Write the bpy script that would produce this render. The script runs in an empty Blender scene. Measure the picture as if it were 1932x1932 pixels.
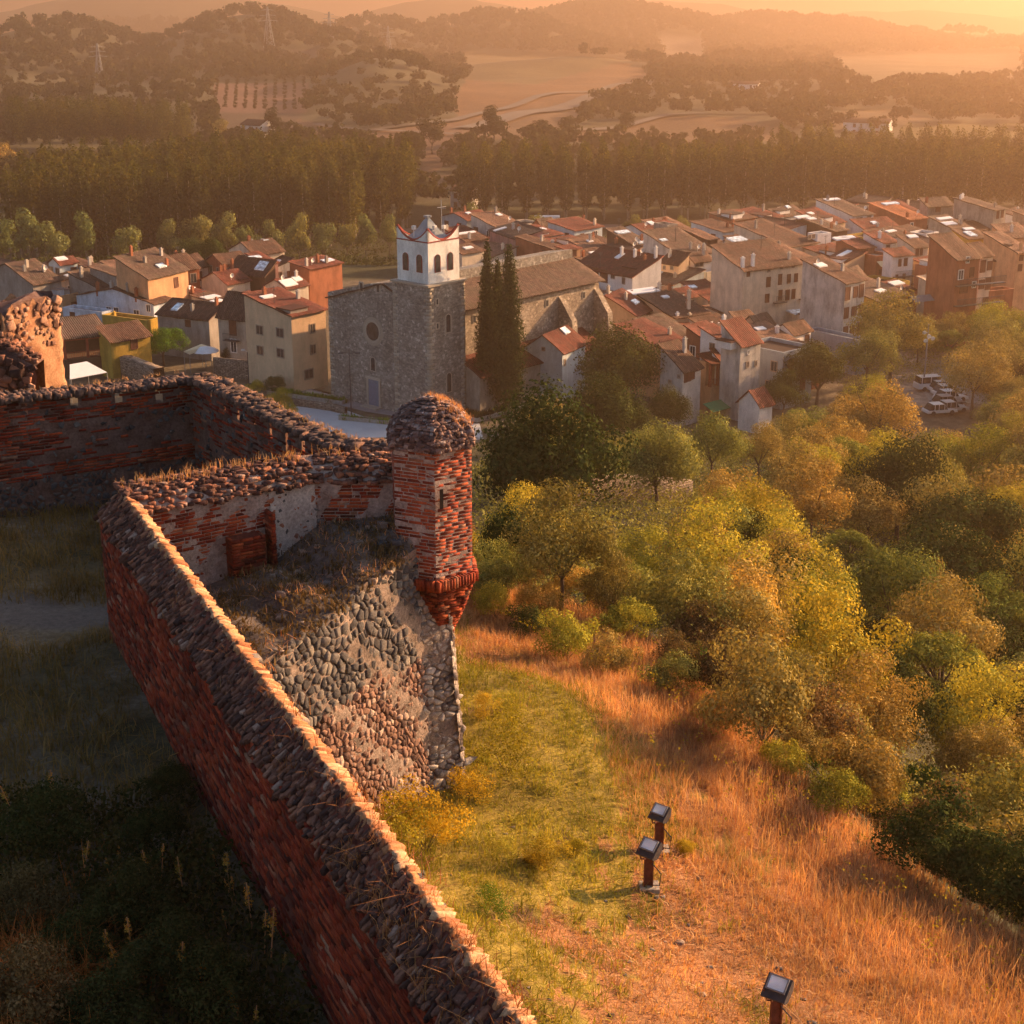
import bpy, math, random
import numpy as np
from mathutils import Vector, Matrix
R_ = math.radians
rng = np.random.default_rng(7)
random.seed(7)
SC = bpy.context.scene
COL = SC.collection
# ---------------------------------------------------------------- survey of the place (camera station)
F = 3000.0; CX = 966.0; TH = R_(18.7); CT, ST = math.cos(TH), math.sin(TH); CAMZ = 53.0
def ray(u, v):
    x = (u-CX)/F; yc = (CX-v)/F
    return np.array([x, CT+yc*ST, -ST+yc*CT])
def D(u, v, Z):
    r = ray(u, v)*Z; return np.array([r[0], r[1], r[2]+CAMZ])
def G(u, v, z=0.0):
    r = ray(u, v); return D(u, v, (z-CAMZ)/r[2])
def proj(x, y, z):
    dz = z-CAMZ
    Z = y*CT-dz*ST; V = dz*CT+y*ST
    return CX+F*x/Z, CX-F*V/Z, Z
def c3(x, y): return (x/3.0, 406.8+y/3.0)
def c4(x, y): return (576.3+x*.2983, 406.8+y*.2983)
def c5(x, y): return (1017+x*.2457, 339+y*.2457)
def c6(x, y): return (1457.7+x*.2457, 339+y*.2457)
CROP = {'3': c3, '4': c4, '5': c5, '6': c6, 'd': lambda x, y: (x, y)}
# ---------------------------------------------------------------- objects
def tag(o, label=None, cat=None, group=None, kind=None):
    if label: o['label'] = label
    if cat: o['category'] = cat
    if group: o['group'] = group
    if kind: o['kind'] = kind
    return o
def thing(name, label, cat, loc=(0, 0, 0), rz=0.0, group=None):
    o = bpy.data.objects.new(name, None); COL.objects.link(o)
    o.empty_display_size = .3
    o.location = tuple(float(a) for a in loc); o.rotation_euler = (0, 0, rz); o['kind'] = 'thing'
    return tag(o, label, cat, group)
def mesh_np(name, V, Fc, mats=None, smooth=False, idx=None):
    """V (n,3) ; Fc (m,k) with constant k"""
    me = bpy.data.meshes.new(name)
    V = np.ascontiguousarray(V, dtype=np.float32); Fc = np.ascontiguousarray(Fc, dtype=np.int32)
    m, k = Fc.shape
    me.vertices.add(len(V)); me.vertices.foreach_set('co', V.ravel())
    me.loops.add(m*k); me.loops.foreach_set('vertex_index', Fc.ravel())
    me.polygons.add(m)
    me.polygons.foreach_set('loop_start', np.arange(0, m*k, k, dtype=np.int32))
    if idx is not None: me.polygons.foreach_set('material_index', np.asarray(idx, dtype=np.int32))
    if smooth: me.polygons.foreach_set('use_smooth', np.ones(m, dtype=bool))
    me.update(calc_edges=True)
    for mm in (mats or []): me.materials.append(mm)
    return me
def link(name, me, parent=None, loc=None):
    o = bpy.data.objects.new(name, me); COL.objects.link(o)
    if parent is not None: o.parent = parent
    if loc is not None: o.location = tuple(float(a) for a in loc)
    return o
class MB:
    def __init__(s): s.v = []; s.f = []; s.m = []
    def add(s, vs, fs, m=0):
        b = len(s.v); s.v += [tuple(float(c) for c in p) for p in vs]
        for f in fs: s.f.append([b+i for i in f]); s.m.append(m)
        return s
    def box(s, lo, hi, m=0):
        x0, y0, z0 = lo; x1, y1, z1 = hi
        return s.add([(x0,y0,z0),(x1,y0,z0),(x1,y1,z0),(x0,y1,z0),(x0,y0,z1),(x1,y0,z1),(x1,y1,z1),(x0,y1,z1)],
                     [(0,3,2,1),(4,5,6,7),(0,1,5,4),(1,2,6,5),(2,3,7,6),(3,0,4,7)], m)
    def prism(s, poly, axis, a0, a1, m=0):
        """poly: 2-D points; axis 0: poly is (y,z), extruded in x; axis 1: poly is (x,z); axis 2: poly (x,y)"""
        n = len(poly)
        def P(p, a):
            return (a, p[0], p[1]) if axis == 0 else ((p[0], a, p[1]) if axis == 1 else (p[0], p[1], a))
        vs = [P(p, a0) for p in poly]+[P(p, a1) for p in poly]
        fs = [tuple(range(n)), tuple(range(2*n-1, n-1, -1))]+[(i, i+n, (i+1) % n+n, (i+1) % n) for i in range(n)]
        return s.add(vs, fs, m)
    def tube(s, pts, r, n=6, m=0):
        pts = [np.array(p, float) for p in pts]; rs = r if hasattr(r, '__len__') else [r]*len(pts)
        rings = []; vs = []
        for i, p in enumerate(pts):
            d = pts[min(i+1, len(pts)-1)]-pts[max(i-1, 0)]; d = d/(np.linalg.norm(d)+1e-9)
            a = np.cross(d, (0, 0, 1) if abs(d[2]) < .9 else (1, 0, 0)); a /= np.linalg.norm(a); b = np.cross(d, a)
            for k in range(n):
                t = 2*math.pi*k/n; vs.append(p+rs[i]*(a*math.cos(t)+b*math.sin(t)))
        fs = []
        for i in range(len(pts)-1):
            for k in range(n):
                fs.append((i*n+k, i*n+(k+1) % n, (i+1)*n+(k+1) % n, (i+1)*n+k))
        fs.append(tuple(range(n-1, -1, -1))); fs.append(tuple((len(pts)-1)*n+k for k in range(n)))
        return s.add(vs, fs, m)
    def build(s, name, mats, parent=None, smooth=False, loc=None):
        me = bpy.data.meshes.new(name); me.from_pydata(s.v, [], s.f)
        import bmesh
        bm = bmesh.new(); bm.from_mesh(me); bmesh.ops.recalc_face_normals(bm, faces=bm.faces); bm.to_mesh(me); bm.free()
        for mm in (mats if isinstance(mats, (list, tuple)) else [mats]): me.materials.append(mm)
        me.polygons.foreach_set('material_index', s.m)
        if smooth: me.polygons.foreach_set('use_smooth', [True]*len(me.polygons))
        return link(name, me, parent, loc)
BOXF = np.array([(0,3,2,1),(4,5,6,7),(0,1,5,4),(1,2,6,5),(2,3,7,6),(3,0,4,7)])
def boxes(C, X, Y, Z, jit=0.0):
    """N oriented boxes; C centres, X,Y,Z half-axis vectors (N,3)"""
    C, X, Y, Z = [np.asarray(a, float) for a in (C, X, Y, Z)]
    sg = [(-1,-1,-1),(1,-1,-1),(1,1,-1),(-1,1,-1),(-1,-1,1),(1,-1,1),(1,1,1),(-1,1,1)]
    V = np.stack([C+a*X+b*Y+c*Z for a, b, c in sg], 1)
    if jit: V = V+rng.normal(0, jit, V.shape)
    n = len(C); Fc = (BOXF[None]+8*np.arange(n)[:, None, None]).reshape(-1, 4)
    return V.reshape(-1, 3), Fc
def merge(parts):
    Vs = []; Fs = []; b = 0
    for V, Fc in parts:
        if len(V) == 0: continue
        Vs.append(V); Fs.append(Fc+b); b += len(V)
    return np.concatenate(Vs), np.concatenate(Fs)
# ---------------------------------------------------------------- materials
MATS = {}
class NT:
    def __init__(s, name):
        s.m = bpy.data.materials.new(name); s.m.use_nodes = True; s.t = s.m.node_tree; s.t.nodes.clear()
        s.out = s.n('ShaderNodeOutputMaterial')
    def n(s, typ, **kw):
        o = s.t.nodes.new(typ)
        for k, v in kw.items():
            if k.startswith('i_'):
                key = k[2:]; key = int(key) if key.isdigit() else key.replace('_', ' ')
                o.inputs[key].default_value = v
            else: setattr(o, k, v)
        return o
    def l(s, a, ao, b, bi): s.t.links.new(a.outputs[ao], b.inputs[bi])
    def noise(s, scale, detail=4, rough=.6, vec=None, dist=0.0):
        o = s.n('ShaderNodeTexNoise'); o.inputs['Scale'].default_value = scale; o.inputs['Detail'].default_value = detail
        o.inputs['Roughness'].default_value = rough; o.inputs['Distortion'].default_value = dist
        if vec is not None: s.t.links.new(vec, o.inputs['Vector'])
        return o
    def ramp(s, src, stops, interp='LINEAR'):
        o = s.n('ShaderNodeValToRGB'); o.color_ramp.interpolation = interp
        e = o.color_ramp.elements
        while len(e) < len(stops): e.new(.5)
        for k, (p, c) in enumerate(stops):
            e[k].position = p; e[k].color = (c[0], c[1], c[2], 1) if hasattr(c, '__len__') else (c, c, c, 1)
        s.t.links.new(src, o.inputs[0]); return o
    def mix(s, fac, a, b, mode='MIX'):
        o = s.n('ShaderNodeMix', data_type='RGBA', blend_type=mode)
        for sock, val in ((o.inputs[0], fac), (o.inputs[6], a), (o.inputs[7], b)):
            if isinstance(val, bpy.types.NodeSocket): s.t.links.new(val, sock)
            elif hasattr(val, '__len__'): sock.default_value = (val[0], val[1], val[2], 1)
            else: sock.default_value = val
        return o.outputs[2]
    def pos(s): return s.n('ShaderNodeNewGeometry').outputs['Position']
    def isl(s): return s.n('ShaderNodeNewGeometry').outputs['Random Per Island']
    def mapv(s, vec, scale):
        o = s.n('ShaderNodeMapping'); o.inputs['Scale'].default_value = scale; s.t.links.new(vec, o.inputs['Vector']); return o.outputs[0]
    def bsdf(s, col, rough=.9, bump=None, bdist=.02, spec=.2, bstr=1.0):
        b = s.n('ShaderNodeBsdfPrincipled'); b.inputs['Roughness'].default_value = rough
        b.inputs['Specular IOR Level'].default_value = spec
        if isinstance(col, bpy.types.NodeSocket): s.t.links.new(col, b.inputs['Base Color'])
        else: b.inputs['Base Color'].default_value = (*col, 1)
        if bump is not None:
            u = s.n('ShaderNodeBump'); u.inputs['Distance'].default_value = bdist; u.inputs['Strength'].default_value = bstr
            s.t.links.new(bump, u.inputs['Height']); s.t.links.new(u.outputs[0], b.inputs['Normal'])
        s.t.links.new(b.outputs[0], s.out.inputs[0]); return b
def mat_plain(name, c, rough=.7, var=.25, scale=3.0, metal=0.0):
    t = NT(name); p = t.pos(); nz = t.noise(scale, 5, .65, p)
    a = tuple(x*(1-var) for x in c); b = tuple(min(1, x*(1+var)) for x in c)
    r = t.ramp(nz.outputs['Fac'], [(.3, a), (.7, b)])
    bs = t.bsdf(r.outputs[0], rough, nz.outputs['Fac'], .01); bs.inputs['Metallic'].default_value = metal
    return t.m
def mat_plaster(name, c, stain=.45, sc=1.0):
    """old rendered wall: blotches, vertical streaks, scuffed patches"""
    t = NT(name); p = t.pos()
    big = t.noise(.45*sc, 6, .65, p); st = t.noise(.9*sc, 6, .7, t.mapv(p, (1, 1, .3))); fine = t.noise(9*sc, 4, .7, p)
    r1 = t.ramp(big.outputs['Fac'], [(.3, tuple(x*(1-stain*.5) for x in c)), (.62, tuple(min(1, x*1.1) for x in c))])
    r2 = t.ramp(st.outputs['Fac'], [(.36, 1-stain*.8), (.56, 1.0)])
    r3 = t.ramp(fine.outputs['Fac'], [(.3, .8), (.6, 1.03)])
    col = t.mix(1, r1.outputs[0], r2.outputs[0], 'MULTIPLY'); col = t.mix(1, col, r3.outputs[0], 'MULTIPLY')
    t.bsdf(col, .92, fine.outputs['Fac'], .03); return t.m
def mat_roof(name, c, c2, moss=(.13, .11, .07)):
    """barrel tiles: uv x across, y down the slope"""
    t = NT(name); tc = t.n('ShaderNodeTexCoord'); uv = tc.outputs['UV']
    w = t.n('ShaderNodeTexWave', wave_type='BANDS', bands_direction='X'); w.inputs['Scale'].default_value = 1.05
    w.inputs['Distortion'].default_value = .9; w.inputs['Detail'].default_value = 3; w.inputs['Detail Scale'].default_value = 2.5
    t.t.links.new(uv, w.inputs['Vector'])
    br = t.n('ShaderNodeTexBrick'); br.inputs['Scale'].default_value = 1; br.offset = .0
    br.inputs['Brick Width'].default_value = .3; br.inputs['Row Height'].default_value = .42; br.inputs['Mortar Size'].default_value = .02
    br.inputs['Color1'].default_value = (0, 0, 0, 1); br.inputs['Color2'].default_value = (1, 1, 1, 1); br.inputs['Mortar'].default_value = (.3, .3, .3, 1)
    t.t.links.new(uv, br.inputs['Vector'])
    b1 = t.noise(.5, 5, .7, uv); b2 = t.noise(3.5, 6, .75, t.mapv(uv, (1.6, .6, 1)))
    col = t.mix(br.outputs['Color'], c, c2)
    m1 = t.ramp(b1.outputs['Fac'], [(.42, 0.0), (.64, .85)]); col = t.mix(m1.outputs[0], col, moss)
    m2 = t.ramp(b2.outputs['Fac'], [(.3, .38), (.52, 1.0), (.76, 1.75)]); col = t.mix(1, col, m2.outputs[0], 'MULTIPLY')
    b3 = t.noise(1.3, 5, .8, t.mapv(uv, (2.2, .35, 1))); m4 = t.ramp(b3.outputs['Fac'], [(.32, .5), (.5, .95), (.68, 1.5)]); col = t.mix(1, col, m4.outputs[0], 'MULTIPLY')
    m3 = t.ramp(w.outputs['Fac'], [(.1, .5), (.55, 1.1)]); col = t.mix(1, col, m3.outputs[0], 'MULTIPLY')
    t.bsdf(col, .9, w.outputs['Fac'], .12); return t.m
def mat_brick(name, lo, mid, hi, rough=.85):
    """one value per real brick + weathering"""
    t = NT(name); p = t.pos(); i = t.isl()
    r = t.ramp(i, [(0, lo), (.35, mid), (.9, hi), (1, (.38, .2, .13))])
    n1 = t.noise(1.1, 6, .7, p); n2 = t.noise(22, 5, .7, p)
    g = t.ramp(n1.outputs['Fac'], [(.35, .45), (.62, 1.15)]); col = t.mix(1, r.outputs[0], g.outputs[0], 'MULTIPLY')
    l = t.noise(3.2, 7, .75, p); lr = t.ramp(l.outputs['Fac'], [(.63, 0.0), (.74, .6)]); col = t.mix(lr.outputs[0], col, (.33, .25, .2))
    f = t.ramp(n2.outputs['Fac'], [(.3, .6), (.65, 1.15)]); col = t.mix(1, col, f.outputs[0], 'MULTIPLY')
    t.bsdf(col, rough, n2.outputs['Fac'], .008); return t.m
def mat_stones(name, stops, lich=(.42, .38, .38), lt=.62):
    t = NT(name); p = t.pos(); r = t.ramp(t.isl(), stops)
    n1 = t.noise(6, 6, .7, p); n2 = t.noise(30, 5, .7, p)
    g = t.ramp(n2.outputs['Fac'], [(.3, .55), (.68, 1.25)]); col = t.mix(1, r.outputs[0], g.outputs[0], 'MULTIPLY')
    lr = t.ramp(n1.outputs['Fac'], [(lt, 0.0), (lt+.08, .8)]); col = t.mix(lr.outputs[0], col, lich)
    t.bsdf(col, .9, n2.outputs['Fac'], .012); return t.m
def mat_mortar(name, c, c2, sc=2.0, dark=.5):
    t = NT(name); p = t.pos(); n1 = t.noise(sc, 8, .7, p, .4); n2 = t.noise(18, 6, .75, p)
    r = t.ramp(n1.outputs['Fac'], [(.35, c2), (.6, c)]); g = t.ramp(n2.outputs['Fac'], [(.3, dark), (.65, 1.2)])
    col = t.mix(1, r.outputs[0], g.outputs[0], 'MULTIPLY'); t.bsdf(col, .95, n2.outputs['Fac'], .03); return t.m
def mat_leaf(name, c1, c2, c3, trans=.35, nscale=.35):
    """leaf clumps; hue drifts between leaves and between trees"""
    t = NT(name); p = t.pos(); i = t.isl(); oi = t.n('ShaderNodeObjectInfo')
    r = t.ramp(i, [(0, c1), (.5, c2), (1, c3)])
    n = t.noise(nscale, 4, .6, p); g = t.ramp(n.outputs['Fac'], [(.32, .62), (.68, 1.4)]); col = t.mix(1, r.outputs[0], g.outputs[0], 'MULTIPLY')
    o = t.ramp(oi.outputs['Random'], [(0, (.7, .8, .75)), (.5, (1, 1, 1)), (1, (1.2, 1.05, .9))]); col = t.mix(1, col, o.outputs[0], 'MULTIPLY')
    d = t.n('ShaderNodeBsdfDiffuse'); tr = t.n('ShaderNodeBsdfTranslucent'); mx = t.n('ShaderNodeMixShader'); mx.inputs[0].default_value = trans
    t.t.links.new(col, d.inputs[0]); t.t.links.new(t.mix(1, col, (1.25, 1.1, .5), 'MULTIPLY'), tr.inputs[0])
    t.l(d, 0, mx, 1); t.l(tr, 0, mx, 2); t.l(mx, 0, t.out, 0); return t.m
def mat_glass(name, c=(.03, .035, .04)):
    t = NT(name); n = t.noise(2, 2, .5, t.pos()); r = t.ramp(n.outputs['Fac'], [(.3, tuple(x*.6 for x in c)), (.7, tuple(x*1.8 for x in c))])
    t.bsdf(r.outputs[0], .18, None, spec=.5); return t.m

M = {}
M['brick'] = mat_brick('weathered_brick', (.09, .018, .012), (.3, .042, .018), (.46, .1, .035))
def turret_brick():
    m = mat_brick('turret_brick', (.13, .028, .018), (.3, .05, .024), (.44, .1, .04)); return m
M['brick_turret'] = turret_brick()
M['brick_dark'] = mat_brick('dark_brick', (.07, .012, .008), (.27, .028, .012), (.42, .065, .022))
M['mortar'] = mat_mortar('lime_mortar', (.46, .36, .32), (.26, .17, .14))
M['mortar_dark'] = mat_mortar('dark_mortar', (.2, .12, .1), (.1, .045, .035))  # dark reddish mortar, mottled by noise
M['mortar_red'] = mat_mortar('brick_dust_mortar', (.24, .07, .045), (.12, .03, .02))
M['plaster_rubble'] = mat_mortar('rubble_plaster', (.6, .53, .49), (.42, .35, .32))
M['scarp_mortar'] = mat_mortar('scarp_mortar', (.34, .26, .22), (.13, .1, .085), 2.5, .4)
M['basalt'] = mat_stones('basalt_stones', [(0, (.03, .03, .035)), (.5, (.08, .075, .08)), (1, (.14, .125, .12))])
M['rubble'] = mat_stones('rubble_stones', [(0, (.06, .06, .065)), (.4, (.16, .15, .15)), (.75, (.26, .21, .18)), (1, (.36, .25, .18))])
M['coping'] = mat_stones('coping_stones', [(0, (.05, .025, .022)), (.4, (.13, .06, .045)), (.75, (.23, .1, .068)), (.93, (.34, .14, .08)), (1, (.38, .26, .21))], (.42, .36, .35), .63)
M['cap'] = mat_stones('turret_cap_stones', [(0, (.07, .035, .03)), (.4, (.15, .085, .075)), (.8, (.25, .15, .13)), (1, (.38, .3, .28))], (.56, .5, .52), .6)
M['drygrass'] = mat_leaf('dry_grass', (.5, .21, .1), (.62, .32, .17), (.72, .46, .28), .3, .5)
M['brownweed'] = mat_leaf('brown_weeds', (.09, .06, .03), (.15, .1, .05), (.24, .16, .08), .3, .6)
M['greengrass'] = mat_leaf('yellow_green_grass', (.25, .22, .03), (.4, .32, .045), (.56, .4, .08), .3, .6)
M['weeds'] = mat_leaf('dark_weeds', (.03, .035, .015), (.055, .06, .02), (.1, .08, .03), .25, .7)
M['flower'] = mat_leaf('orange_flower_spikes', (.5, .2, .04), (.65, .3, .06), (.7, .45, .1), .3, 1)
M['ochre_flower'] = mat_leaf('yellow_bush', (.2, .15, .02), (.38, .28, .03), (.5, .38, .06), .35, 1)
M['oak'] = mat_leaf('holm_oak_leaves', (.04, .052, .018), (.065, .078, .024), (.1, .105, .032), .12)
M['olive'] = mat_leaf('olive_leaves', (.15, .16, .05), (.24, .24, .07), (.34, .32, .1), .2)
M['pine'] = mat_leaf('pine_needles', (.12, .15, .035), (.2, .22, .05), (.3, .3, .075), .2)
M['autumn'] = mat_leaf('turning_leaves', (.22, .17, .055), (.34, .25, .08), (.46, .34, .12), .2)
M['bright'] = mat_leaf('bright_green_leaves', (.05, .11, .02), (.09, .19, .03), (.16, .27, .05))
M['yellowg'] = mat_leaf('yellow_green_leaves', (.22, .21, .035), (.36, .32, .05), (.5, .42, .08), .22)
M['cypress'] = mat_leaf('cypress_foliage', (.022, .034, .014), (.035, .05, .018), (.06, .07, .022), .1)
M['poplar'] = mat_leaf('poplar_leaves', (.032, .036, .012), (.06, .062, .018), (.12, .105, .024), .4, .06)
M['farwood'] = mat_leaf('far_wood_leaves', (.028, .03, .013), (.045, .044, .018), (.07, .062, .022), .25, .02)
M['willow'] = mat_leaf('willow_leaves', (.11, .13, .06), (.17, .19, .08), (.23, .24, .1), .35, .1)
M['bark'] = mat_plain('bark', (.11, .08, .06), .95, .4, 6)
M['pale_bark'] = mat_plain('pale_bark', (.25, .2, .15), .95, .3, 2)
for k, c, s in (('white', (.78, .74, .72), .25), ('cream', (.64, .53, .42), .32), ('beige', (.66, .46, .3), .2), ('orange', (.6, .34, .19), .3),
                ('terracotta', (.36, .13, .07), .4), ('grey', (.34, .3, .27), .45), ('stain', (.56, .51, .47), .55), ('yellow', (.5, .32, .06), .35),
                ('bluewhite', (.55, .62, .74), .45), ('pink', (.42, .22, .2), .4), ('darkred', (.22, .04, .03), .4), ('stone', (.4, .34, .28), .5),
                ('paleblue', (.5, .57, .62), .3), ('greyblue', (.3, .34, .38), .3), ('belfry', (.84, .82, .79), .34), ('brown', (.13, .07, .045), .3)):
    M['w_'+k] = mat_plaster('plaster_'+k, c, s)
M['r_brown'] = mat_roof('old_brown_tiles', (.075, .036, .028), (.18, .09, .065), (.09, .062, .048))
M['r_red'] = mat_roof('red_tiles', (.13, .03, .023), (.21, .06, .043), (.11, .05, .038))
M['r_dark'] = mat_roof('dark_mossy_tiles', (.09, .055, .048), (.19, .115, .09), (.1, .08, .06))
M['r_tan'] = mat_roof('tan_tiles', (.15, .08, .06), (.26, .14, .1), (.15, .1, .08))
M['r_orange'] = mat_roof('orange_tiles', (.3, .09, .04), (.4, .15, .07), (.24, .1, .06))
M['r_flat'] = mat_mortar('flat_roof', (.34, .28, .25), (.24, .2, .18))
M['shutter'] = mat_plain('brown_shutters', (.13, .05, .03), .6)
M['frame'] = mat_plain('window_surround', (.32, .25, .2), .8)
M['whiteframe'] = mat_plain('white_surround', (.7, .66, .62), .8)
M['redframe'] = mat_plain('red_surround', (.25, .03, .025), .8)
M['glass'] = mat_glass('dark_glass')
M['panel'] = mat_glass('skylight_sheet', (.55, .62, .68))
M['sheet'] = mat_plain('white_sheet', (.8, .8, .82), .4, .06, 1)
M['redpaint'] = mat_plain('red_brown_posts', (.3, .07, .04), .6)
M['steel'] = mat_plain('grey_steel', (.25, .25, .26), .5, .15, 2)
M['darksteel'] = mat_plain('dark_metal', (.06, .055, .06), .5, .2, 4)
M['rust'] = mat_plain('rusty_post', (.16, .06, .04), .7, .4, 8)
M['concrete'] = mat_mortar('concrete', (.42, .38, .34), (.3, .26, .22), 3, .75)
M['blueplaza'] = mat_mortar('pale_paving', (.55, .56, .58), (.46, .47, .5), .3, .85)
M['paving'] = mat_mortar('street_paving', (.3, .28, .28), (.22, .2, .2), .5, .8)
M['asphalt'] = mat_mortar('grey_road', (.15, .12, .1), (.12, .1, .085), .1, .9)
M['green_awning'] = mat_plain('green_awning', (.05, .28, .12), .7, .15)
M['cream_awning'] = mat_plain('cream_awning', (.6, .55, .4), .7, .1)
# ---------------------------------------------------------------- ground
PLAT = np.array([(22, -12), (16, 6), (12, 17), (9, 24), (5.2, 30.5), (3, 38.4), (0, 42), (-6, 46), (-40, 40), (-40, -12)])
HULL = np.array([(11.4, -12), (-4.8, 22.9), (-1.8, 28.0), (-1.3, 28.35), (-1.5, 31.5), (-3.4, 32.0), (-7.2, 37.6), (-12, 36), (-40, 28), (-40, -12)])
def hull_dist(x, y, HULL=HULL):
    P = np.stack([np.asarray(x, float), np.asarray(y, float)], -1); best = np.full(P.shape[:-1], 1e9); inside = np.zeros(P.shape[:-1], bool)
    n = len(HULL)
    for i in range(n):
        a = HULL[i]; b = HULL[(i+1) % n]; ab = b-a; t = np.clip(((P-a)@ab)/(ab@ab), 0, 1)
        best = np.minimum(best, np.linalg.norm(P-(a+t[..., None]*ab), axis=-1))
        c = ((a[1] > P[..., 1]) != (b[1] > P[..., 1])); xi = (b[0]-a[0])*(P[..., 1]-a[1])/(b[1]-a[1]+1e-12)+a[0]
        inside ^= c & (P[..., 0] < xi)
    return np.where(inside, -best, best)
def sstep(a, b, x):
    t = np.clip((x-a)/(b-a), 0, 1); return t*t*(3-2*t)
_n = [(rng.uniform(0, 6.28), rng.uniform(0, 6.28), rng.uniform(0, 6.28)) for _ in range(12)]
def wob(x, y, L):
    s = 0
    for k, (a, b, c) in enumerate(_n[:6]):
        f = 2*math.pi/L*(1.6**(k % 3)); s = s+np.sin(f*(x*math.cos(a)+y*math.sin(a))+b)*.5**(k % 3)
    return s/3.5
def crest(u, v, Z):
    p = D(u, v, Z); return p
HILLS = []   # (x, y, sx, sy, amp, rot)
def hill(u, Z, v, wpx, depth, rot=0):
    p = D(u, v, Z); HILLS.append((p[0], p[1], wpx*Z/F, depth, p[2], rot))
def base_z(y): return np.interp(y, [0, 305, 360, 1000, 1500, 2500, 4500, 9000], [0, 0, -12, -12, -28, -60, -100, -130])
hill(470, 1350, 30, 190, 210); hill(110, 1250, 48, 170, 260); hill(640, 1250, 72, 90, 120); hill(720, 940, 112, 120, 110)
hill(270, 900, 160, 150, 130); hill(1050, 1250, 104, 200, 60); hill(1430, 1500, 108, 90, 90); hill(930, 1900, 38, 190, 160)
hill(700, 1750, 50, 150, 180); hill(1150, 2300, 16, 260, 250); hill(1480, 2500, 38, 260, 260); hill(1760, 2600, 66, 230, 260); hill(1930, 2100, 92, 90, 160)
hill(1700, 4200, 20, 330, 350); hill(1250, 4000, 2, 300, 350); hill(2000, 5200, 30, 260, 400); hill(300, 3200, -14, 420, 350); hill(850, 3300, -2, 260, 350)
hill(1500, 8000, -30, 900, 500); hill(0, 8000, -45, 800, 500); hill(2500, 8000, -20, 900, 500)
def height(x, y):
    x = np.asarray(x, float); y = np.asarray(y, float)
    d = np.maximum(hull_dist(x, y), 0)
    dc = hull_dist(x, y, PLAT); zin = np.interp(d, [0, 3, 7, 12, 20], [39.35, 38.9, 37.6, 36.8, 36])-1.5*sstep(19.5, 28, y); dq = np.maximum(dc, 0)
    e = np.interp(dq, [0, 2, 5, 12, 26, 55, 85, 125, 300], [36.6, 35.2, 32.6, 27, 20, 8, 2, -2, -5])
    n = np.interp(dq, [0, 4, 10, 40, 75, 138, 400], [36.4, 34.4, 31.4, 22, 14, 0, 0])
    ang = np.degrees(np.arctan2(y-28, x+1.5)); w = sstep(38, 82, ang)
    h = n*w+e*(1-w)
    h = np.where(ang > 100, n, h); h = np.where(dc < 0, zin, h+(zin-h)*np.exp(-dq/2.5)*(dq < 14))
    roof = (d > 150) & (y < 330)
    z = h+base_z(y)
    far = 0
    for (hx, hy, sx, sy, top, rot) in HILLS:
        g = np.exp(-((x-hx)/sx)**2-((y-hy)/sy)**2); far = np.maximum(far, (top-base_z(hy))*g)
    z = z+far*(1+.06*wob(x, y, 160))
    z = z+wob(x, y, 6)*.12*np.clip(d/3, 0, 1)*np.clip(1-(y-60)/100, 0, 1)+wob(x, y, 23)*.5*sstep(20, 45, d)*(1-sstep(120, 145, d))
    z = z+wob(x, y, 180)*3*sstep(420, 700, y)
    return z
def hz(x, y): return float(height(np.array([x]), np.array([y]))[0])
# land cover from the survey: fields and roads seen among the woods, as polygons on the valley floor (picture survey -> ground coordinates)
def inpoly(u, v, poly):
    c = np.zeros(u.shape, bool); n = len(poly)
    for i in range(n):
        a = poly[i]; b = poly[(i+1) % n]
        k = ((a[1] > v) != (b[1] > v)); c ^= k & (u < (b[0]-a[0])*(v-a[1])/(b[1]-a[1]+1e-9)+a[0])
    return c
FIELDS = [
 ([(402,158),(582,156),(578,214),(404,212)], (.36,.2,.16)),                       # orchard rows
 ([(405,212),(570,214),(560,262),(480,265),(410,255)], (.2,.14,.1)),
 ([(560,225),(700,250),(830,232),(905,205),(900,262),(800,345),(795,262),(640,268),(560,262)], (.34,.19,.12)),
 ([(865,98),(1000,104),(1180,112),(1150,150),(1000,162),(880,150)], (.33,.24,.11)),
 ([(880,150),(1010,160),(1170,118),(1240,135),(1180,165),(1010,205),(880,232),(845,200)], (.42,.22,.11)),
 ([(870,232),(1100,185),(1180,178),(1060,240),(1160,245),(1230,270),(1000,268),(880,262)], (.34,.2,.11)),
 ([(1210,225),(1300,218),(1380,222),(1470,240),(1500,262),(1360,272),(1180,268),(1120,255),(1190,235)], (.36,.2,.1)),
 ([(1560,212),(1700,206),(1760,225),(1640,240),(1560,240)], (.32,.2,.1)),
 ([(1700,236),(1932,232),(1932,262),(1840,258),(1700,262)], (.3,.24,.08)),
 ([(60,280),(210,276),(190,318),(70,320)], (.22,.19,.09)),
 ([(40,140),(140,146),(150,156),(60,156)], (.26,.22,.12)),
 ([(455,90),(530,100),(600,92),(640,105),(520,112)], (.3,.2,.15)),
 ([(795,330),(850,330),(840,372),(800,372)], (.3,.2,.14)),
 ([(1250,60),(1330,70),(1340,120),(1250,130),(1230,90)], (.5,.4,.3)),
 ([(1560,108),(1932,95),(1932,160),(1600,165)], (.3,.24,.13)),
 ([(1700,62),(1932,72),(1932,84),(1800,80)], (.3,.24,.13)),
]
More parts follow.
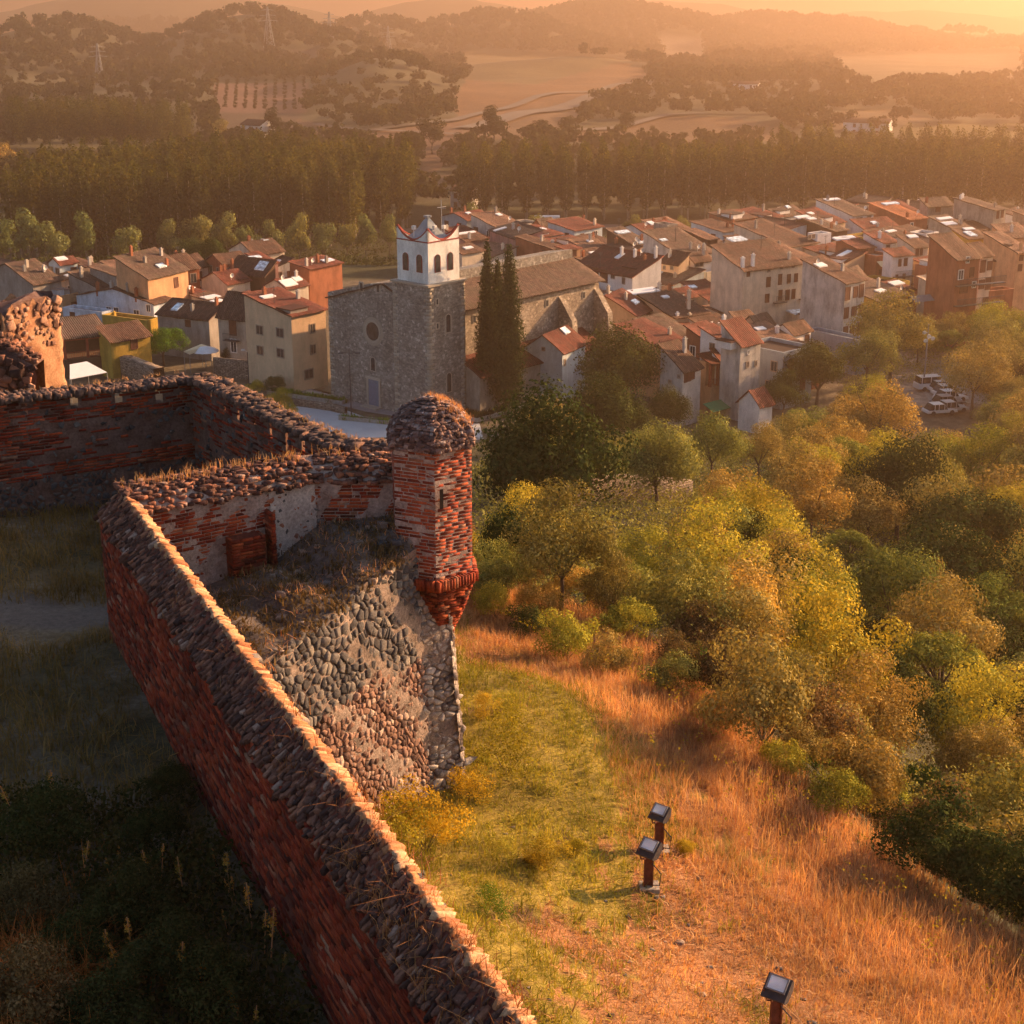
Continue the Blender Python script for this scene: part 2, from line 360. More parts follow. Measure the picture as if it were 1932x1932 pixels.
def cover(x, y, z):
    u, v, Z = proj(x, y, z)
    d = hull_dist(x, y)
    col = np.zeros(x.shape+(3,)); col[:] = (.07, .06, .03)
    near = (hull_dist(x, y, PLAT) < 1.0)
    col[near] = (.38, .18, .08)
    k = wob(x, y, 5)+.6*wob(x+9, y-4, 2.2)+(4.8-d)*.45+.75*wob(x*3.1, y*2.7, 2.0)
    m = near & (k > -.1); col[m] = (.3, .22, .045)
    m = near & (wob(x+3, y, 2.6) < -.62) & (d < 6.5); col[m] = (.14, .08, .035)
    m = (~near) & (d < 140); col[m] = (.045, .04, .016)
    m = (d >= 140) & (y < 345); col[m] = (.15, .12, .08)
    m = (y > 292+.12*x) & (y < 480) & (d > 140); col[m] = (.05, .05, .02)
    for poly, c in FIELDS:
        m = inpoly(u, v, poly) & (y > 420); col[m] = np.array(c)*np.array([.38, .37, .34])
    m = (y > 330) & (y < 480) & (col.sum(-1) < .2); col[m] = (.05, .05, .022)
    m = (x > 52) & (x < 66) & (y > 200) & (y < 232); col[m] = (.34, .27, .22)
    return col
def far_line(Z): pass
def make_ground():
    az = np.concatenate([np.linspace(-100, -24, 40, endpoint=False), np.linspace(-24, 24, 520, endpoint=False), np.linspace(24, 100, 41)])
    r = np.exp(np.linspace(math.log(3.0), math.log(9000), 620))
    A, Rr = np.meshgrid(np.radians(az), r, indexing='ij'); x = Rr*np.sin(A); y = Rr*np.cos(A)
    z = height(x, y)
    V = np.stack([x, y, z], -1).reshape(-1, 3); na, nr = x.shape
    i = (np.arange(na-1)[:, None]*nr+np.arange(nr-1)[None]).ravel(); Fc = np.stack([i, i+nr, i+nr+1, i+1], 1)
    t = NT('ground_cover'); at = t.n('ShaderNodeVertexColor', layer_name='cover'); p = t.pos()
    n1 = t.noise(.6, 8, .7, p); n2 = t.noise(12, 6, .75, p); n3 = t.noise(.02, 6, .7, p)
    col = t.mix(1, at.outputs[0], t.ramp(n1.outputs['Fac'], [(.3, .55), (.66, 1.4)]).outputs[0], 'MULTIPLY')
    col = t.mix(1, col, t.ramp(n2.outputs['Fac'], [(.3, .5), (.68, 1.35)]).outputs[0], 'MULTIPLY')
    col = t.mix(1, col, t.ramp(n3.outputs['Fac'], [(.35, .75), (.65, 1.25)]).outputs[0], 'MULTIPLY')
    t.bsdf(col, .95, n2.outputs['Fac'], .08)
    me = mesh_np('ground', V, Fc, [t.m], smooth=True)
    c = cover(x, y, z).reshape(-1, 3); ca = me.color_attributes.new('cover', 'FLOAT_COLOR', 'POINT')
    ca.data.foreach_set('color', np.concatenate([c, np.ones((len(c), 1))], 1).astype(np.float32).ravel())
    o = link('ground', me); tag(o, kind='structure'); return o
make_ground()
def sheet(name, pts, m, lift=.05, sub=14):
    """a surface patch that follows the ground"""
    P = np.array([(p[0], p[1]) for p in pts]); lo = P.min(0); hi = P.max(0)
    # fan of the polygon subdivided
    c = P.mean(0); V = []; Fs = []
    n = len(P); ring = [c+(P-c)*k/sub for k in range(sub+1)]
    E = 6; full = []
    for k in range(sub+1):
        row = []
        for i in range(n):
            for e in range(E): row.append(ring[k][i]*(1-e/E)+ring[k][(i+1) % n]*e/E)
        full.append(row)
    full = np.array(full).reshape(-1, 2); z = height(full[:, 0], full[:, 1])+lift
    V = np.column_stack([full, z]); m_ = n*E
    for k in range(sub):
        for i in range(m_): Fs.append((k*m_+i, (k+1)*m_+i, (k+1)*m_+(i+1) % m_, k*m_+(i+1) % m_))
    o = link(name, mesh_np(name, V, np.array(Fs), [m], True)); tag(o, kind='structure'); return o
sheet('square', [G(*p) for p in [(545,765),(612,760),(690,788),(760,800),(905,800),(912,830),(880,850),(600,850),(540,800)]], M['blueplaza'], .06)
sheet('pavement', [G(*p) for p in [(560,728),(620,745),(700,757),(780,775),(880,768),(885,785),(800,795),(690,778),(560,745)]], M['paving'], .1)
sheet('parking_ground', [(55, 203), (63, 202), (67, 214), (64, 226), (57, 228)], M['concrete'], .06)
def ribbon(name, pts, w, m, lift=.15):
    P = np.array([(p[0], p[1]) for p in pts], float)
    Q = []
    for i in range(len(P)-1):
        for k in range(24): Q.append(P[i]+(P[i+1]-P[i])*k/24)
    Q.append(P[-1]); Q = np.array(Q)
    T = np.gradient(Q, axis=0); T /= np.linalg.norm(T, axis=1)[:, None]; N = np.stack([-T[:, 1], T[:, 0]], 1)
    rows = [Q+N*w*s for s in (-.5, 0, .5)]
    V = np.concatenate([np.column_stack([q, height(q[:, 0], q[:, 1])+lift]) for q in rows]); n = len(Q)
    Fs = [(r*n+i, r*n+i+1, (r+1)*n+i+1, (r+1)*n+i) for r in range(2) for i in range(n-1)]
    o = link(name, mesh_np(name, V, np.array(Fs), [m], True)); tag(o, kind='structure')
ribbon('river_road', [G(u, v, -12) for u, v in [(540,446),(700,440),(900,436),(1100,432),(1350,428),(1700,424),(1990,420)]], 7, M['asphalt'], .6)
ribbon('highway', [G(u, v, -12) for u, v in [(880,250),(1000,216),(1100,196),(1180,176),(1240,150)]], 12, M['asphalt'], 1.0)
ribbon('railway_line', [G(u, v, -12) for u, v in [(700,255),(860,232),(1010,192),(1130,172),(1220,148)]], 6, M['asphalt'], 1.0)
ribbon('country_road', [G(u, v, -12) for u, v in [(1050,248),(1160,236),(1260,220),(1330,216)]], 6, M['asphalt'], 1.0)
ribbon('farm_track', [G(u, v, -12) for u, v in [(595,236),(680,252),(790,262),(870,266)]], 4, M['asphalt'], 1.0)
# ---------------------------------------------------------------- masonry helpers
def unit(v): v = np.asarray(v, float); return v/(np.linalg.norm(v)+1e-12)
class Bits:
    def __init__(s): s.C = []; s.X = []; s.Y = []; s.Z = []
    def add(s, c, x, y, z): s.C.append(c); s.X.append(x); s.Y.append(y); s.Z.append(z)
    def mesh(s, jit=.004): return boxes(s.C, s.X, s.Y, s.Z, jit)
def courses(bits, p0, p1, ztop, zbot, out, L=.27, H=.054, gap=.012, proud=.001, depth=.05, keep=lambda s, z: 1.0, skew=0.0, end_pad=0.0):
    """real bricks in courses on the face p0->p1 (xy), outward normal out"""
    p0 = np.array([*p0[:2]], float); p1 = np.array([*p1[:2]], float); t = unit(p1-p0); Lw = np.linalg.norm(p1-p0); o = np.array([*out[:2], 0.]); tt = np.array([*t, 0.])
    zt = ztop if callable(ztop) else (lambda s: ztop); zb = zbot if callable(zbot) else (lambda s: zbot)
    zmax = max(zt(0), zt(Lw), zt(Lw/2)); zmin = min(zb(0), zb(Lw), zb(Lw/2)); k = 0; z = zmax-H/2
    while z > zmin:
        s = -random.random()*L*.6
        while s < Lw:
            l = L*random.choice([.5, .8, 1, 1, 1, 1.08])*random.uniform(.92, 1.05); a = max(s, 0); b = min(s+l, Lw); s += l+gap*random.uniform(.6, 1.6)
            if b-a < .04: continue
            m = (a+b)/2; zz = z+skew*(m-Lw/2)+math.sin(m*2.1+k*.15)*.006
            if zz > zt(m)+.02 or zz < zb(m) or random.random() > keep(m, zz): continue
            pr = proud+random.gauss(0, .0018)
            c = np.array([*(p0+t*m), zz])+o*(pr-depth/2-.001)
            bits.add(c, tt*(b-a)/2+np.array([0, 0, skew*(b-a)/2]), o*depth/2, np.array([0, 0, H/2*random.uniform(.85, 1.08)]))
        z -= H+gap; k += 1
ICO = None
def ico():
    global ICO
    if ICO is None:
        import bmesh
        bm = bmesh.new(); bmesh.ops.create_icosphere(bm, subdivisions=2, radius=1); bm.verts.ensure_lookup_table()
        ICO = (np.array([v.co[:] for v in bm.verts]), np.array([[v.index for v in f.verts] for f in bm.faces])); bm.free()
    return ICO
def stones(place, seed=0):
    """place: list of (centre, ax_u, ax_v, ax_n) half axes -> blocky rounded stones"""
    V0, F0 = ico(); r = np.random.default_rng(seed); parts = []; n = len(place)
    Vs = np.empty((n, len(V0), 3))
    for i, (c, a, b, d) in enumerate(place):
        q = np.sign(V0)*np.abs(V0)**.36*(1+r.normal(0, .07, (len(V0), 1))); nz = 1+.16*np.sin(V0@r.normal(0, 2.2, 3)+r.uniform(0, 6))+.1*np.sin(V0@r.normal(0, 4, 3)+r.uniform(0, 6))
        q = q*nz[:, None]; Vs[i] = np.asarray(c)+q[:, :1]*a+q[:, 1:2]*b+q[:, 2:]*d
    Fc = (F0[None]+len(V0)*np.arange(n)[:, None, None]).reshape(-1, 3); return Vs.reshape(-1, 3), Fc
def rubble(p0, p1, ztop, zbot, out, size=.13, aspect=(1.25, .8), dens=1.0, keep=lambda s, z: 1.0, batter=0.0, flat=.3):
    """stones packed on a face; returns place list.  batter: outward metres per metre down"""
    p0 = np.array(p0[:2], float); p1 = np.array(p1[:2], float); t = unit(p1-p0); Lw = np.linalg.norm(p1-p0); tt = np.array([*t, 0.]); o = np.array([*out[:2], 0.])
    zt = ztop if callable(ztop) else (lambda s: ztop); zb = zbot if callable(zbot) else (lambda s: zbot); res = []
    zM = max(zt(0), zt(Lw), zt(Lw*.5)); zm = min(zb(0), zb(Lw), zb(Lw*.5)); up = unit(np.array([0, 0, 1.])-o*batter)
    z = zM; row = 0
    while z > zm:
        s = random.random()*size
        while s < Lw:
            k = size*math.exp(random.gauss(0, .32)); zz = z+random.gauss(0, size*.3); sx = k*aspect[0]*random.uniform(.75, 1.2); s += sx*1.02
            if s > Lw: break
            if zb(s) < zz < zt(s) and random.random() < keep(s, zz)*dens:
                c = np.array([*(p0+t*s), zz])+o*(batter*(zM-zz)); an = random.gauss(0, .35); ca, sa = math.cos(an), math.sin(an)
                a = tt*ca+up*sa; b = up*ca-tt*sa
                res.append((c+o*random.uniform(-.01, .02), a*sx*.5, b*k*aspect[1]*.56, unit(o+up*batter)*k*flat))
            s += sx*.5
        z -= size*aspect[1]*1.02; row += 1
    return res
def cells(p0, p1, ztop, zbot, out, size, aspect=1.0, gap=.012, batter=0.0, dens=1.0, keep=None, rise=.035, seed=1, zref=None):
    """rubble masonry: irregular polygonal stones fitted together on a face -> V,F (tris)"""
    r = np.random.default_rng(seed); p0 = np.array(p0[:2], float); p1 = np.array(p1[:2], float); t = unit(p1-p0); L = np.linalg.norm(p1-p0); o = np.array([*out[:2], 0.]); tt = np.array([*t, 0.])
    zt = ztop if callable(ztop) else (lambda s: ztop); zM = max(zt(0), zt(L)); zr = zM if zref is None else zref; H = zM-zbot; P = []
    for i in range(int(L/size)+2):
        for j in range(int(H/(size*aspect))+2):
            P.append(((i+.5*(j % 2)+r.uniform(-.42, .42))*size, (j+r.uniform(-.42, .42))*size*aspect))
            if r.random() < .55: P.append(((i+r.uniform(0, 1))*size, (j+r.uniform(0, 1))*size*aspect))
    P = np.array(P); V = []; Fs = []; nb = 0
    for k, c in enumerate(P):
        if not (-.02 < c[0] < L+.02) or c[1] > H or r.random() > dens: continue
        zc = zM-c[1]
        if zc > zt(c[0])-.02 or (keep and r.random() > keep(c[0], zc)): continue
        dlt = P-c; ds = (dlt**2).sum(1); idx = np.argsort(ds)[1:15]; R0 = size*1.1
        poly = [np.array([R0*math.cos(a), R0*math.sin(a)]) for a in np.linspace(0, 2*math.pi, 12, endpoint=False)]
        for q in idx:
            m = dlt[q]/2; n_ = m/(np.linalg.norm(m)+1e-9); lim = m@n_-gap/2*r.uniform(.6, 1.6); new = []
            for a, b in zip(poly, poly[1:]+poly[:1]):
                da, db = a@n_-lim, b@n_-lim
                if da <= 0: new.append(a)
                if (da < 0) != (db < 0): new.append(a+(b-a)*da/(da-db))
            poly = new
            if len(poly) < 3: break
        if len(poly) < 3: continue
        poly = np.array(poly); m = len(poly); h = rise*r.uniform(.5, 1.3); up = np.array([0, 0, 1.]); tilt = r.normal(0, .12, 2)
        def w(q, hh):
            ss = c[0]+q[0]; zz = zM-(c[1]+q[1]); return np.array([p0[0]+t[0]*ss, p0[1]+t[1]*ss, zz])+o*(batter*(zr-zz)+hh)
        ring0 = [w(q, -.02) for q in poly]; ring1 = [w(q*r.uniform(.86, .96), h*.7+q@tilt) for q in poly]; ring2 = [w(q*r.uniform(.5, .66), h+q@tilt*.6) for q in poly]; cc = w(np.zeros(2), h*1.05)
        V += ring0+ring1+ring2+[cc]
        for i in range(m):
            j = (i+1) % m
            Fs += [(nb+i, nb+m+i, nb+m+j), (nb+i, nb+m+j, nb+j), (nb+m+i, nb+2*m+i, nb+2*m+j), (nb+m+i, nb+2*m+j, nb+m+j), (nb+2*m+i, nb+3*m, nb+2*m+j)]
        nb += 3*m+1
    return np.array(V), np.array(Fs)
def rough_prism(name, rows, m, parent, seed=1, amp=.02, f=3.0):
    """rows: (n,k,3) lattice of points -> displaced sheet"""
    rows = np.asarray(rows, float); n, k, _ = rows.shape; P = rows.reshape(-1, 3).copy()
    P += amp*np.stack([np.sin(P@np.array([f, 2.3*f, 3.1*f])+seed+a)*np.sin(P@np.array([2.7*f, -f, 1.7*f])+a*2) for a in (0, 1.7, 3.9)], 1)
    i = (np.arange(n-1)[:, None]*k+np.arange(k-1)[None]).ravel(); Fc = np.stack([i, i+k, i+k+1, i+1], 1)
    return link(name, mesh_np(name, P, Fc, [m]), parent)
def loft(profile_a, profile_b, n):
    a = np.asarray(profile_a, float); b = np.asarray(profile_b, float); t = np.linspace(0, 1, n)[:, None, None]
    return a[None]*(1-t)+b[None]*t
def tufts(name, pts, m, parent, h=.35, n=14, spread=.12, w=.008, lean=.5, kind=None, label=None, cat=None):
    """dry grass: pts (N,3) ; each a bunch of n bent blades"""
    pts = np.asarray(pts, float); N = len(pts)*n
    base = np.repeat(pts, n, 0)+np.column_stack([rng.normal(0, spread, (N, 2)), np.zeros(N)])
    hh = (h if np.isscalar(h) else np.repeat(h, n))*rng.uniform(.45, 1.25, N); az = rng.uniform(0, 6.283, N); ln = np.abs(rng.normal(0, lean, N))
    dx = np.cos(az)*ln; dy = np.sin(az)*ln; sx = -np.sin(az+rng.normal(0, .8, N)); sy = np.cos(az)
    W = w*rng.uniform(.6, 1.5, N)
    def at(t, k):
        return base+np.column_stack([dx*hh*t*t+sx*W*k, dy*hh*t*t+sy*W*k, hh*t*(1-.25*ln*t)])
    V = np.stack([at(0, -1), at(0, 1), at(.5, .8), at(.5, -.8), at(1, .25), at(1, -.25)], 1).reshape(-1, 3)
    b = 6*np.arange(N)[:, None]; Fc = np.concatenate([b+np.array([[0, 1, 2, 3]]), b+np.array([[3, 2, 4, 5]])])
    o = link(name, mesh_np(name, V, Fc, [m]), parent)
    if label or kind: tag(o, label, cat, None, kind)
    return o
# ---------------------------------------------------------------- diagonal parapet (red inner face, stone coping)
A = np.array([-6.66, 26.95]); B0 = np.array([2.62, 6.9]); tdir = unit(B0-A); LD = np.linalg.norm(B0-A)
nin = np.array([tdir[1], -tdir[0]]);  nin = nin if nin[0] < 0 else -nin    # towards the courtyard (left)
def W3(p, z): return np.array([p[0], p[1], z])
parapet = thing('parapet_wall', 'long red brick parapet with rough stone coping running diagonally across the foreground', 'wall', W3(A, 41))
OFF = -np.array(W3(A, 41))
def pp(o): o.matrix_parent_inverse = Matrix.Translation(Vector(OFF)); return o
OUT0 = .05; RID = 0.1; INN = 1.02      # distances from outer edge towards courtyard
def dp(s, k, z): p = A+tdir*s+nin*k*.63; return np.array([p[0], p[1], z])   # k=0 at outer face
# core
prof = lambda s: [dp(s, .06, 37.6), dp(s, .06, 43.93), dp(s, .34, 44.13), dp(s, .95, 43.74), dp(s, 1.0, 41.0)]
nS = 160; rows = np.array([prof(-.55+(LD+.55)*i/nS) for i in range(nS+1)])
def subrows(rows, k=8):
    out = []
    for r in rows:
        q = []
        for a, b in zip(r[:-1], r[1:]):
            for i in range(k): q.append(a+(b-a)*i/k)
        q.append(r[-1]); out.append(q)
    return np.array(out)
pp(rough_prism('wall_core', subrows(rows), M['mortar_red'], parapet, 3, .009))
end = MB(); end.add([dp(-.55, .06, 37.6), dp(-.55, .06, 44.1), dp(-.55, .34, 44.14), dp(-.55, .95, 43.78), dp(-.55, 1.0, 41.0)], [(0, 1, 2, 3, 4)]); pp(end.build('wall_end', M['mortar_red'], parapet))
bt = Bits()
courses(bt, dp(-.5, 1.0, 0)[:2], dp(LD, 1.0, 0)[:2], 43.72, 41.0, nin, L=.3, H=.05, gap=.014, proud=.008, keep=lambda s, z: .9 if z > 41.9+.5*math.sin(s*1.3) else .62, depth=.06)
pp(link('inner_brick_face', mesh_np('inner_bricks', *bt.mesh(.002), [M['brick_dark']]), parapet))
bt = Bits(); tn = np.array([*tdir, 0]); nn = np.array([*nin, 0])
pl = []
s = -.6
while s < LD:      # slope of stones laid on edge, rough
    w = random.uniform(.03, .065); k = .3
    while k < 1.0:
        l = random.uniform(.08, .3); m = k+l/2
        if m > 1.06: break
        z = 44.1-(m-.32)*.56+random.gauss(0, .018); dirk = unit(nn-np.array([0, 0, .56])); rot = random.gauss(.25, .22)
        a = unit(dirk*math.cos(rot)+tn*math.sin(rot)); b = unit(np.cross(a, np.cross(dirk, tn))); up = np.cross(a, b); up = up if up[2] > 0 else -up
        pl.append((dp(s+random.gauss(0, .015), m, z), a*l*.33, b*w*.52, up*random.uniform(.022, .05))); k += l*.96
    s += w*.98
pp(link('sloping_stone_coping', mesh_np('coping_stones', *stones(pl, 5), [M['coping']]), parapet))
pl = []; s = -.6
while s < LD:      # sunlit ridge course: bricks on edge laid askew
    w = random.uniform(.06, .1); a = unit(nn*.8+tn*random.uniform(.35, .75)+np.array([0, 0, .5])); b = unit(np.cross(a, (0, 0, 1)))
    pl.append((dp(s, .18+random.gauss(0, .012), 44.06+random.gauss(0, .01)), a*random.uniform(.13, .17), b*w*.46, unit(np.cross(a, b))*random.uniform(.045, .065)*(1 if np.cross(a, b)[2] > 0 else -1))); s += w*.97
pp(link('ridge_course', mesh_np('ridge_bricks', *stones(pl, 6), [mat_stones('ridge_stones', [(0, (.3, .12, .06)), (.5, (.5, .23, .11)), (1, (.58, .36, .22))], (.55, .46, .4), .66)]), parapet))
pp(link('outer_stone_face', mesh_np('outer_stones', *cells(dp(0, .06, 0)[:2], dp(LD, .06, 0)[:2], 43.9, 38, -nin, .2, .8, .03, rise=.04, seed=8), [M['rubble']]), parapet))
# weeds rooted on the coping (near end)
pts = []
for i in range(900):
    s = LD*random.random()**.6; k = random.uniform(.0, 1.0)
    if random.random() < (.05 if s < 7 else .18 if s < 12 else .75): pts.append(dp(s, k, 44.1-max(0, k-.3)*.5))
pp(tufts('coping_weeds', pts[::2], mat_leaf('red_dry_stems', (.22, .07, .03), (.38, .15, .06), (.5, .26, .12), .2, .5), parapet, .2, 10, .06, .004, 1.0))
fs = MB(); fs.add([dp(16.3, .7, 44.02), dp(16.3, 1.12, 43.86), dp(16.9, 1.0, 43.92), dp(17.0, .62, 44.08), dp(16.3, .7, 43.95), dp(16.3, 1.12, 43.8), dp(16.9, 1.0, 43.86), dp(17.0, .62, 44.0)], [(0, 1, 2, 3), (7, 6, 5, 4), (0, 4, 5, 1), (1, 5, 6, 2), (2, 6, 7, 3), (3, 7, 4, 0)])
pp(fs.build('flat_slab', M['brick'], parapet))
# ---------------------------------------------------------------- flank wall A -> turret with niches and plaster patch
Mpt = np.array([-3.75, 28.75]); Tpt = np.array([-2.05, 28.75])
flank = thing('bastion_flank_wall', 'brick parapet with two niches and a pale plastered patch between the corner and the turret', 'wall', W3(Mpt, 42))
OFF2 = -W3(Mpt, 42)
def pf(o): o.matrix_parent_inverse = Matrix.Translation(Vector(OFF2)); return o
A2 = A+np.array([-.1, -.12]); t1 = unit(Mpt-A2); n1_ = np.array([t1[1], -t1[0]]); n1_ = n1_ if n1_[1] < 0 else -n1_; L1 = np.linalg.norm(Mpt-A2)
t2 = unit(Tpt-Mpt); n2_ = np.array([t2[1], -t2[0]]); n2_ = n2_ if n2_[1] < 0 else -n2_; L2 = np.linalg.norm(Tpt-Mpt)+.4
def fprof(p, nrm, zb): 
    o = np.array([*nrm, 0]); q = W3(p, 0)
    return [q+np.array([0, 0, zb])+o*.0, q+np.array([0, 0, 43.92]), q-o*.25+np.array([0, 0, 44.12]), q-o*.72+np.array([0, 0, 44.2]), q-o*.8+np.array([0, 0, 44.05]), q-o*.8+np.array([0, 0, 41])]
rowsA = [fprof(A2+t1*L1*i/40, n1_, 41.2) for i in range(41)]+[fprof(Mpt+t2*L2*i/16, n2_, 41.8) for i in range(1, 17)]
pf(rough_prism('wall_core', subrows(np.array(rowsA)), M['mortar'], flank, 9, .011))
bt = Bits()
n0, n1b = L1-1.0, L1+.0
patch = lambda s: (L1-.95 < s < L1-.02)
courses(bt, A2, Mpt, 43.86, 41.4, n1_, keep=lambda s, z: 0.0 if patch(s) else (0 if (z < 43.15 and (1.55 < s < 1.72 or 2.4 < s < 2.5)) else .97), L=.25, skew=.02)
courses(bt, Mpt, Mpt+t2*L2, 43.8, 42.6, n2_, keep=lambda s, z: .97, L=.26)
# piers flanking the niches stand proud
for sa, sb, zt in ((1.72, 2.38, 43.12), (2.52, L1-.97, 43.5)):
    pa = A2+t1*sa; pb = A2+t1*sb; o = n1_*.3
    courses(bt, pa+o, pb+o, zt, 41.3, n1_, L=.24, proud=.02, keep=lambda s, z: .98)
    courses(bt, pb+o, pb, zt, 41.3, t1, L=.2, keep=lambda s, z: .98)
    courses(bt, pa, pa+o, zt, 41.3, -t1, L=.2, keep=lambda s, z: .98)
pf(link('brick_face', mesh_np('flank_bricks', *bt.mesh(.0015), [M['brick']]), flank))
cb = MB()
for sa, sb, zt in ((1.72, 2.38, 43.12), (2.52, L1-.97, 43.5)):
    pa = A2+t1*sa; pb = A2+t1*sb; o = n1_*.295
    vs = [W3(pa, 41.2), W3(pb, 41.2), W3(pb+o, 41.2), W3(pa+o, 41.2), W3(pa, zt), W3(pb, zt), W3(pb+o, zt-.02), W3(pa+o, zt-.02)]
    cb.add(vs, [(0, 1, 2, 3), (4, 5, 6, 7), (0, 1, 5, 4), (1, 2, 6, 5), (2, 3, 7, 6), (3, 0, 4, 7)])
pf(cb.build('pier_core', M['mortar_red'], flank))
# pale plaster patch with embedded stones
pp0 = A2+t1*(L1-.95)+n1_*.03; pp1 = Mpt+n1_*.03
pr = [[W3(pp0+(pp1-pp0)*i/14, 41.6+(43.86-41.6)*j/24) for j in range(25)] for i in range(15)]
pf(rough_prism('plaster_patch', pr, M['plaster_rubble'], flank, 2, .02, 5))
pf(link('embedded_stones', mesh_np('patch_stones', *cells(pp0, pp1, 43.8, 42.0, n1_, .17, .8, .06, dens=.5, rise=.02, seed=33), [mat_stones('patch_stone', [(0, (.07, .07, .075)), (.5, (.14, .13, .13)), (.55, (.36, .12, .07)), (1, (.42, .17, .1))])]), flank))
pl = []
for (p, t, n_, L) in ((A2, t1, n1_, L1), (Mpt, t2, n2_, L2)):
    s = 0
    while s < L:
        w = random.uniform(.07, .16)
        for k in np.arange(-.04, .84, .11):
            kk = k+random.uniform(-.03, .03); z = np.interp(kk, [-.05, .25, .72, .85], [43.88, 44.14, 44.22, 44.1])
            o = np.array([*n_, 0]); tt = np.array([*t, 0]); c = W3(p+t*s, z)-o*kk+np.array([0, 0, random.gauss(0, .015)]); an = random.uniform(0, 3.1)
            a = tt*math.cos(an)+o*math.sin(an); b = tt*-math.sin(an)+o*math.cos(an)
            if random.random() < .9: pl.append((c, a*random.uniform(.05, .11), b*random.uniform(.035, .07), np.array([0, 0, random.uniform(.02, .05)])))
        s += w*.75
pf(link('rough_stone_coping', mesh_np('flank_coping', *stones(pl, 12), [M['coping']]), flank))
pts = [W3(A2+t1*random.uniform(0, L1), 44.18)-np.array([*n1_, 0])*random.uniform(.45, .8) for _ in range(70)]+[W3(Mpt+t2*random.uniform(0, 1.0), 44.18)-np.array([*n2_, 0])*random.uniform(.55, .8) for _ in range(8)]
pf(tufts('coping_weeds', pts, M['drygrass'], flank, .2, 6, .06, .006, .4))
# corner wedge of ledge between parapets + ledge mound above the scarp
P0, S1, S2, S3 = np.array([-4.8, 22.9]), np.array([-1.8, 28.0]), np.array([-1.3, 28.35]), np.array([-1.5, 31.5])
bast = thing('bastion_scarp', 'battered grey rubble stone scarp of the bastion below the corner turret', 'bastion', W3(S1, 39))
OFF3 = -W3(S1, 39)
def pb_(o): o.matrix_parent_inverse = Matrix.Translation(Vector(OFF3)); return o
def scz(s): return 42.35+.55*s   # s 0..1 along P0->S1
ledge = []
for i in range(31):
    a = i/30
    edge = W3(P0+(S1-P0)*a, 42.05+.75*a)
    # back line: follows parapet base
    q = P0+np.array([-1.0, .9]) if False else None
    back_path = [np.array([-5.6, 24.6]), np.array([-6.6, 26.4]), np.array([-5.2, 27.8]), Mpt+np.array([0, .1]), Tpt+np.array([.1, .1])]
    f = a*4; k = min(int(f), 3); bk = back_path[k]*(1-(f-k))+back_path[k+1]*(f-k)
    bk = W3(bk, np.interp(a, [0, .35, .6, .75, 1], [42.1, 42.25, 42.4, 43.05, 43.25]))
    ledge.append([edge*(1-j/14)+bk*(j/14)+np.array([0, 0, .12*math.sin(3.14*j/14)*(1+math.sin(i*.9))]) for j in range(15)])
pb_(rough_prism('ledge', ledge, mat_mortar('rubble_earth', (.2, .16, .14), (.11, .085, .07), 3, .4), bast, 4, .05, 2.2))
pl = []
for i in range(210):
    a = random.random(); b = random.random(); f = a*30; k = int(f); 
    q = np.array(ledge[k][int(b*14)])+np.array([random.gauss(0, .08), random.gauss(0, .08), .0]); r = .03+.07*random.random()**2
    pl.append((q, np.array([r, 0, 0]), np.array([0, r*.8, 0]), np.array([0, 0, r*.6])))
pb_(link('loose_stones', mesh_np('loose_stones', *stones(pl, 15), [M['rubble']]), bast))
lp = [np.array(ledge[random.randrange(30)][random.randrange(13)]) for _ in range(420)]
pb_(tufts('ledge_weeds', lp[:300], M['brownweed'], bast, .13, 18, .14, .012, 1.1))
pb_(tufts('ledge_dry_grass', lp[330:], M['drygrass'], bast, .16, 9, .14, .005, 1.1))
BAT = .065; zT = 43.0; zB = 36.4
seg = [(P0+(P0-S1)*.1, S1), (S1, S2), (S2, S3)]
base_rows = []
for (a, b) in seg:
    t = unit(b-a); o = np.array([t[1], -t[0]]); L = np.linalg.norm(b-a)
    nn_ = max(4, int(L/.2)); rr = []
    for i in range(nn_+1):
        p = a+(b-a)*i/nn_
        za = {0: 42.1, 1: 42.85, 2: 42.9}[0 if (a is seg[0][0]) else 1] if False else (np.interp(i/nn_, [0, 1], [42.0, 42.82]) if b is S1 else 42.85)
        f_ = i/nn_; ka, kb = {0: (0, .3), 1: (.3, .8), 2: (.8, 0)}[0 if b is S1 else (1 if b is S2 else 2)]
        rr.append([W3(p+o*BAT*(za-zz)+t*BAT*(za-zz)*(f_*kb-(1-f_)*ka), zz) for zz in np.linspace(za, zB, 20)])
    pb_(rough_prism('mortar_face', rr, M['scarp_mortar'], bast, 6, .058, 2.1))
LS = np.linalg.norm(S1-P0); PA = P0+(P0-S1)*.1; nS1 = unit([S1[1]-P0[1], -(S1[0]-P0[0])]); top1 = lambda q: 42.0+.82*q/(LS*1.1)
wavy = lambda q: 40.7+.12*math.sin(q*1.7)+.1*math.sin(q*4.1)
M['shade_grey_face'] = mat_stones('shade_grey_face_stones', [(0, (.04, .038, .042)), (.4, (.095, .088, .09)), (.8, (.165, .148, .14)), (1, (.24, .21, .18))], (.34, .29, .27), .63)  # shade on the upper scarp is put into this stone colour
M['sun_warm_face'] = mat_stones('sun_warm_face_stones', [(0, (.08, .045, .04)), (.4, (.2, .11, .08)), (.8, (.34, .2, .15)), (1, (.44, .34, .28))], (.5, .42, .38), .62)  # warm sunlight on the lower scarp is put into this stone colour
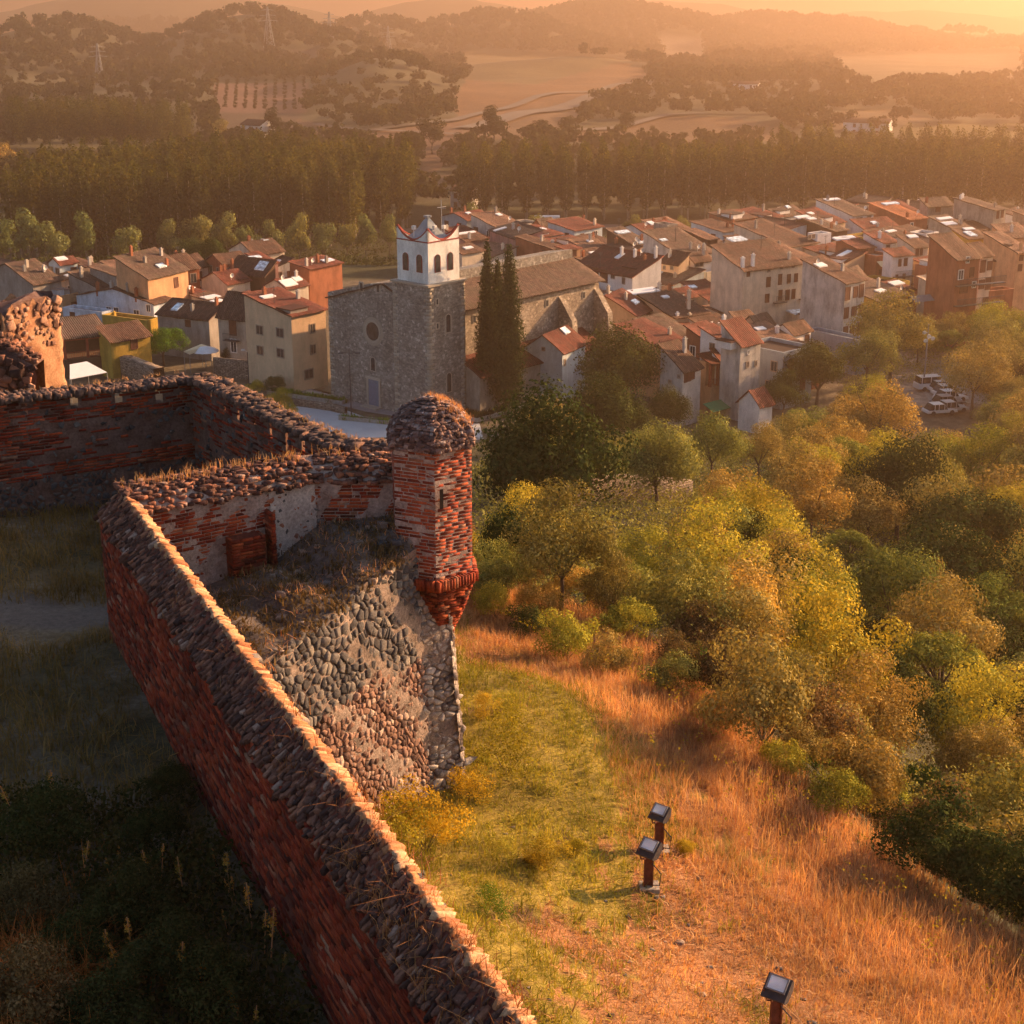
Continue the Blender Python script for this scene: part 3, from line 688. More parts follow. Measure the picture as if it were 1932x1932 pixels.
pb_(link('upper_shade_grey_stones', mesh_np('upper_stones', *cells(PA, S1, top1, 40.5, nS1, .2, .95, .018, BAT, keep=lambda q, z: 1 if z > wavy(q) else 0, rise=.05, seed=4, zref=42.4), [M['shade_grey_face']]), bast))
pb_(link('lower_sun_warm_stones', mesh_np('lower_stones', *cells(PA, S1, 41.0, 36.6, nS1, .16, 1.0, .014, BAT, keep=lambda q, z: 1 if z <= wavy(q) else 0, rise=.05, seed=5, zref=42.4), [M['sun_warm_face']]), bast))
def flare(VF, a, b, ka, kb):
    V, Fc = VF; t = unit(b-a); f = ((V[:, :2]-a)@t)/np.linalg.norm(b-a); V[:, :2] += t[None]*(BAT*(42.85-V[:, 2])*(f*kb-(1-f)*ka))[:, None]; return V, Fc
for (a, b, nm, sd, ka, kb) in ((S1, S2, 'corner_stones', 6, .3, .8), (S2, S3, 'far_side_stones', 7, .8, 0)):
    t = unit(b-a); pb_(link(nm, mesh_np(nm, *flare(cells(a, b, 42.8, 36.6, np.array([t[1], -t[0]]), .17, .9, .018, BAT, rise=.035, seed=sd, zref=42.85), a, b, ka, kb), [mat_stones(nm+'_stone', [(0, (.12, .1, .1)), (.5, (.28, .23, .2)), (1, (.48, .42, .37))], (.62, .56, .52), .56)]), bast))
# ---------------------------------------------------------------- corner turret
TC = np.array([-1.52, 28.62]); RAD = .835
tur = thing('corner_turret', 'hexagonal red brick watch turret with domed lichen covered stone cap on the bastion corner', 'turret', (TC[0], TC[1], 40.6))
ang0 = R_(-90+7)      # a corner that points at the camera, a little to the right
def hexc(r, k): a = ang0+k*math.pi/3; return np.array([r*math.cos(a), r*math.sin(a)])
Z0 = 40.6
core = MB(); hx = [hexc(RAD-.002, k) for k in range(6)]
core.prism([tuple(h) for h in hx], 2, 42.08-Z0, 44.7-Z0); core.build('body_core', M['mortar'], tur)
bt = Bits()
slot = lambda k: (lambda s, z: 0.0 if (k == 0 and abs(s-.14) < .055 and 3.02 < z < 3.42) else (0.0 if k == 5 and abs(s-.78) < .06 and 3.85 < z < 3.9 else .975))
for k in range(6):
    a, b = hexc(RAD, k), hexc(RAD, k+1); o = unit(a+b)
    courses(bt, a, b, 44.7-Z0, 42.22-Z0, o, L=.3, H=.052, gap=.015, keep=slot(k), depth=.08, proud=.001)
link('brick_body', mesh_np('turret_bricks', *bt.mesh(.0012), [M['brick_turret']]), tur)
sl = MB(); a, b = hexc(RAD, 0), hexc(RAD, 1); t = unit(b-a); o = unit(a+b); p = a+t*.14+o*.012
sl.add([W3(p-t*.04, 3.03), W3(p+t*.04, 3.03), W3(p+t*.04, 3.41), W3(p-t*.04, 3.41)], [(0, 1, 2, 3)]); sl.build('arrow_slit', mat_plain('slit_shadow', (.015, .01, .01), 1, .1), tur)
# soldier course + corbel
bt = Bits()
for k in range(6):
    a, b = hexc(RAD+.05, k), hexc(RAD+.05, k+1); t = unit(b-a); o = unit(a+b); L = np.linalg.norm(b-a); s = .03
    while s < L:
        bt.add(W3(a+t*s, 42.13-Z0), np.array([*t, 0])*.027, np.array([*o, 0])*.07, np.array([0, 0, .1])); s += .066
link('soldier_course', mesh_np('soldier_bricks', *bt.mesh(.006), [M['brick']]), tur)
cor = Bits(); cc = MB(); zc = 42.02
def corbel_r(z): return np.interp(z, [40.6, 41.0, 41.5, 42.05], [.12, .32, .62, .86])
while zc > 40.65:
    r = corbel_r(zc); sh = np.array([.16, -.12])*(1-r/.86)
    for k in range(6):
        a, b = hexc(r, k)+sh, hexc(r, k+1)+sh; o = unit(hexc(1, k)+hexc(1, k+1))
        courses(cor, a, b, zc-Z0, zc-.05-Z0, o, L=.24, H=.05, depth=.09, proud=.01)
    zc -= .066
link('corbel', mesh_np('corbel_bricks', *cor.mesh(.006), [M['brick']]), tur)
ringz = [40.6, 41.0, 41.5, 42.05]; vs = []
for z in ringz:
    r = corbel_r(z)-.03; sh = np.array([.16, -.12])*(1-r/.86)
    vs += [W3(hexc(r, k)+sh, z-Z0) for k in range(6)]
cc.add(vs, [(i*6+k, i*6+(k+1) % 6, (i+1)*6+(k+1) % 6, (i+1)*6+k) for i in range(3) for k in range(6)]+[(5, 4, 3, 2, 1, 0)]); cc.build('corbel_core', M['mortar_red'], tur)
# domed cap: courses of stone getting smaller
cap = []; prof_c = [(0, 1.0), (.12, .985), (.28, .93), (.45, .8), (.6, .62), (.72, .4), (.8, .18), (.84, .04)]
def cr(h): return np.interp(h, [p[0] for p in prof_c], [p[1] for p in prof_c])
h = 0.0
while h < .82:
    r = (RAD+.045)*cr(h)
    for k in range(6):
        a, b = hexc(r, k), hexc(r, k+1); L = np.linalg.norm(b-a); t = unit(b-a); o = unit(a+b); s = 0
        while s < L:
            l = random.uniform(.05, .16); l = min(l, L-s+.03)
            c = W3(a+t*(s+l/2)-o*.03, 44.74-Z0+h+random.gauss(0, .006)); slope = (cr(h)-cr(h+.05))*(RAD)/.05
            upn = unit(np.array([*(-o*slope), 1.]))
            cap.append((c+np.array([*o, 0])*random.gauss(0, .012), np.array([*t, 0])*l*.52, np.array([*o, 0])*.07, upn*random.uniform(.028, .04))); s += l
    h += .055/max(.55, 1) if h < .45 else .045
link('domed_cap', mesh_np('cap_stones', *stones(cap, 31), [M['cap']]), tur)
vs = []; hs = np.linspace(0, .84, 10)
for h in hs: vs += [W3(hexc((RAD+.03)*cr(h), k), 44.7-Z0+h) for k in range(6)]
cm = MB(); cm.add(vs, [(i*6+k, i*6+(k+1) % 6, (i+1)*6+(k+1) % 6, (i+1)*6+k) for i in range(9) for k in range(6)]); cm.build('cap_core', M['mortar_dark'], tur)
pts = []
for _ in range(120):
    h = random.uniform(.3, .82); an = random.uniform(-.9, 2.2); r = (RAD+.04)*cr(h)*.95; pts.append((r*math.cos(an), r*math.sin(an), 44.76-Z0+h))
tufts('cap_weeds', pts, M['drygrass'], tur, .09, 7, .03, .004, .7)
# ---------------------------------------------------------------- back walls with loopholes
Lp, Bp, Kp = np.array([-19.0, 29.6]), np.array([-7.5, 36.1]), np.array([-3.55, 30.55])
def loop_wall(name, label, p0, p1, inn, slots, zones, coping_seed, core_m, arch=False, zt=lambda s: 44.2):
    """p0->p1, inn: normal towards the courtyard (seen face)."""
    w = thing(name, label, 'wall', W3((np.array(p0)+np.array(p1))/2, 41)); off = -W3((np.array(p0)+np.array(p1))/2, 41)
    def q(o): o.matrix_parent_inverse = Matrix.Translation(Vector(off)); return o
    p0 = np.array(p0); p1 = np.array(p1); t = unit(p1-p0); L = np.linalg.norm(p1-p0); th = .3; nn = np.array(inn)
    cuts = sorted(slots); core = MB(); s0 = 0; fl0 = 0
    def seg(sa, sb, za, zb, back_a=0, back_b=0):
        a0 = p0+t*sa; b0 = p0+t*sb; a1 = p0+t*(sa+back_a)-nn*th; b1 = p0+t*(sb+back_b)-nn*th
        core.add([W3(a0, za), W3(b0, za), W3(b1, za), W3(a1, za), W3(a0, zb), W3(b0, zb), W3(b1, zb), W3(a1, zb)], [(0, 1, 2, 3), (4, 5, 6, 7), (0, 1, 5, 4), (1, 2, 6, 5), (2, 3, 7, 6), (3, 0, 4, 7)])
    for (s, wd, zb, zt_) in cuts:
        seg(s0, s-wd/2, 43.2, 44.0, fl0, -.13); s0 = s+wd/2; fl0 = .1
        seg(s-wd/2+.002, s+wd/2-.002, 43.2, zb); seg(s-wd/2+.002, s+wd/2-.002, zt_, 44.0)
    seg(s0, L, 43.2, 44.0, fl0, 0); seg(0, L, 40.2, 43.2)
    q(core.build('wall_core', core_m, w))
    isslot = lambda s, z: any(abs(s-c[0]) < c[1]/2+.02 and c[2]-.02 < z < c[3]+.02 for c in cuts)
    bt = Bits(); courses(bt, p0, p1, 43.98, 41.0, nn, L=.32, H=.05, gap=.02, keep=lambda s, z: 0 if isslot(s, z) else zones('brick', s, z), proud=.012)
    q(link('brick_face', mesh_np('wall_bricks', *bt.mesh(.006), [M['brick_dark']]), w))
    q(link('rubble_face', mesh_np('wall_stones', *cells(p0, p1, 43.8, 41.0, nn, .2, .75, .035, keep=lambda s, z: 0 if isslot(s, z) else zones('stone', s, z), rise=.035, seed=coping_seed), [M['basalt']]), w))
    pl = []; s = 0; nn3 = np.array([*nn, 0]); tt = np.array([*t, 0])
    while s < L:
        for k in np.arange(-.06, .52, .12):
            an = random.uniform(-.5, .5); a = nn3*math.cos(an)+tt*math.sin(an); b = tt*math.cos(an)-nn3*math.sin(an)
            pl.append((W3(p0+t*s, 44.06+.05*math.sin(s*.9)+random.gauss(0, .02))-nn3*k, a*random.uniform(.07, .13), b*random.uniform(.04, .08), np.array([0, 0, random.uniform(.04, .08)])))
        s += random.uniform(.08, .13)
    q(link('stone_coping', mesh_np('back_coping', *stones(pl, coping_seed), [mat_stones('dark_coping', [(0, (.05, .035, .035)), (.6, (.14, .085, .07)), (1, (.26, .14, .1))], (.34, .24, .2), .66)]), w))
    pts = [W3(p0+t*random.uniform(0, L), 44.12)-nn3*random.uniform(.3, .5) for _ in range(int(L*9))]
    q(tufts('coping_weeds', pts, M['drygrass'], w, .1, 6, .05, .005, .9))
    return w, q
def on_line(u, v, p0, p1):
    """distance along the wall and height of the point seen at (u,v)"""
    r = ray(u, v); p0 = np.array(p0); t = unit(np.array(p1)-p0)
    # solve k*r.xy = p0 + s t
    Mx = np.array([[r[0], -t[0]], [r[1], -t[1]]]); k, s = np.linalg.solve(Mx, p0); return s, CAMZ+k*r[2]
def sl_(lst, p0, p1):
    out = []
    for (u, va, vb, w) in lst:
        s, zb = on_line(u, vb, p0, p1); _, zt = on_line(u, va, p0, p1); out.append((s, w, max(zb, 43.22), min(zt, 43.96)))
    return out
tL = unit(Bp-Lp); nL = np.array([tL[1], -tL[0]]); nL = nL if nL[1] < 0 else -nL
tK = unit(Kp-Bp); nK = np.array([tK[1], -tK[0]]); nK = nK if nK[0] < 0 else -nK
LB = np.linalg.norm(Bp-Lp)
def zonesL(kind, s, z):
    f = s/LB; brick = (f < .72+.05*math.sin(z*5) and z > 42.3) or (z > 43.45 and random.random() < .8) or (42.18 < z < 42.5)
    if kind == 'brick': return .9 if brick else (.12 if z > 42.2 else .03)
    return 0.0 if z > 42.15 and brick else (.2 if z > 42.25 else .72)
slotsL = sl_([(-160, 765, 795, .1), (-60, 757, 787, .1), (47, 751, 782, .14), (141, 739, 770, .17), (225, 733, 766, .17), (301, 723, 760, .17)], Lp, Bp)
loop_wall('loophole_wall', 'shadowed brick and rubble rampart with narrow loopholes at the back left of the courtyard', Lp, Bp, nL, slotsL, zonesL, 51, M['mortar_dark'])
def zonesK(kind, s, z):
    if kind == 'brick': return .5 if z > 43.1 else .25
    return .3 if z < 42.6 else .1
slotsK = sl_([(398, 726, 748, .09), (424, 767, 775, .09), (450, 775, 792, .13), (482, 777, 801, .1), (512, 794, 829, .1), (542, 812, 848, .12), (573, 826, 859, .14)], Bp, Kp)
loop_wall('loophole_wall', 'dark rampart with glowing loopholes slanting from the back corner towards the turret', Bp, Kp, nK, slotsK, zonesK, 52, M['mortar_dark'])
Kq = np.array([-2.1, 30.1]); tq = unit(Kq-Kp); nq = np.array([tq[1], -tq[0]]); nq = nq if nq[1] < 0 else -nq
loop_wall('short_rampart', 'short dark stone topped wall joining the slanting rampart to the turret', Kp, Kq, nq, [], zonesK, 53, M['mortar_dark'])
# ---------------------------------------------------------------- ruined pillar at the left edge
pil = thing('ruined_pillar', 'tall ruined rubble pillar lit orange by the low sun at the left edge', 'ruin', D(70, 720, 41.5))
pb0 = D(70, 720, 41.5); zt0 = pb0[2]
def pil_pt(u, v, Z): return D(u, v, Z)-pb0
bot, topz = -2.6, D(70, 568, 41.5)[2]-zt0
plan = [(-1.0, -.3), (-.5, -.85), (-.05, .1), (.42, 1.14), (-.1, 1.5), (-1.2, .7)]
rows = []
for j in range(41):
    f = j/40; z = bot+(topz-bot)*f; r = []
    sc = 1.0+.22*max(0, .45-f); 
    for i in range(len(plan)+1):
        a = np.array(plan[i % len(plan)]); b = np.array(plan[(i+1) % len(plan)])
        if i == len(plan): r.append(np.array([a[0]*sc, a[1]*sc, z])); break
        for k in range(8):
            q = a+(b-a)*k/8; hol = .05*math.sin(math.pi*k/8) if i in (1, 2) else 0
            c = q*(1-hol)*sc; rag = .0 if f < .93 else .18*math.sin(i*3+k*1.7); r.append(np.array([c[0], c[1], z+rag*(f-.9)*8]))
    rows.append(r)
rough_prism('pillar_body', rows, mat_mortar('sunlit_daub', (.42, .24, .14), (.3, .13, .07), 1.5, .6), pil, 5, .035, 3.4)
tp = MB(); tp.add([rows[-1][i] for i in range(0, len(rows[-1])-1)], [tuple(range(len(rows[-1])-1))]); tp.build('pillar_top', M['mortar_dark'], pil)
pl = []
for i in range(6):
    a = np.array(plan[i]); b = np.array(plan[(i+1) % 6]); t = unit(b-a); o = np.array([t[1], -t[0]])
    pl += rubble(a, b, topz, topz-1.2, o, .11, (1.2, .8), .75, keep=lambda s, z: .9 if z > topz-.8 else .4, flat=.3)
link('pillar_rubble', mesh_np('pillar_stones', *stones(pl, 61), [mat_stones('pillar_stone', [(0, (.08, .04, .03)), (.5, (.22, .11, .08)), (1, (.4, .24, .17))])]), pil)
# broken low wall sloping down to the left of the pillar
rw = thing('broken_wall', 'dark broken wall stub stepping down beside the ruined pillar', 'ruin', D(10, 720, 40.0)); rb = D(10, 720, 40.0)
rr = []
for i in range(21):
    u = -60+i*6.2; vt = np.interp(u, [-60, 0, 30, 62], [640, 652, 665, 690]); top = D(u, vt, 40.0)-rb; bt_ = np.array([top[0], top[1], -2.6])
    back = np.array([0, .7, 0.]); rr.append([bt_*(1-k/10)+top*(k/10) for k in range(11)]+[top+back, bt_+back])
rough_prism('wall_body', rr, M['mortar_dark'], rw, 8, .05, 2.5)
pl = rubble((-1.1, -.02), (.75, -.02), 1.0, -1.0, (0, -1), .14, keep=lambda s, z: 1 if z < np.interp(s, [0, 1.85], [.9, .35]) else 0)
for i in range(160):
    r = rr[random.randrange(20)]; f = random.random(); q = r[10]*(1-f)+r[11]*f; a = random.uniform(.05, .12); pl.append((q+np.array([0, 0, .03]), np.array([a, .02, 0]), np.array([-.02, a*.8, 0]), np.array([0, 0, a*.6])))
link('wall_stones', mesh_np('stub_stones', *stones(pl, 63), [M['coping']]), rw)
# ---------------------------------------------------------------- courtyard ground inside the walls
yard = []
def yz(x, y): return 41.25+.12*math.sin(x*.7)*math.cos(y*.5)+.35*max(0, (-(x)-9)/8)
for i in range(121):
    y = 4+33.5*i/120; xr = -7.34+(26.95-y)*.4625 if y < 26.8 else np.interp(y, [26.8, 28.5, 30.6, 36.6], [-7.0, -3.2, -3.0, -7.2]); r = []
    for j in range(81):
        f = j/80; x = -26+(xr-.0+26)*f; k = max(0, 1-abs(xr-x)/1.5); r.append(np.array([x, y, yz(x, y)+.12*k]))
    yard.append(r)
t = NT('courtyard_soil'); p = t.pos(); a = t.noise(.35, 6, .7, p); b = t.noise(9, 6, .75, p)
c = t.ramp(a.outputs['Fac'], [(.36, (.08, .07, .035)), (.5, (.15, .11, .06)), (.62, (.24, .19, .14))]); c = t.mix(1, c.outputs[0], t.ramp(b.outputs['Fac'], [(.3, .45), (.68, 1.35)]).outputs[0], 'MULTIPLY'); sp = t.n('ShaderNodeSeparateXYZ'); t.t.links.new(p, sp.inputs[0])
pc_ = float(G(100, 1158, 41.3)[1]); e1 = t.n('ShaderNodeMath', operation='MULTIPLY_ADD'); t.t.links.new(t.noise(.7, 4, .6, p).outputs['Fac'], e1.inputs[0]); e1.inputs[1].default_value = 2.2; e1.inputs[2].default_value = -1.1-pc_
e2 = t.n('ShaderNodeMath', operation='ADD'); t.l(sp, 1, e2, 0); t.l(e1, 0, e2, 1); e3 = t.n('ShaderNodeMath', operation='ABSOLUTE'); t.l(e2, 0, e3, 0)
pm = t.ramp(e3.outputs[0], [(.35, 1.0), (.95, 0.0)]); c = t.mix(pm.outputs[0], c, t.mix(1, (.15, .125, .11), t.ramp(b.outputs['Fac'], [(.3, .6), (.68, 1.2)]).outputs[0], 'MULTIPLY'))
t.bsdf(c, .95, b.outputs['Fac'], .05)
yo = rough_prism('courtyard_ground', yard, t.m, None, 7, .04, 1.3); tag(yo, kind='structure')
# ---------------------------------------------------------------- village houses
WIN = {}
def win_mesh(kind, w, h):
    key = (kind, round(w, 1), round(h, 1)); w, h = max(key[1], .3), max(key[2], .3)
    if key not in WIN:
        fm = {'plain': M['frame'], 'white': M['whiteframe'], 'shutter': M['shutter'], 'dark': M['shutter'], 'red': M['redframe'], 'door': M['shutter']}[kind]
        b = MB(); t = .12
        for lo, hi in (((-w/2-t, -.07, -h/2-t), (-w/2, .0, h/2+t)), ((w/2, -.07, -h/2-t), (w/2+t, 0, h/2+t)), ((-w/2, -.07, h/2), (w/2, 0, h/2+t)), ((-w/2, -.12, -h/2-t), (w/2, 0, -h/2))): b.box(lo, hi)
        b.box((-.03, -.05, -h/2), (.03, 0, h/2))
        if kind == 'shutter':
            b.box((-w/2-t-w*.42, -.09, -h/2), (-w/2-t, -.03, h/2)); b.box((w/2+t, -.09, -h/2), (w/2+t+w*.42, -.03, h/2))
        a = b.build('window', fm); p = MB(); p.box((-w/2, -.03, -h/2), (w/2, 0, h/2)); c = p.build('pane', M['shutter'] if kind in ('dark', 'door') else M['glass'])
        WIN[key] = (a.data, c.data); bpy.data.objects.remove(a); bpy.data.objects.remove(c)
    return WIN[key]
def add_window(root, face, s, z, w, h, kind, name='window'):
    a, c = win_mesh(kind, w, h); o = link(name, a, root); p = link('pane', c, o)
    if face == 'R': o.location = (s, 0, z)
    else: o.location = (0, s, z); o.rotation_euler = (0, 0, -math.pi/2)
    return o
def frame_of(cs, C, L, R, h, z0):
    f = CROP[cs]; c = G(*f(*C), z0+h); l = G(*f(*L), z0+h); r = G(*f(*R), z0+h)
    al = math.atan2(l[1]-c[1], l[0]-c[0]); ar = math.atan2(r[1]-c[1], r[0]-c[0])
    while al < ar: al += 2*math.pi
    mid = (al+ar)/2; ar = min(max(mid-math.pi/4, R_(24)), R_(62)); Zc = c[1]*CT-(c[2]-CAMZ)*ST
    def reach(ang, u):
        k = (u-CX)/F; dx, dy = math.cos(ang), math.sin(ang); s = (k*Zc-c[0])/(dx-k*dy*CT); return min(max(s, 2.2), 45)
    return c, ar, reach(ar, f(*R)[0]), reach(ar+math.pi/2, f(*L)[0])
def roof_mesh(axis, prof, W, Dp, h, ov=.35, th=.16):
    """prof: [(t, z)] over the depth crossed by the slope; axis 'x': ridge along x"""
    span = Dp if axis == 'x' else W; length = W if axis == 'x' else Dp
    pts = [(t*span, z) for t, z in prof]
    s0 = (pts[1][1]-pts[0][1])/(pts[1][0]-pts[0][0]); s1 = (pts[-1][1]-pts[-2][1])/(pts[-1][0]-pts[-2][0])
    pts = [(pts[0][0]-ov, pts[0][1]-s0*ov)]+pts[1:-1]+[(pts[-1][0]+ov, pts[-1][1]+s1*ov)]
    V = []; UV = []; Fs = []; n = max(3, int(length/1.2)); NP = []
    for (a, za), (b, zb) in zip(pts[:-1], pts[1:]):
        k = max(2, int(abs(b-a)/1.2))
        for i in range(k): NP.append((a+(b-a)*i/k, za+(zb-za)*i/k))
    NP.append(pts[-1]); m = len(NP); rs = random.random()*9; sag = .07
    for layer in (0, 1):
        for i in range(n+1):
            l = -ov*.7+(length+ov*1.4)*i/n
            for (p, z) in NP:
                zz = h+z+th*layer+.02-sag*math.sin(math.pi*i/n)*.8+.05*math.sin(l*1.9+p*1.3+rs)
                V.append((l, p, zz) if axis == 'x' else (p, l, zz)); UV.append((l+rs, p*1.08))
    N0 = (n+1)*m
    for i in range(n):
        for j in range(m-1):
            a = i*m+j; Fs.append((a, a+1, a+m+1, a+m)); a += N0; Fs.append((a, a+m, a+m+1, a+1))
    for i in range(n):
        for j in (0, m-1):
            a = i*m+j; Fs.append((a, a+m, a+m+N0, a+N0))
    for j in range(m-1):
        for i in (0, n):
            a = i*m+j; Fs.append((a, a+1, a+1+N0, a+N0))
    me = mesh_np('roof', np.array(V), np.array(Fs)); uvl = me.uv_layers.new(name='UVMap'); li = np.empty(len(me.loops), np.int32); me.loops.foreach_get('vertex_index', li)
    uvl.data.foreach_set('uv', np.array(UV, np.float32)[li].ravel()); return me
def zprof(prof, t):
    return float(np.interp(t, [p[0] for p in prof], [p[1] for p in prof]))
FOOT = []
def house(label, cs, C, L, R, h, roof, wall, rmat, z0=0.0, wins=None, auto=None, extras=(), cat='house', name='village_house', group='houses of the village', kindw='plain', dscale=1.0, place=None):
    c, rot, W, Dp = place if place else frame_of(cs, C, L, R, h, z0); Dp *= dscale; W = max(W, 2.5); Dp = max(Dp, 2.5)
    root = thing(name, label, cat, (c[0], c[1], z0), rot, group); FOOT.append((c[0], c[1], rot, W, Dp))
    axis, prof = roof
    wb = MB(); zb = -3.0
    if axis == 'x': wb.prism([(0, zb)]+[(t*Dp, h+z) for t, z in prof]+[(Dp, zb)], 0, 0, W)
    elif axis == 'y': wb.prism([(0, zb)]+[(t*W, h+z) for t, z in prof]+[(W, zb)], 1, 0, Dp)
    else:
        wb.box((0, 0, zb), (W, Dp, h)); t = .25
        wb.box((0, 0, h), (W, t, h+.5)); wb.box((0, Dp-t, h), (W, Dp, h+.5)); wb.box((0, t, h), (t, Dp-t, h+.5)); wb.box((W-t, t, h), (W, Dp-t, h+.5))
    wb.build('wall', M[wall], root)
    if axis in 'xy': rf = link('roof', roof_mesh(axis, prof, W, Dp, h), root); rf.data.materials.append(M[rmat])
    else:
        rb = MB(); rb.box((.25, .25, h), (W-.25, Dp-.25, h+.04)); rf = rb.build('roof', M[rmat], root)
    def rz(x, y): return h+.2+(zprof(prof, y/Dp) if axis == 'x' else zprof(prof, x/W) if axis == 'y' else 0)
    f = CROP[cs]; Rm = Matrix.Rotation(-rot, 3, 'Z'); cam = Rm @ Vector((-c[0], -c[1], CAMZ-z0))
    def hit(face, x, y):
        r = Rm @ Vector(ray(*f(x, y))); k = (-cam.y/r.y) if face == 'R' else (-cam.x/r.x); p = cam+r*k
        return (p.x if face == 'R' else p.y), p.z
    for wn in (wins or []):
        face, x0, y0, x1, y1 = wn[:5]; kd = wn[5] if len(wn) > 5 else kindw
        sa, za = hit(face, x0, (y0+y1)/2); sb, zb_ = hit(face, x1, (y0+y1)/2); _, zt = hit(face, (x0+x1)/2, y0); _, zl = hit(face, (x0+x1)/2, y1)
        add_window(root, face, (sa+sb)/2, (zt+zl)/2, min(4.5, abs(sb-sa)*.8), min(3.2, abs(zt-zl)*.85), kd, 'door' if kd == 'door' else 'window')
    if auto:
        for face, rows, cols in auto:
            ln = W if face == 'R' else Dp
            for i in range(rows):
                for j in range(cols):
                    if random.random() < .12: continue
                    z = h-1.5-i*2.8; s = ln*(j+.5+random.uniform(-.12, .12))/cols
                    if z < .8: continue
                    add_window(root, face, s, z, random.choice([.8, .9, 1.0]), random.choice([1.2, 1.4, 1.7]), random.choice([kindw, kindw, 'dark']))
    q = random.Random(len(label)*7+int(c[0]*10)); extras = list(extras)
    if axis in 'xy' and W*Dp > 30:
        for _ in range(q.choice([0, 1, 1, 2])): extras.append(('ch', q.uniform(.08, .92), q.uniform(.1, .9), q.uniform(.5, 1.2), q.choice(['w_stain', 'w_grey', 'w_cream', 'w_terracotta', 'w_terracotta'])))
        if q.random() < .25: extras.append(('sky', q.uniform(.15, .85), q.uniform(.2, .8), q.uniform(1, 2), q.uniform(.6, 1.1))+((1,) if q.random() < .5 else ()))
        if q.random() < .5: extras.append(('ant', q.uniform(.1, .9), q.uniform(.2, .9)))
        if q.random() < .3: extras.append(('dish', q.uniform(.1, .9), q.uniform(.05, .3)))
    for e in extras:
        k = e[0]
        if k == 'ch':      # chimney on the roof at fraction (fx, fy)
            x, y, hh = e[1]*W, e[2]*Dp, (e[3] if len(e) > 3 else 1.1); z = rz(x, y); b = MB(); b.box((x-.24, y-.18, z-.9), (x+.24, y+.18, z+hh)); b.box((x-.31, y-.25, z+hh), (x+.31, y+.25, z+hh+.08)); b.box((x-.15, y-.1, z+hh+.08), (x+.15, y+.1, z+hh+.3)); b.build('chimney', M[e[4] if len(e) > 4 else 'w_stain'], rf)
        elif k == 'sky':    # skylight sheet, whitened to stand for the sky it reflects
            x, y, a, b_ = e[1]*W, e[2]*Dp, e[3], e[4]; z = [rz(x+i, y+j)+.1 for i, j in ((-a/2, -b_/2), (a/2, -b_/2), (a/2, b_/2), (-a/2, b_/2))]
            q = [(x+i, y+j) for i, j in ((-a/2, -b_/2), (a/2, -b_/2), (a/2, b_/2), (-a/2, b_/2))]; b = MB()
            b.add([(*p, zz) for p, zz in zip(q, z)]+[(*p, zz-.25) for p, zz in zip(q, z)], [(0, 1, 2, 3), (7, 6, 5, 4), (0, 4, 5, 1), (1, 5, 6, 2), (2, 6, 7, 3), (3, 7, 4, 0)]); b.build('skylight', M['sheet' if len(e) > 5 else 'panel'], rf)
        elif k == 'bal':    # balcony: face, s0, s1, z
            _, face, s0, s1, z = e; b = MB(); dd = .8
            def BX(x0, x1, y0, y1, z0_, z1_):
                if face == 'R': b.box((x0, y0, z0_), (x1, y1, z1_))
                else: b.box((y0, x0, z0_), (y1, x1, z1_))
            BX(s0, s1, -dd, .0, z-.12, z)
            BX(s0, s1, -dd, -dd+.04, z+.95, z+1.0)
            n = int((s1-s0)/.22)
            for i in range(n+1): xx = s0+(s1-s0-.03)*i/max(n, 1); BX(xx, xx+.03, -dd, -dd+.03, z, z+.95)
            b.build('balcony', M['darksteel'], root)
        elif k == 'ant':
            x, y = e[1]*W, e[2]*Dp; z = rz(x, y); b = MB(); b.tube([(x, y, z-.5), (x, y, z+2.2)], .035, 5); b.box((x-.5, y-.03, z+2.0), (x+.5, y+.03, z+2.06)); b.box((x-.35, y-.03, z+1.7), (x+.35, y+.03, z+1.75)); b.build('antenna', M['darksteel'], rf)
        elif k == 'dish':
            x, y = e[1]*W, e[2]*Dp; z = rz(x, y); b = MB(); b.tube([(x, y, z-.3), (x, y, z+.6)], .04, 5); vs = [(x, y-.12, z+.75)]+[(x+.4*math.cos(a*.785), y-.28, z+.75+.4*math.sin(a*.785)) for a in range(8)]; b.add(vs, [(0, i+1, (i+1) % 8+1) for i in range(8)]); b.build('satellite_dish', M['whiteframe'], rf)
        elif k == 'awn':    # awning: face, s0, s1, z, material, depth
            _, face, s0, s1, z, mm, dd = e; b = MB(); q = [(s0, 0, z), (s1, 0, z), (s1, -dd, z-.7), (s0, -dd, z-.7)]
            q = q if face == 'R' else [(y, x, zz) for x, y, zz in q]
            b.add(q+[(x, y, zz-.06) for x, y, zz in q], [(0, 1, 2, 3), (7, 6, 5, 4), (0, 4, 5, 1), (1, 5, 6, 2), (2, 6, 7, 3), (3, 7, 4, 0)]); b.build('awning', M[mm], root)
        elif k == 'blk':    # a raised block / dormer / terrace box (fx0, fy0, fx1, fy1, height, mat)
            b = MB(); b.box((e[1]*W, e[2]*Dp, h-.5), (e[3]*W, e[4]*Dp, h+e[5])); b.box((e[1]*W-.15, e[2]*Dp-.15, h+e[5]), (e[3]*W+.15, e[4]*Dp+.15, h+e[5]+.12), 1); b.build(e[7] if len(e) > 7 else 'roof_turret', [M[e[6]], M[rmat]], root)
    return root
G1 = lambda r: [(0, 0), (.5, r), (1, 0)]
MO = lambda r: [(0, 0), (1, r)]
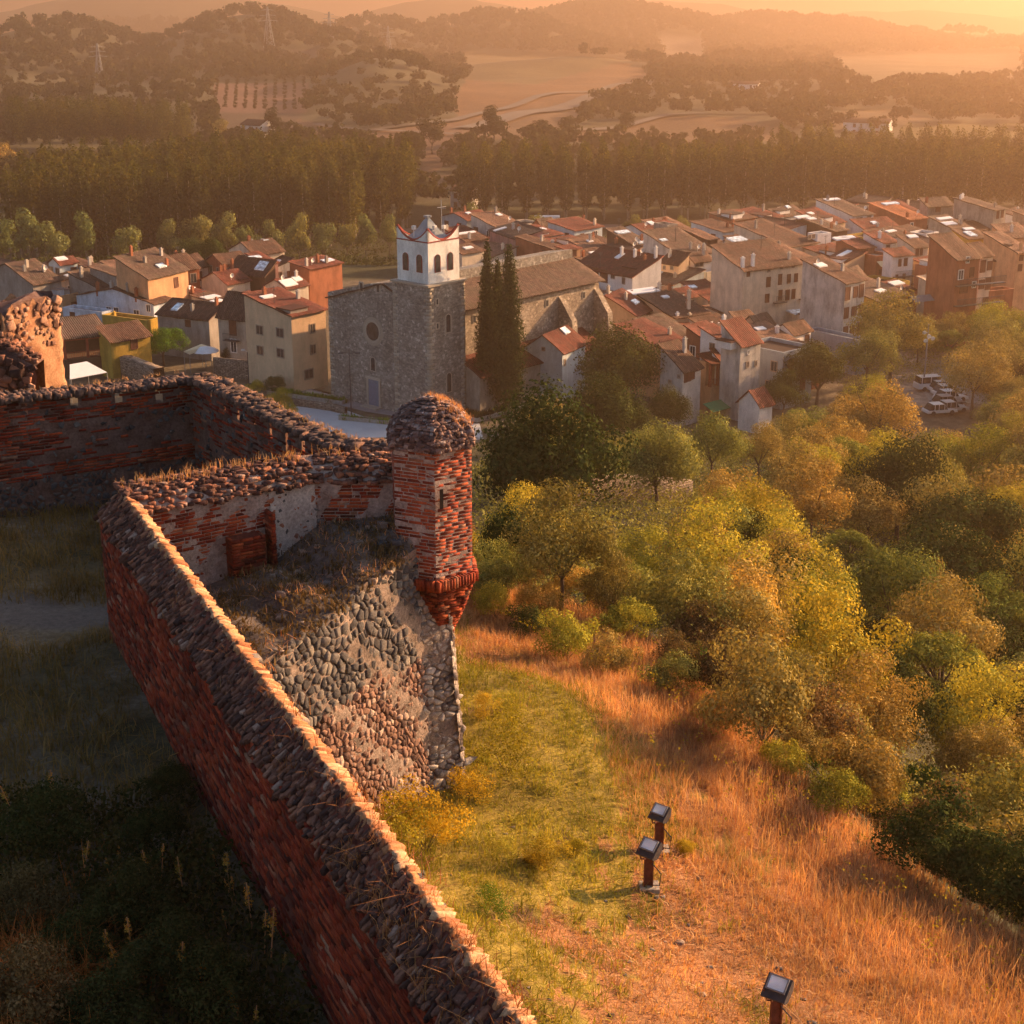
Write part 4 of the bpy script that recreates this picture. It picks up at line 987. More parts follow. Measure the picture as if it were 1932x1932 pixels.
# ---- left quarter
house('dark gable house with mossy brown roof at the far left of the village', '3', (185,392), (-100,335), (345,362), 7, ('x', G1(2.6)), 'w_grey', 'r_dark', extras=[('ch', .8, .2, .8), ('ant', .2, .5)])
house('low pinkish house with a parapet behind the mossy gable house', '3', (500,300), (375,275), (560,290), 7.5, ('x', MO(.7)), 'w_orange', 'r_brown', z0=-1, extras=[('ch', .5, .2)])
house('grey house with sloping brown roof between the mossy gable and the tall orange house', '3', (583,425), (392,378), (705,395), 6, ('x', MO(1.9)), 'w_grey', 'r_dark', extras=[('ch', .3, .8, 1)])
house('tall orange walled house with big mossy roof and an arched window', '3', (835,360), (660,345), (1062,303), 9, ('x', MO(2.7)), 'w_orange', 'r_dark', wins=[('R', 985,348,1008,408,'dark')], extras=[('ch', .35, .95, 1.2, 'w_terracotta'), ('ch', .9, .7, .9), ('ant', .5, .9)])
house('grey shed roofed house behind the tall orange house', '3', (658,345), (510,285), (700,335), 8, ('x', MO(.6)), 'w_grey', 'r_dark')
house('small cream annex with grey roof in front of the tall orange house', '3', (875,420), (808,402), (972,388), 6.5, ('x', MO(1.2)), 'w_cream', 'r_dark')
house('long pale blue stained gable house with three low windows', '3', (868,503), (432,455), (975,475), 5.4, ('x', G1(1.7)), 'w_bluewhite', 'r_brown', wins=[('L',600,516,632,545,'white'),('L',642,520,674,548,'white'),('L',755,533,790,560,'white'),('L',828,503,853,546,'white')], extras=[('ch', .05, .22, 1.1, 'w_terracotta'), ('ch', .05, .72, 1.1, 'w_terracotta'), ('ch', .3, .6, .8)], kindw='white')
house('orange terrace house cluttered with things below the mossy gable house', '3', (350,472), (190,432), (467,432), 4.6, ('f', []), 'w_orange', 'r_flat', wins=[('R',405,487,434,530,'dark')], extras=[('blk', .1, .2, .4, .6, 1.2, 'w_bluewhite', 'shed'), ('blk', .6, .3, .8, .6, .8, 'w_white', 'water_tank')])
house('low white terrace house joined to a yellow one', '3', (577,566), (355,530), (640,548), 4.4, ('f', []), 'w_bluewhite', 'r_flat', wins=[('L',398,545,425,598,'dark')])
house('low bright yellow walled house with tiled parapet', '3', (838,612), (578,566), (890,590), 4.4, ('f', []), 'w_yellow', 'r_red', extras=[('ch', .3, .8, .6, 'w_yellow')])
house('yellow house with brown roof and barred window left of the bright green tree', '3', (625,716), (560,690), (850,672), 5.2, ('x', MO(1.4)), 'w_yellow', 'r_brown', wins=[('R',738,703,780,755,'dark')])
house('grey plastered house with brown roof behind the bright green tree', '3', (1182,592), (890,553), (1268,552), 6, ('y', MO(1.5)), 'w_grey', 'r_brown', wins=[('L',1048,592,1080,628,'dark')], extras=[('ch', .9, .1, .9, 'w_terracotta'), ('sky', .5, .75, 1.6, 1.2)])
house('old grey stone house with a small balcony beside the beige block', '3', (1390,585), (1232,572), (1450,565), 7.4, ('y', MO(2.6)), 'w_stone', 'r_dark', wins=[('L',1298,592,1338,680,'door'),('L',1305,695,1342,778,'white')], extras=[('bal', 'L', 1.2, 3.6, 4.2)])
hb = house('beige three storey block with brown windows beside the church', '3', (1648,572), (1385,520), (1842,532), 10.4, ('x', MO(1.7)), 'w_beige', 'r_red', wins=[('L',1450,620,1490,675),('L',1562,635,1608,690),('L',1452,735,1494,790),('L',1565,750,1611,805),('R',1752,612,1785,665),('R',1755,728,1788,785),('R',1720,868,1775,925)], extras=[('sky', .35, .75, 2.2, .9, 1), ('blk', .05, .05, .55, .32, .7, 'w_grey', 'roof_terrace'), ('ch', .9, .5, .9)])
house('dark red roofed house with white eave strip behind the grey plastered house', '3', (1285,390), (1140,350), (1415,362), 5.4, ('x', G1(1.5)), 'w_cream', 'r_red', extras=[('dish', .3, .1), ('blk', .6, .05, .95, .3, .3, 'w_white', 'terrace')])
house('brown roofed house between two dark red roofs left of the church', '3', (1500,345), (1290,302), (1535,335), 6, ('y', MO(1.9)), 'w_brown', 'r_brown', extras=[('ch', .1, .9, 1.5, 'w_terracotta'), ('sky', .6, .25, 1.5, 2)])
house('pink walled house with a dark red roof and pale skylight left of the church', '3', (1505,278), (1395,242), (1562,267), 6.6, ('x', MO(1.1)), 'w_pink', 'r_red', extras=[('sky', .1, .6, 2.2, 1)])
house('long terracotta walled house directly behind the church front gable', '3', (1750,305), (1640,290), (1935,270), 7, ('x', MO(.7)), 'w_terracotta', 'r_red', extras=[('ch', .1, .3, 1), ('sky', .8, .4, 2.4, 1.2)])
house('red roofed house with white dormer panels just left of the church gable', '3', (1620,415), (1500,388), (1745,385), 5.2, ('x', G1(1.2)), 'w_cream', 'r_red', extras=[('sky', .3, .2, 2.8, 1.6, 1), ('dish', .1, .3), ('ch', .85, .4, .8), ('sky', .8, .3, 1.6, 1, 1)])
house('flat roofed cream house with a large white awning sheet', '3', (1260,505), (1085,455), (1355,478), 4.8, ('x', MO(.5)), 'w_cream', 'r_brown', extras=[('sky', .4, .6, 3, 1.6, 1), ('sky', .15, .25, 2, 1.2, 1), ('ch', .9, .3, .8, 'w_orange')])
house('small red roofed house in the gap behind the beige block', '3', (1450,500), (1350,465), (1500,480), 5.5, ('x', MO(1)), 'w_terracotta', 'r_red')
house('low pink walled house under the tall orange house', '3', (1110,450), (985,420), (1140,425), 5, ('x', MO(.8)), 'w_pink', 'r_red', extras=[('ch', .1, .2, .8, 'w_terracotta'), ('sky', .6, .6, 2.2, 1, 1)])
house('long low brown roofed house at the back left beside the round green tree', '3', (1230,340), (1085,300), (1300,320), 4.5, ('x', MO(1)), 'w_brown', 'r_brown', z0=-1)
# porch house
def porch(label, cs, C, L, R, h, rise, wall, rmat, post, z0=0, n=3, rail=True):
    c, rot, W, Dp = frame_of(cs, C, L, R, h, z0); root = thing('porch_house', label, 'house', (c[0], c[1], z0), rot, 'houses of the village')
    b = MB(); b.box((0, Dp*.45, -2), (W, Dp, h+.1)); b.box((0, 0, -2), (W, Dp*.45, max(.4, h-2.9))); b.build('wall', M[wall], root)
    rf = link('roof', roof_mesh('x', MO(rise), W, Dp, h), root); rf.data.materials.append(M[rmat])
    for i in range(n):
        x = W*i/(n-1); p = MB(); p.box((x-.16, .0, h-2.9), (x+.16, .3, h)); p.build('post', M[post], root)
    p = MB(); p.box((-.2, .02, h-.3), (W+.2, .28, h)); p.build('beam', M[post], root)
    if rail:
        p = MB(); p.box((.16, .1, h-2.0), (W-.16, .16, h-1.94))
        k = int(W/.3)
        for i in range(k): p.box((.2+i*.3, .1, h-2.9), (.24+i*.3, .14, h-2.0))
        p.build('railing', M[post], root)
    return root
porch('house with a dark tiled roof over an open porch on red posts', '3', (362,700), (290,640), (618,677), 5.6, 1.1, 'w_brown', 'r_dark', 'redpaint')
porch('small covered terrace on brown posts above the green awning', '5', (1325,1420), (1230,1380), (1440,1385), 6.6, .7, 'w_orange', 'r_red', 'redpaint')
# ---- right quarter (seen over the woods)
house('narrow dark red house beside the church apse', '5', (185,690), (120,670), (273,668), 7, ('x', MO(.8)), 'w_darkred', 'r_red', wins=[('R',195,700,225,775,'dark')])
house('low brown roofed house behind the church apse', '5', (60,560), (-90,500), (190,540), 6, ('x', MO(1.2)), 'w_cream', 'r_brown', extras=[('ch', .8, .4, .8)])
house('small flat topped orange rooftop house with dark opening behind the red roofed white house', '5', (205,545), (148,525), (318,520), 7.5, ('x', MO(.3)), 'w_orange', 'r_red', z0=1, wins=[('R',210,545,290,590,'dark')])
house('white house with the largest smooth red roof and brown wooden galleries', '5', (718,750), (272,618), (937,690), 8, ('y', MO(2.4)), 'w_white', 'r_red', wins=[('L',283,640,322,715,'dark'),('L',330,650,395,735,'dark'),('L',402,672,460,755,'dark'),('L',468,690,530,790,'dark'),('L',300,740,320,798,'dark'),('L',345,745,390,828,'dark'),('L',430,786,455,824,'plain'),('L',553,718,583,760,'plain'),('L',640,750,660,802,'plain')], extras=[('ch', .75, .55, 1.2, 'w_white'), ('ch', .8, .35, 1, 'w_white'), ('ch', .9, .05, 1.6, 'w_white'), ('blk', .3, .1, .5, .3, .9, 'w_brown', 'roof_terrace'), ('dish', .9, .3)])
house('narrow beige house with two small square windows right of the white red roofed house', '5', (1073,655), (936,622), (1115,643), 8.4, ('y', MO(1.4)), 'w_beige', 'r_brown', wins=[('L',953,660,972,690,'plain'),('L',1010,662,1032,690,'plain')], extras=[('ch', .5, .8, .9)])
house('white gabled house with a wide band window and brown roof', '5', (1190,634), (1064,604), (1327,618), 8.4, ('x', G1(1.1)), 'w_white', 'r_brown', wins=[('R',1192,636,1265,668,'plain'),('L',1140,620,1158,655,'plain')], extras=[('ch', .8, .3, .7)])
house('cream flat roofed house with a long opening and air conditioners', '5', (1290,735), (1078,685), (1400,705), 6.4, ('f', []), 'w_cream', 'r_flat', wins=[('L',1087,716,1150,750,'plain'),('R',1350,725,1385,790,'plain')])
house('brown roofed house with two bright skylights behind the smooth red roof', '5', (765,525), (520,462), (885,505), 6, ('x', MO(2.2)), 'w_brown', 'r_dark', z0=1, extras=[('sky', .5, .75, 3, 1.2), ('sky', .7, .2, 2.5, 1), ('dish', .2, .2)])
house('big dark brown roofed house in the middle of the old quarter', '5', (1090,592), (800,505), (1345,528), 7.4, ('x', MO(3.0)), 'w_stain', 'r_dark', z0=1, extras=[('sky', .15, .6, 1.5, .7), ('ch', .8, .1, .8), ('ant', .4, .5)])
house('ruined looking brick top house on the skyline of the old quarter', '5', (985,370), (880,325), (1045,352), 9, ('f', []), 'w_stone', 'r_brown', z0=0)
house('broken brown roof house right of the brick top house', '5', (1290,465), (1120,385), (1372,440), 8, ('x', MO(1)), 'w_brown', 'r_tan')
house('tower like beige house with a glass skylight roof', '5', (1578,512), (1428,462), (1672,482), 12, ('x', MO(.9)), 'w_beige', 'r_brown', wins=[('R',1585,505,1622,540,'shutter')], extras=[('sky', .35, .6, 3.2, 1.8)])
house('large beige mansion with rows of shuttered balcony windows', '5', (1573,702), (1325,635), (2024,632), 11.5, ('x', MO(2.6)), 'w_cream', 'r_brown',
 wins=[('R',1597,706,1616,740,'dark'),('R',1755,682,1775,708,'plain'),('R',1746,745,1776,825,'dark'),('R',1838,722,1863,808,'dark'),('R',1736,876,1766,944,'dark'),('R',1840,846,1865,928,'dark'),('R',1905,725,1930,795,'dark'),('R',1960,720,1985,785,'dark'),('R',1893,845,1920,925,'dark'),('R',1940,840,1965,915,'dark'),('R',1854,665,1870,680,'plain'),('R',1944,655,1960,672,'plain')],
 extras=[('bal','R',6.0,8.2,6.2),('bal','R',11.2,13.2,6.2),('bal','R',15.5,17.5,6.2),('bal','R',19.2,21,6.2),('ch', .2, .1, 1.6, 'w_white'), ('ch', .03, .1, 1.3, 'w_white'), ('ant', .2, .12)])
house('beige gabled house with red roof just behind the large oak', '5', (747,1048), (260,1005), (872,960), 6.4, ('x', G1(2.5)), 'w_beige', 'r_red', extras=[('sky', .7, .2, 1.5, .8), ('ch', .5, .3, .8), ('blk', .3, .02, .7, .12, -.1, 'w_white', 'dormer')])
house('big brown roofed house with a wide bright white roof sheet', '5', (1040,1065), (720,945), (1305,1005), 6, ('x', MO(2.3)), 'w_beige', 'r_brown', extras=[('sky', .25, .97, 5.2, 1.8, 1), ('ch', .65, .2, 2.6, 'w_cream'), ('ch', .7, .95, .8)])
house('white walled terrace house with pink wall and a pale skylight', '5', (845,1092), (705,1008), (1030,1055), 5, ('x', MO(.6)), 'w_white', 'r_red', extras=[('sky', .35, .6, 3.2, 2.0), ('blk', 0, .1, .2, .8, .9, 'w_white', 'terrace')])
house('small beige house half hidden behind the large oak', '5', (862,1165), (800,1145), (946,1152), 5.4, ('x', MO(.8)), 'w_beige', 'r_red')
house('low red roofed house with a blue canopy on its terrace', '5', (1100,1115), (965,1085), (1200,1080), 5, ('x', MO(1.1)), 'w_cream', 'r_red', extras=[('ch', .0, .3, 1.0, 'w_white'), ('ch', .6, .05, 1, 'w_cream')])
house('red roofed house with a white balcony in front of the blue canopy', '5', (1190,1255), (945,1190), (1305,1218), 4.8, ('x', MO(1.3)), 'w_white', 'r_red', wins=[('R',1240,1250,1262,1300,'plain')])
house('tall whitewashed house with a stout chimney and red roof at the edge of the trees', '5', (1548,1275), (1400,1225), (1703,1218), 9.6, ('x', MO(2.2)), 'w_stain', 'r_red', wins=[('R',1590,1400,1608,1440,'plain'),('R',1655,1390,1672,1430,'plain'),('R',1600,1310,1615,1340,'white')], extras=[('blk', -.3, .2, 0, .95, .4, 'w_white', 'stair_tower'), ('bal', 'R', 1, 5, 2.2)])
house('white side wing with a tall white chimney block', '5', (1400,1235), (1240,1165), (1470,1200), 9.2, ('x', MO(1)), 'w_white', 'r_red', extras=[('ch', .6, .3, 2.2, 'w_white'), ('bal', 'L', 1, 4, 5.5)], wins=[('L',1310,1255,1350,1300,'plain')])
house('whitewashed house with brown wooden windows at the wood edge', '5', (1105,1474), (932,1412), (1245,1402), 7, ('x', MO(2.5)), 'w_stain', 'r_brown', wins=[('R',1115,1485,1135,1555,'dark'),('R',1142,1475,1165,1545,'dark'),('R',1172,1465,1192,1530,'dark'),('L',1000,1540,1010,1562,'plain'),('L',1070,1500,1078,1520,'plain')], extras=[('ch', .8, .6, 1.6)])
house('white house with a brown door above the green awning', '5', (1440,1452), (1380,1425), (1548,1392), 6, ('x', MO(1.8)), 'w_white', 'r_red', wins=[('R',1478,1440,1504,1542,'door')], extras=[('awn', 'R', -4.2, -.6, 2.2, 'green_awning', 1.8), ('awn', 'R', 1.6, 4, .9, 'sheet', 1.2)])
house('small white gabled shed below the green awning', '5', (1692,1735), (1535,1670), (1745,1705), 3.6, ('x', G1(1.5)), 'w_white', 'r_red')
house('house with a pale blue gable and red roof beside the cypresses', '5', (180,1330), (-118,1362), (357,1252), 6.6, ('x', G1(2.0)), 'w_paleblue', 'r_red', wins=[('L',28,1290,40,1310,'plain'),('R',190,1380,204,1425,'plain')])
house('wide tan tiled house in front of the mansion', '5', (1850,1285), (1580,1150), (2010,1240), 4.8, ('x', MO(1.6)), 'w_cream', 'r_tan', extras=[('sky', .3, .75, 1.6, .9, 1), ('ch', .7, .5, .8, 'w_white')])
house('low tan tiled house on the slope left of the wide tan roof', '5', (1560,1120), (1470,1060), (1700,1080), 5, ('x', MO(1.2)), 'w_cream', 'r_tan')
house('red roofed lean to below the mansion side wall', '5', (1300,930), (1090,860), (1485,908), 5, ('x', MO(1.5)), 'w_cream', 'r_red', extras=[('sky', .05, .7, 2, 1), ('blk', .1, -.1, .95, .1, -.6, 'w_white', 'terrace')])
house('long narrow house with a curved pale canopy below the mansion', '5', (1420,1035), (1270,985), (1600,985), 4.4, ('x', MO(.5)), 'w_cream', 'r_tan', wins=[('R',1475,1015,1500,1050,'plain')])
house('dark red low house at the foot of the mansion', '5', (1700,1010), (1640,955), (2095,930), 4.6, ('x', MO(.9)), 'w_brown', 'r_red', extras=[('sky', .2, .3, 1, .6, 1), ('ch', .5, .3, .9, 'w_white')])
# crop 6
house('rough plastered house with a tall strip of brown windows right of the mansion', '6', (560,800), (225,705), (712,712), 11, ('x', MO(2.4)), 'w_stain', 'r_brown', auto=[('R', 3, 3)], kindw='dark', extras=[('sky', .25, .7, 2, 1.1, 1), ('dish', .02, .7), ('ch', .7, .4, .8)])
house('orange brick rooftop house with a small skylight in front of the rough plastered house', '6', (412,1132), (285,1097), (592,1103), 4, ('x', MO(.8)), 'w_orange', 'r_brown', extras=[('sky', .3, .7, 2, 1, 1)])
house('blue grey shed with a curved pale roof edge above the car park', '6', (655,1258), (250,1180), (720,1245), 4.4, ('f', []), 'w_greyblue', 'r_flat', cat='shed', wins=[('L',595,1275,625,1330,'white')])
house('small greenhouse roof on a low house right of the wide tan roof', '6', (230,1045), (60,1012), (325,1003), 4, ('x', MO(.8)), 'w_cream', 'r_brown', extras=[('sky', .4, .5, 5, 2.6)])
house('broad brown roofed house with two arched windows behind the mansion', '6', (130,520), (-300,400), (350,430), 8, ('x', MO(2.6)), 'w_cream', 'r_brown', wins=[('R',270,425,295,455,'plain'),('R',300,420,325,450,'plain')])
house('white terrace block with a shutter at its right end', '6', (222,520), (205,512), (380,492), 7, ('f', []), 'w_white', 'r_flat', wins=[('R',328,522,352,576,'dark')])
house('white rooftop room between brown roofs', '6', (345,440), (300,425), (450,412), 9, ('f', []), 'w_white', 'r_flat')
house('brown roofed house with a white patch of sheeting near the back', '6', (470,400), (180,300), (575,362), 7.4, ('x', MO(1.7)), 'w_brown', 'r_dark', extras=[('sky', .15, .9, 3.4, 1.2, 1), ('sky', .4, .75, 2, 1, 1)])
house('house with white upper wall under a dark roof with a bright skylight', '6', (615,280), (330,222), (775,266), 8, ('x', MO(1.8)), 'w_white', 'r_dark', wins=[('R',640,290,690,330,'plain'),('R',725,280,755,320,'plain')], extras=[('sky', .6, .9, 3.6, 1.2, 1)])
house('wide orange roofed brick house behind the terraces', '6', (1050,310), (735,245), (1190,290), 7.4, ('x', MO(1.9)), 'w_terracotta', 'r_orange', wins=[('R',1055,330,1080,375,'white')], extras=[('sky', .85, .85, 4, 1.2)])
house('white terraced house with a row of dark windows below the orange roof', '6', (705,388), (600,352), (975,352), 7, ('x', MO(1.3)), 'w_white', 'r_red', wins=[('R',730,390,760,420,'plain'),('R',855,385,885,420,'plain'),('R',920,372,948,408,'plain')])
house('terracotta walled house with twin bright skylights', '6', (645,533), (485,465), (785,515), 9, ('x', MO(1.0)), 'w_terracotta', 'r_red', wins=[('R',680,530,730,560,'dark')], extras=[('sky', .1, .85, 2.8, 1.4, 1), ('sky', .5, .9, 2.8, 1.2, 1)])
house('flat topped brick house with a white and green striped awning', '6', (795,610), (655,570), (920,592), 8, ('f', []), 'w_terracotta', 'r_flat', wins=[('R',810,690,900,720,'dark')], extras=[('awn', 'R', .2, 4.4, 7.6, 'cream_awning', 1.2)])
house('white walled house with tall brown balcony doors', '6', (922,590), (888,575), (1080,562), 9, ('x', MO(.7)), 'w_white', 'r_red', wins=[('R',1010,602,1032,662,'dark'),('R',968,610,985,665,'dark'),('R',945,730,960,770,'dark'),('R',1000,722,1015,770,'dark')], extras=[('bal', 'R', .3, 5, 5.6)])
house('white house with a red roof and a white chimney behind the awning house', '6', (850,490), (700,442), (965,468), 9.6, ('x', MO(1.1)), 'w_white', 'r_red', wins=[('R',870,500,900,535,'plain')], extras=[('ch', .25, .4, 1, 'w_white')])
house('brown roofed cream house with paired windows behind the white balcony house', '6', (1085,525), (955,450), (1195,490), 9.4, ('x', MO(1.4)), 'w_cream', 'r_brown', wins=[('R',1100,532,1120,585,'dark'),('R',1132,528,1150,580,'dark')], extras=[('sky', .8, .8, 2, 1, 1)])
house('tall orange sided apartment house with stacked white balconies', '6', (1415,618), (1195,512), (1592,578), 13, ('x', MO(2.6)), 'w_terracotta', 'r_brown', wins=[('R',1425,690,1465,770,'white'),('R',1515,670,1545,750,'dark'),('R',1435,800,1500,870,'dark'),('R',1530,780,1560,830,'white'),('R',1485,590,1510,640,'white')], extras=[('bal', 'R', .1, 9, 9.2), ('bal', 'R', .1, 9, 6.2), ('bal', 'R', .1, 9, 3.2)])
house('narrow beige house with long windows right of the balcony apartments', '6', (1600,592), (1500,545), (1690,562), 12, ('x', MO(1.4)), 'w_cream', 'r_brown', auto=[('R', 3, 2)], kindw='dark')
house('orange house with an arched loggia window', '6', (1695,625), (1640,600), (1838,600), 9, ('x', MO(.9)), 'w_orange', 'r_tan', wins=[('R',1715,625,1742,705,'dark'),('R',1715,750,1790,820,'white')])
house('large orange yellow house at the right edge of the village', '6', (1880,565), (1615,475), (2000,545), 11, ('x', MO(2.0)), 'w_orange', 'r_tan', wins=[('R',1895,580,1925,620,'dark'),('R',1885,650,1915,700,'dark')], extras=[('blk', .1, .3, .3, .5, .9, 'w_grey', 'vent_box'), ('ch', .4, .1, 1, 'w_orange')])
house('tan roofed house behind the large orange yellow one', '6', (1800,450), (1680,350), (1995,420), 9.4, ('x', MO(1.6)), 'w_orange', 'r_tan', extras=[('ch', .4, .4, 1)])
house('long mauve roofed house with cream shuttered end near the top right', '6', (1700,238), (1390,172), (1795,208), 9, ('x', MO(1.3)), 'w_stone', 'r_dark', wins=[('R',1720,235,1738,300,'dark'),('R',1755,228,1772,292,'dark')], extras=[('ch', .2, .9, .6, 'w_white'), ('ch', .5, .95, .6, 'w_white')])
house('stone house with a dark roof on the skyline left of the mauve roof', '6', (1190,210), (1150,175), (1385,165), 8.4, ('x', MO(1.2)), 'w_stone', 'r_dark', wins=[('R',1250,215,1290,245,'dark')], extras=[('ch', .1, .5, .8, 'w_terracotta')])
house('red roofed low house on the skyline above the orange roof', '6', (1010,245), (870,200), (1110,220), 6.4, ('x', MO(1.3)), 'w_orange', 'r_red')
house('mauve brown roofed house with a pair of long bright skylights', '6', (1430,405), (1195,320), (1565,362), 7.4, ('x', MO(1.8)), 'w_stone', 'r_dark', extras=[('sky', .3, .5, 3, 1.4, 1), ('sky', .55, .8, 3.6, 1, 1), ('ch', .9, .5, 1.2, 'w_cream')])
house('yellow ochre walled house with a leaning solar panel', '6', (1500,458), (1375,422), (1665,442), 8.4, ('x', MO(1.0)), 'w_yellow', 'r_brown', extras=[('sky', .4, .4, 1.6, 2.2), ('sky', .7, .9, 2.2, 1, 1)])
house('terracotta house with a white rooftop tarpaulin', '6', (1170,690), (1095,655), (1330,672), 9, ('f', []), 'w_terracotta', 'r_flat', wins=[('R',1182,710,1195,740,'plain')], extras=[('blk', .15, .1, .95, .9, 1.1, 'w_white', 'tarpaulin')])
house('pale walled low house with a grey canopy at the wood edge', '6', (1322,818), (1225,785), (1432,800), 8, ('f', []), 'w_cream', 'r_flat', wins=[('R',1340,850,1370,900,'dark')], extras=[('awn', 'R', -6.5, -2, 7.0, 'steel', 1.2)])
house('low grey house squeezed between the terraces and the tarpaulin', '6', (1215,800), (1120,770), (1320,775), 7.5, ('x', MO(.6)), 'w_cream', 'r_flat')
house('terracotta house under the tall apartments at the wood edge', '6', (1660,880), (1590,860), (1850,860), 6, ('f', []), 'w_terracotta', 'r_flat')
# row behind the church
house('low house with a pale lit eave behind the belfry', '4', (1010,165), (940,140), (1145,130), 6.6, ('x', MO(.9)), 'w_pink', 'r_brown', extras=[('sky', .5, .9, 4.5, .6, 1), ('ch', .3, .2, .9)])
house('brown roofed house with a pink wall and skylight behind the cypresses', '4', (1330,150), (1165,120), (1500,185), 7.4, ('y', MO(1.2)), 'w_pink', 'r_dark', extras=[('sky', .2, .8, 2.4, 1, 1), ('ch', .5, .6, .9)])
house('long low cream house just right of the belfry', '4', (990,245), (900,225), (1130,215), 6.5, ('x', MO(.8)), 'w_cream', 'r_brown', extras=[('sky', .6, .5, 2, .8, 1)])
house('brown roofed house between the cypresses and the smooth red roof', '4', (1560,215), (1330,180), (1630,195), 6.6, ('x', MO(1.4)), 'w_terracotta', 'r_brown', extras=[('ch', .7, .5, .8)])
def in_foot(x, y, m=.2):
    for (a, b, r, W, Dp) in FOOT:
        dx, dy = x-a, y-b; u = dx*math.cos(r)+dy*math.sin(r); v = -dx*math.sin(r)+dy*math.cos(r)
        if -m < u < W+m and -m < v < Dp+m: return True
    return False
CHF = G(*c4(778, 455), 17.0)
FOOT.append((CHF[0]-2, CHF[1]-2, R_(45), 44, 24)); FOOT.append((G(*c3(1100, 900), 0)[0], G(*c3(1100, 900), 0)[1], R_(45), 16, 14))
REG = [([(1085,640),(1250,755),(1440,775),(1600,660),(1800,590),(1960,560),(1990,468),(1760,424),(1500,452),(1250,478),(1075,520)], 'right'), ([(-20,600),(360,620),(470,560),(600,575),(612,556),(400,545),(180,552),(-20,568)], 'left'), ([(870,540),(1080,520),(1100,470),(880,470)], 'middle')]
WN = {'w_paleblue': 'pale blue', 'w_greyblue': 'grey blue', 'w_yellow': 'yellow', 'w_cream': 'cream', 'w_white': 'white', 'w_terracotta': 'terracotta', 'w_beige': 'beige', 'w_stain': 'weathered white', 'w_orange': 'orange', 'w_stone': 'stone', 'w_pink': 'pink'}
RN = {'r_brown': 'brown', 'r_red': 'red', 'r_dark': 'dark mossy', 'r_tan': 'tan'}
qf = random.Random(77); cnt = 0
for poly, side in REG:
    P = np.array([G(u, v, 0)[:2] for u, v in poly]); lo, hi = P.min(0), P.max(0); y = lo[1]
    while y < hi[1]:
        x = lo[0]
        while x < hi[0]:
            W = qf.uniform(5.5, 9); Dp = qf.uniform(5.5, 8.5); rot = R_(43+qf.gauss(0, 3)); xx = x+qf.uniform(-1.5, 1.5); yy = y+qf.uniform(-1.5, 1.5)
            ok = False
            for _ in range(5):
                pts_ = [(xx+a*W*math.cos(rot)-b_*Dp*math.sin(rot), yy+a*W*math.sin(rot)+b_*Dp*math.cos(rot)) for a in (0, .5, 1) for b_ in (0, .5, 1)]
                if not any(in_foot(px, py) for px, py in pts_): ok = True; break
                W *= .85; Dp *= .85
                if W < 3.4: break
            x += 5
            if not ok or not inpoly(np.array([pts_[4][0]]), np.array([pts_[4][1]]), [tuple(p) for p in P])[0]: continue
            wl = qf.choice(list(WN)+['w_cream', 'w_white', 'w_stain', 'w_cream']); rl = qf.choice(['r_brown', 'r_red', 'r_brown', 'r_dark', 'r_tan', 'r_red']); h = qf.uniform(4.6, 7.4); ax = qf.random(); cnt += 1
            rise = qf.uniform(.8, 1.8); prof = ('x', MO(rise)) if ax < .5 else (('x', G1(rise)) if ax < .7 else (('y', MO(rise)) if ax < .9 else ('f', [])))
            shape = {'xM': 'lean-to', 'f': 'flat terraced'}.get(prof[0] if prof[0] == 'f' else 'xM', '') if ax < .5 or ax >= .9 else ('gable roofed' if ax < .7 else 'side-sloping')
            ex = []
            if qf.random() < .28: ex.append(('sky', qf.uniform(.2, .8), qf.uniform(.3, .8), qf.uniform(1.2, 3), qf.uniform(.8, 1.4), 1))
            if qf.random() < .3: ex.append(('blk', .1, .1, .5, .6, qf.uniform(.3, 1.2), 'w_white', 'terrace'))
            house('%s %s house with %s roof in the %s of the village' % (WN[wl], shape, RN[rl], side), '5', None, None, None, h, prof, wl, rl, place=((xx, yy, 0), rot, W, Dp), auto=[('R', 2, 2), ('L', 2, 2)], kindw=qf.choice(['plain', 'dark', 'white']), extras=ex, group='small infill houses of the village')
        y += 5
print('fillers', cnt)
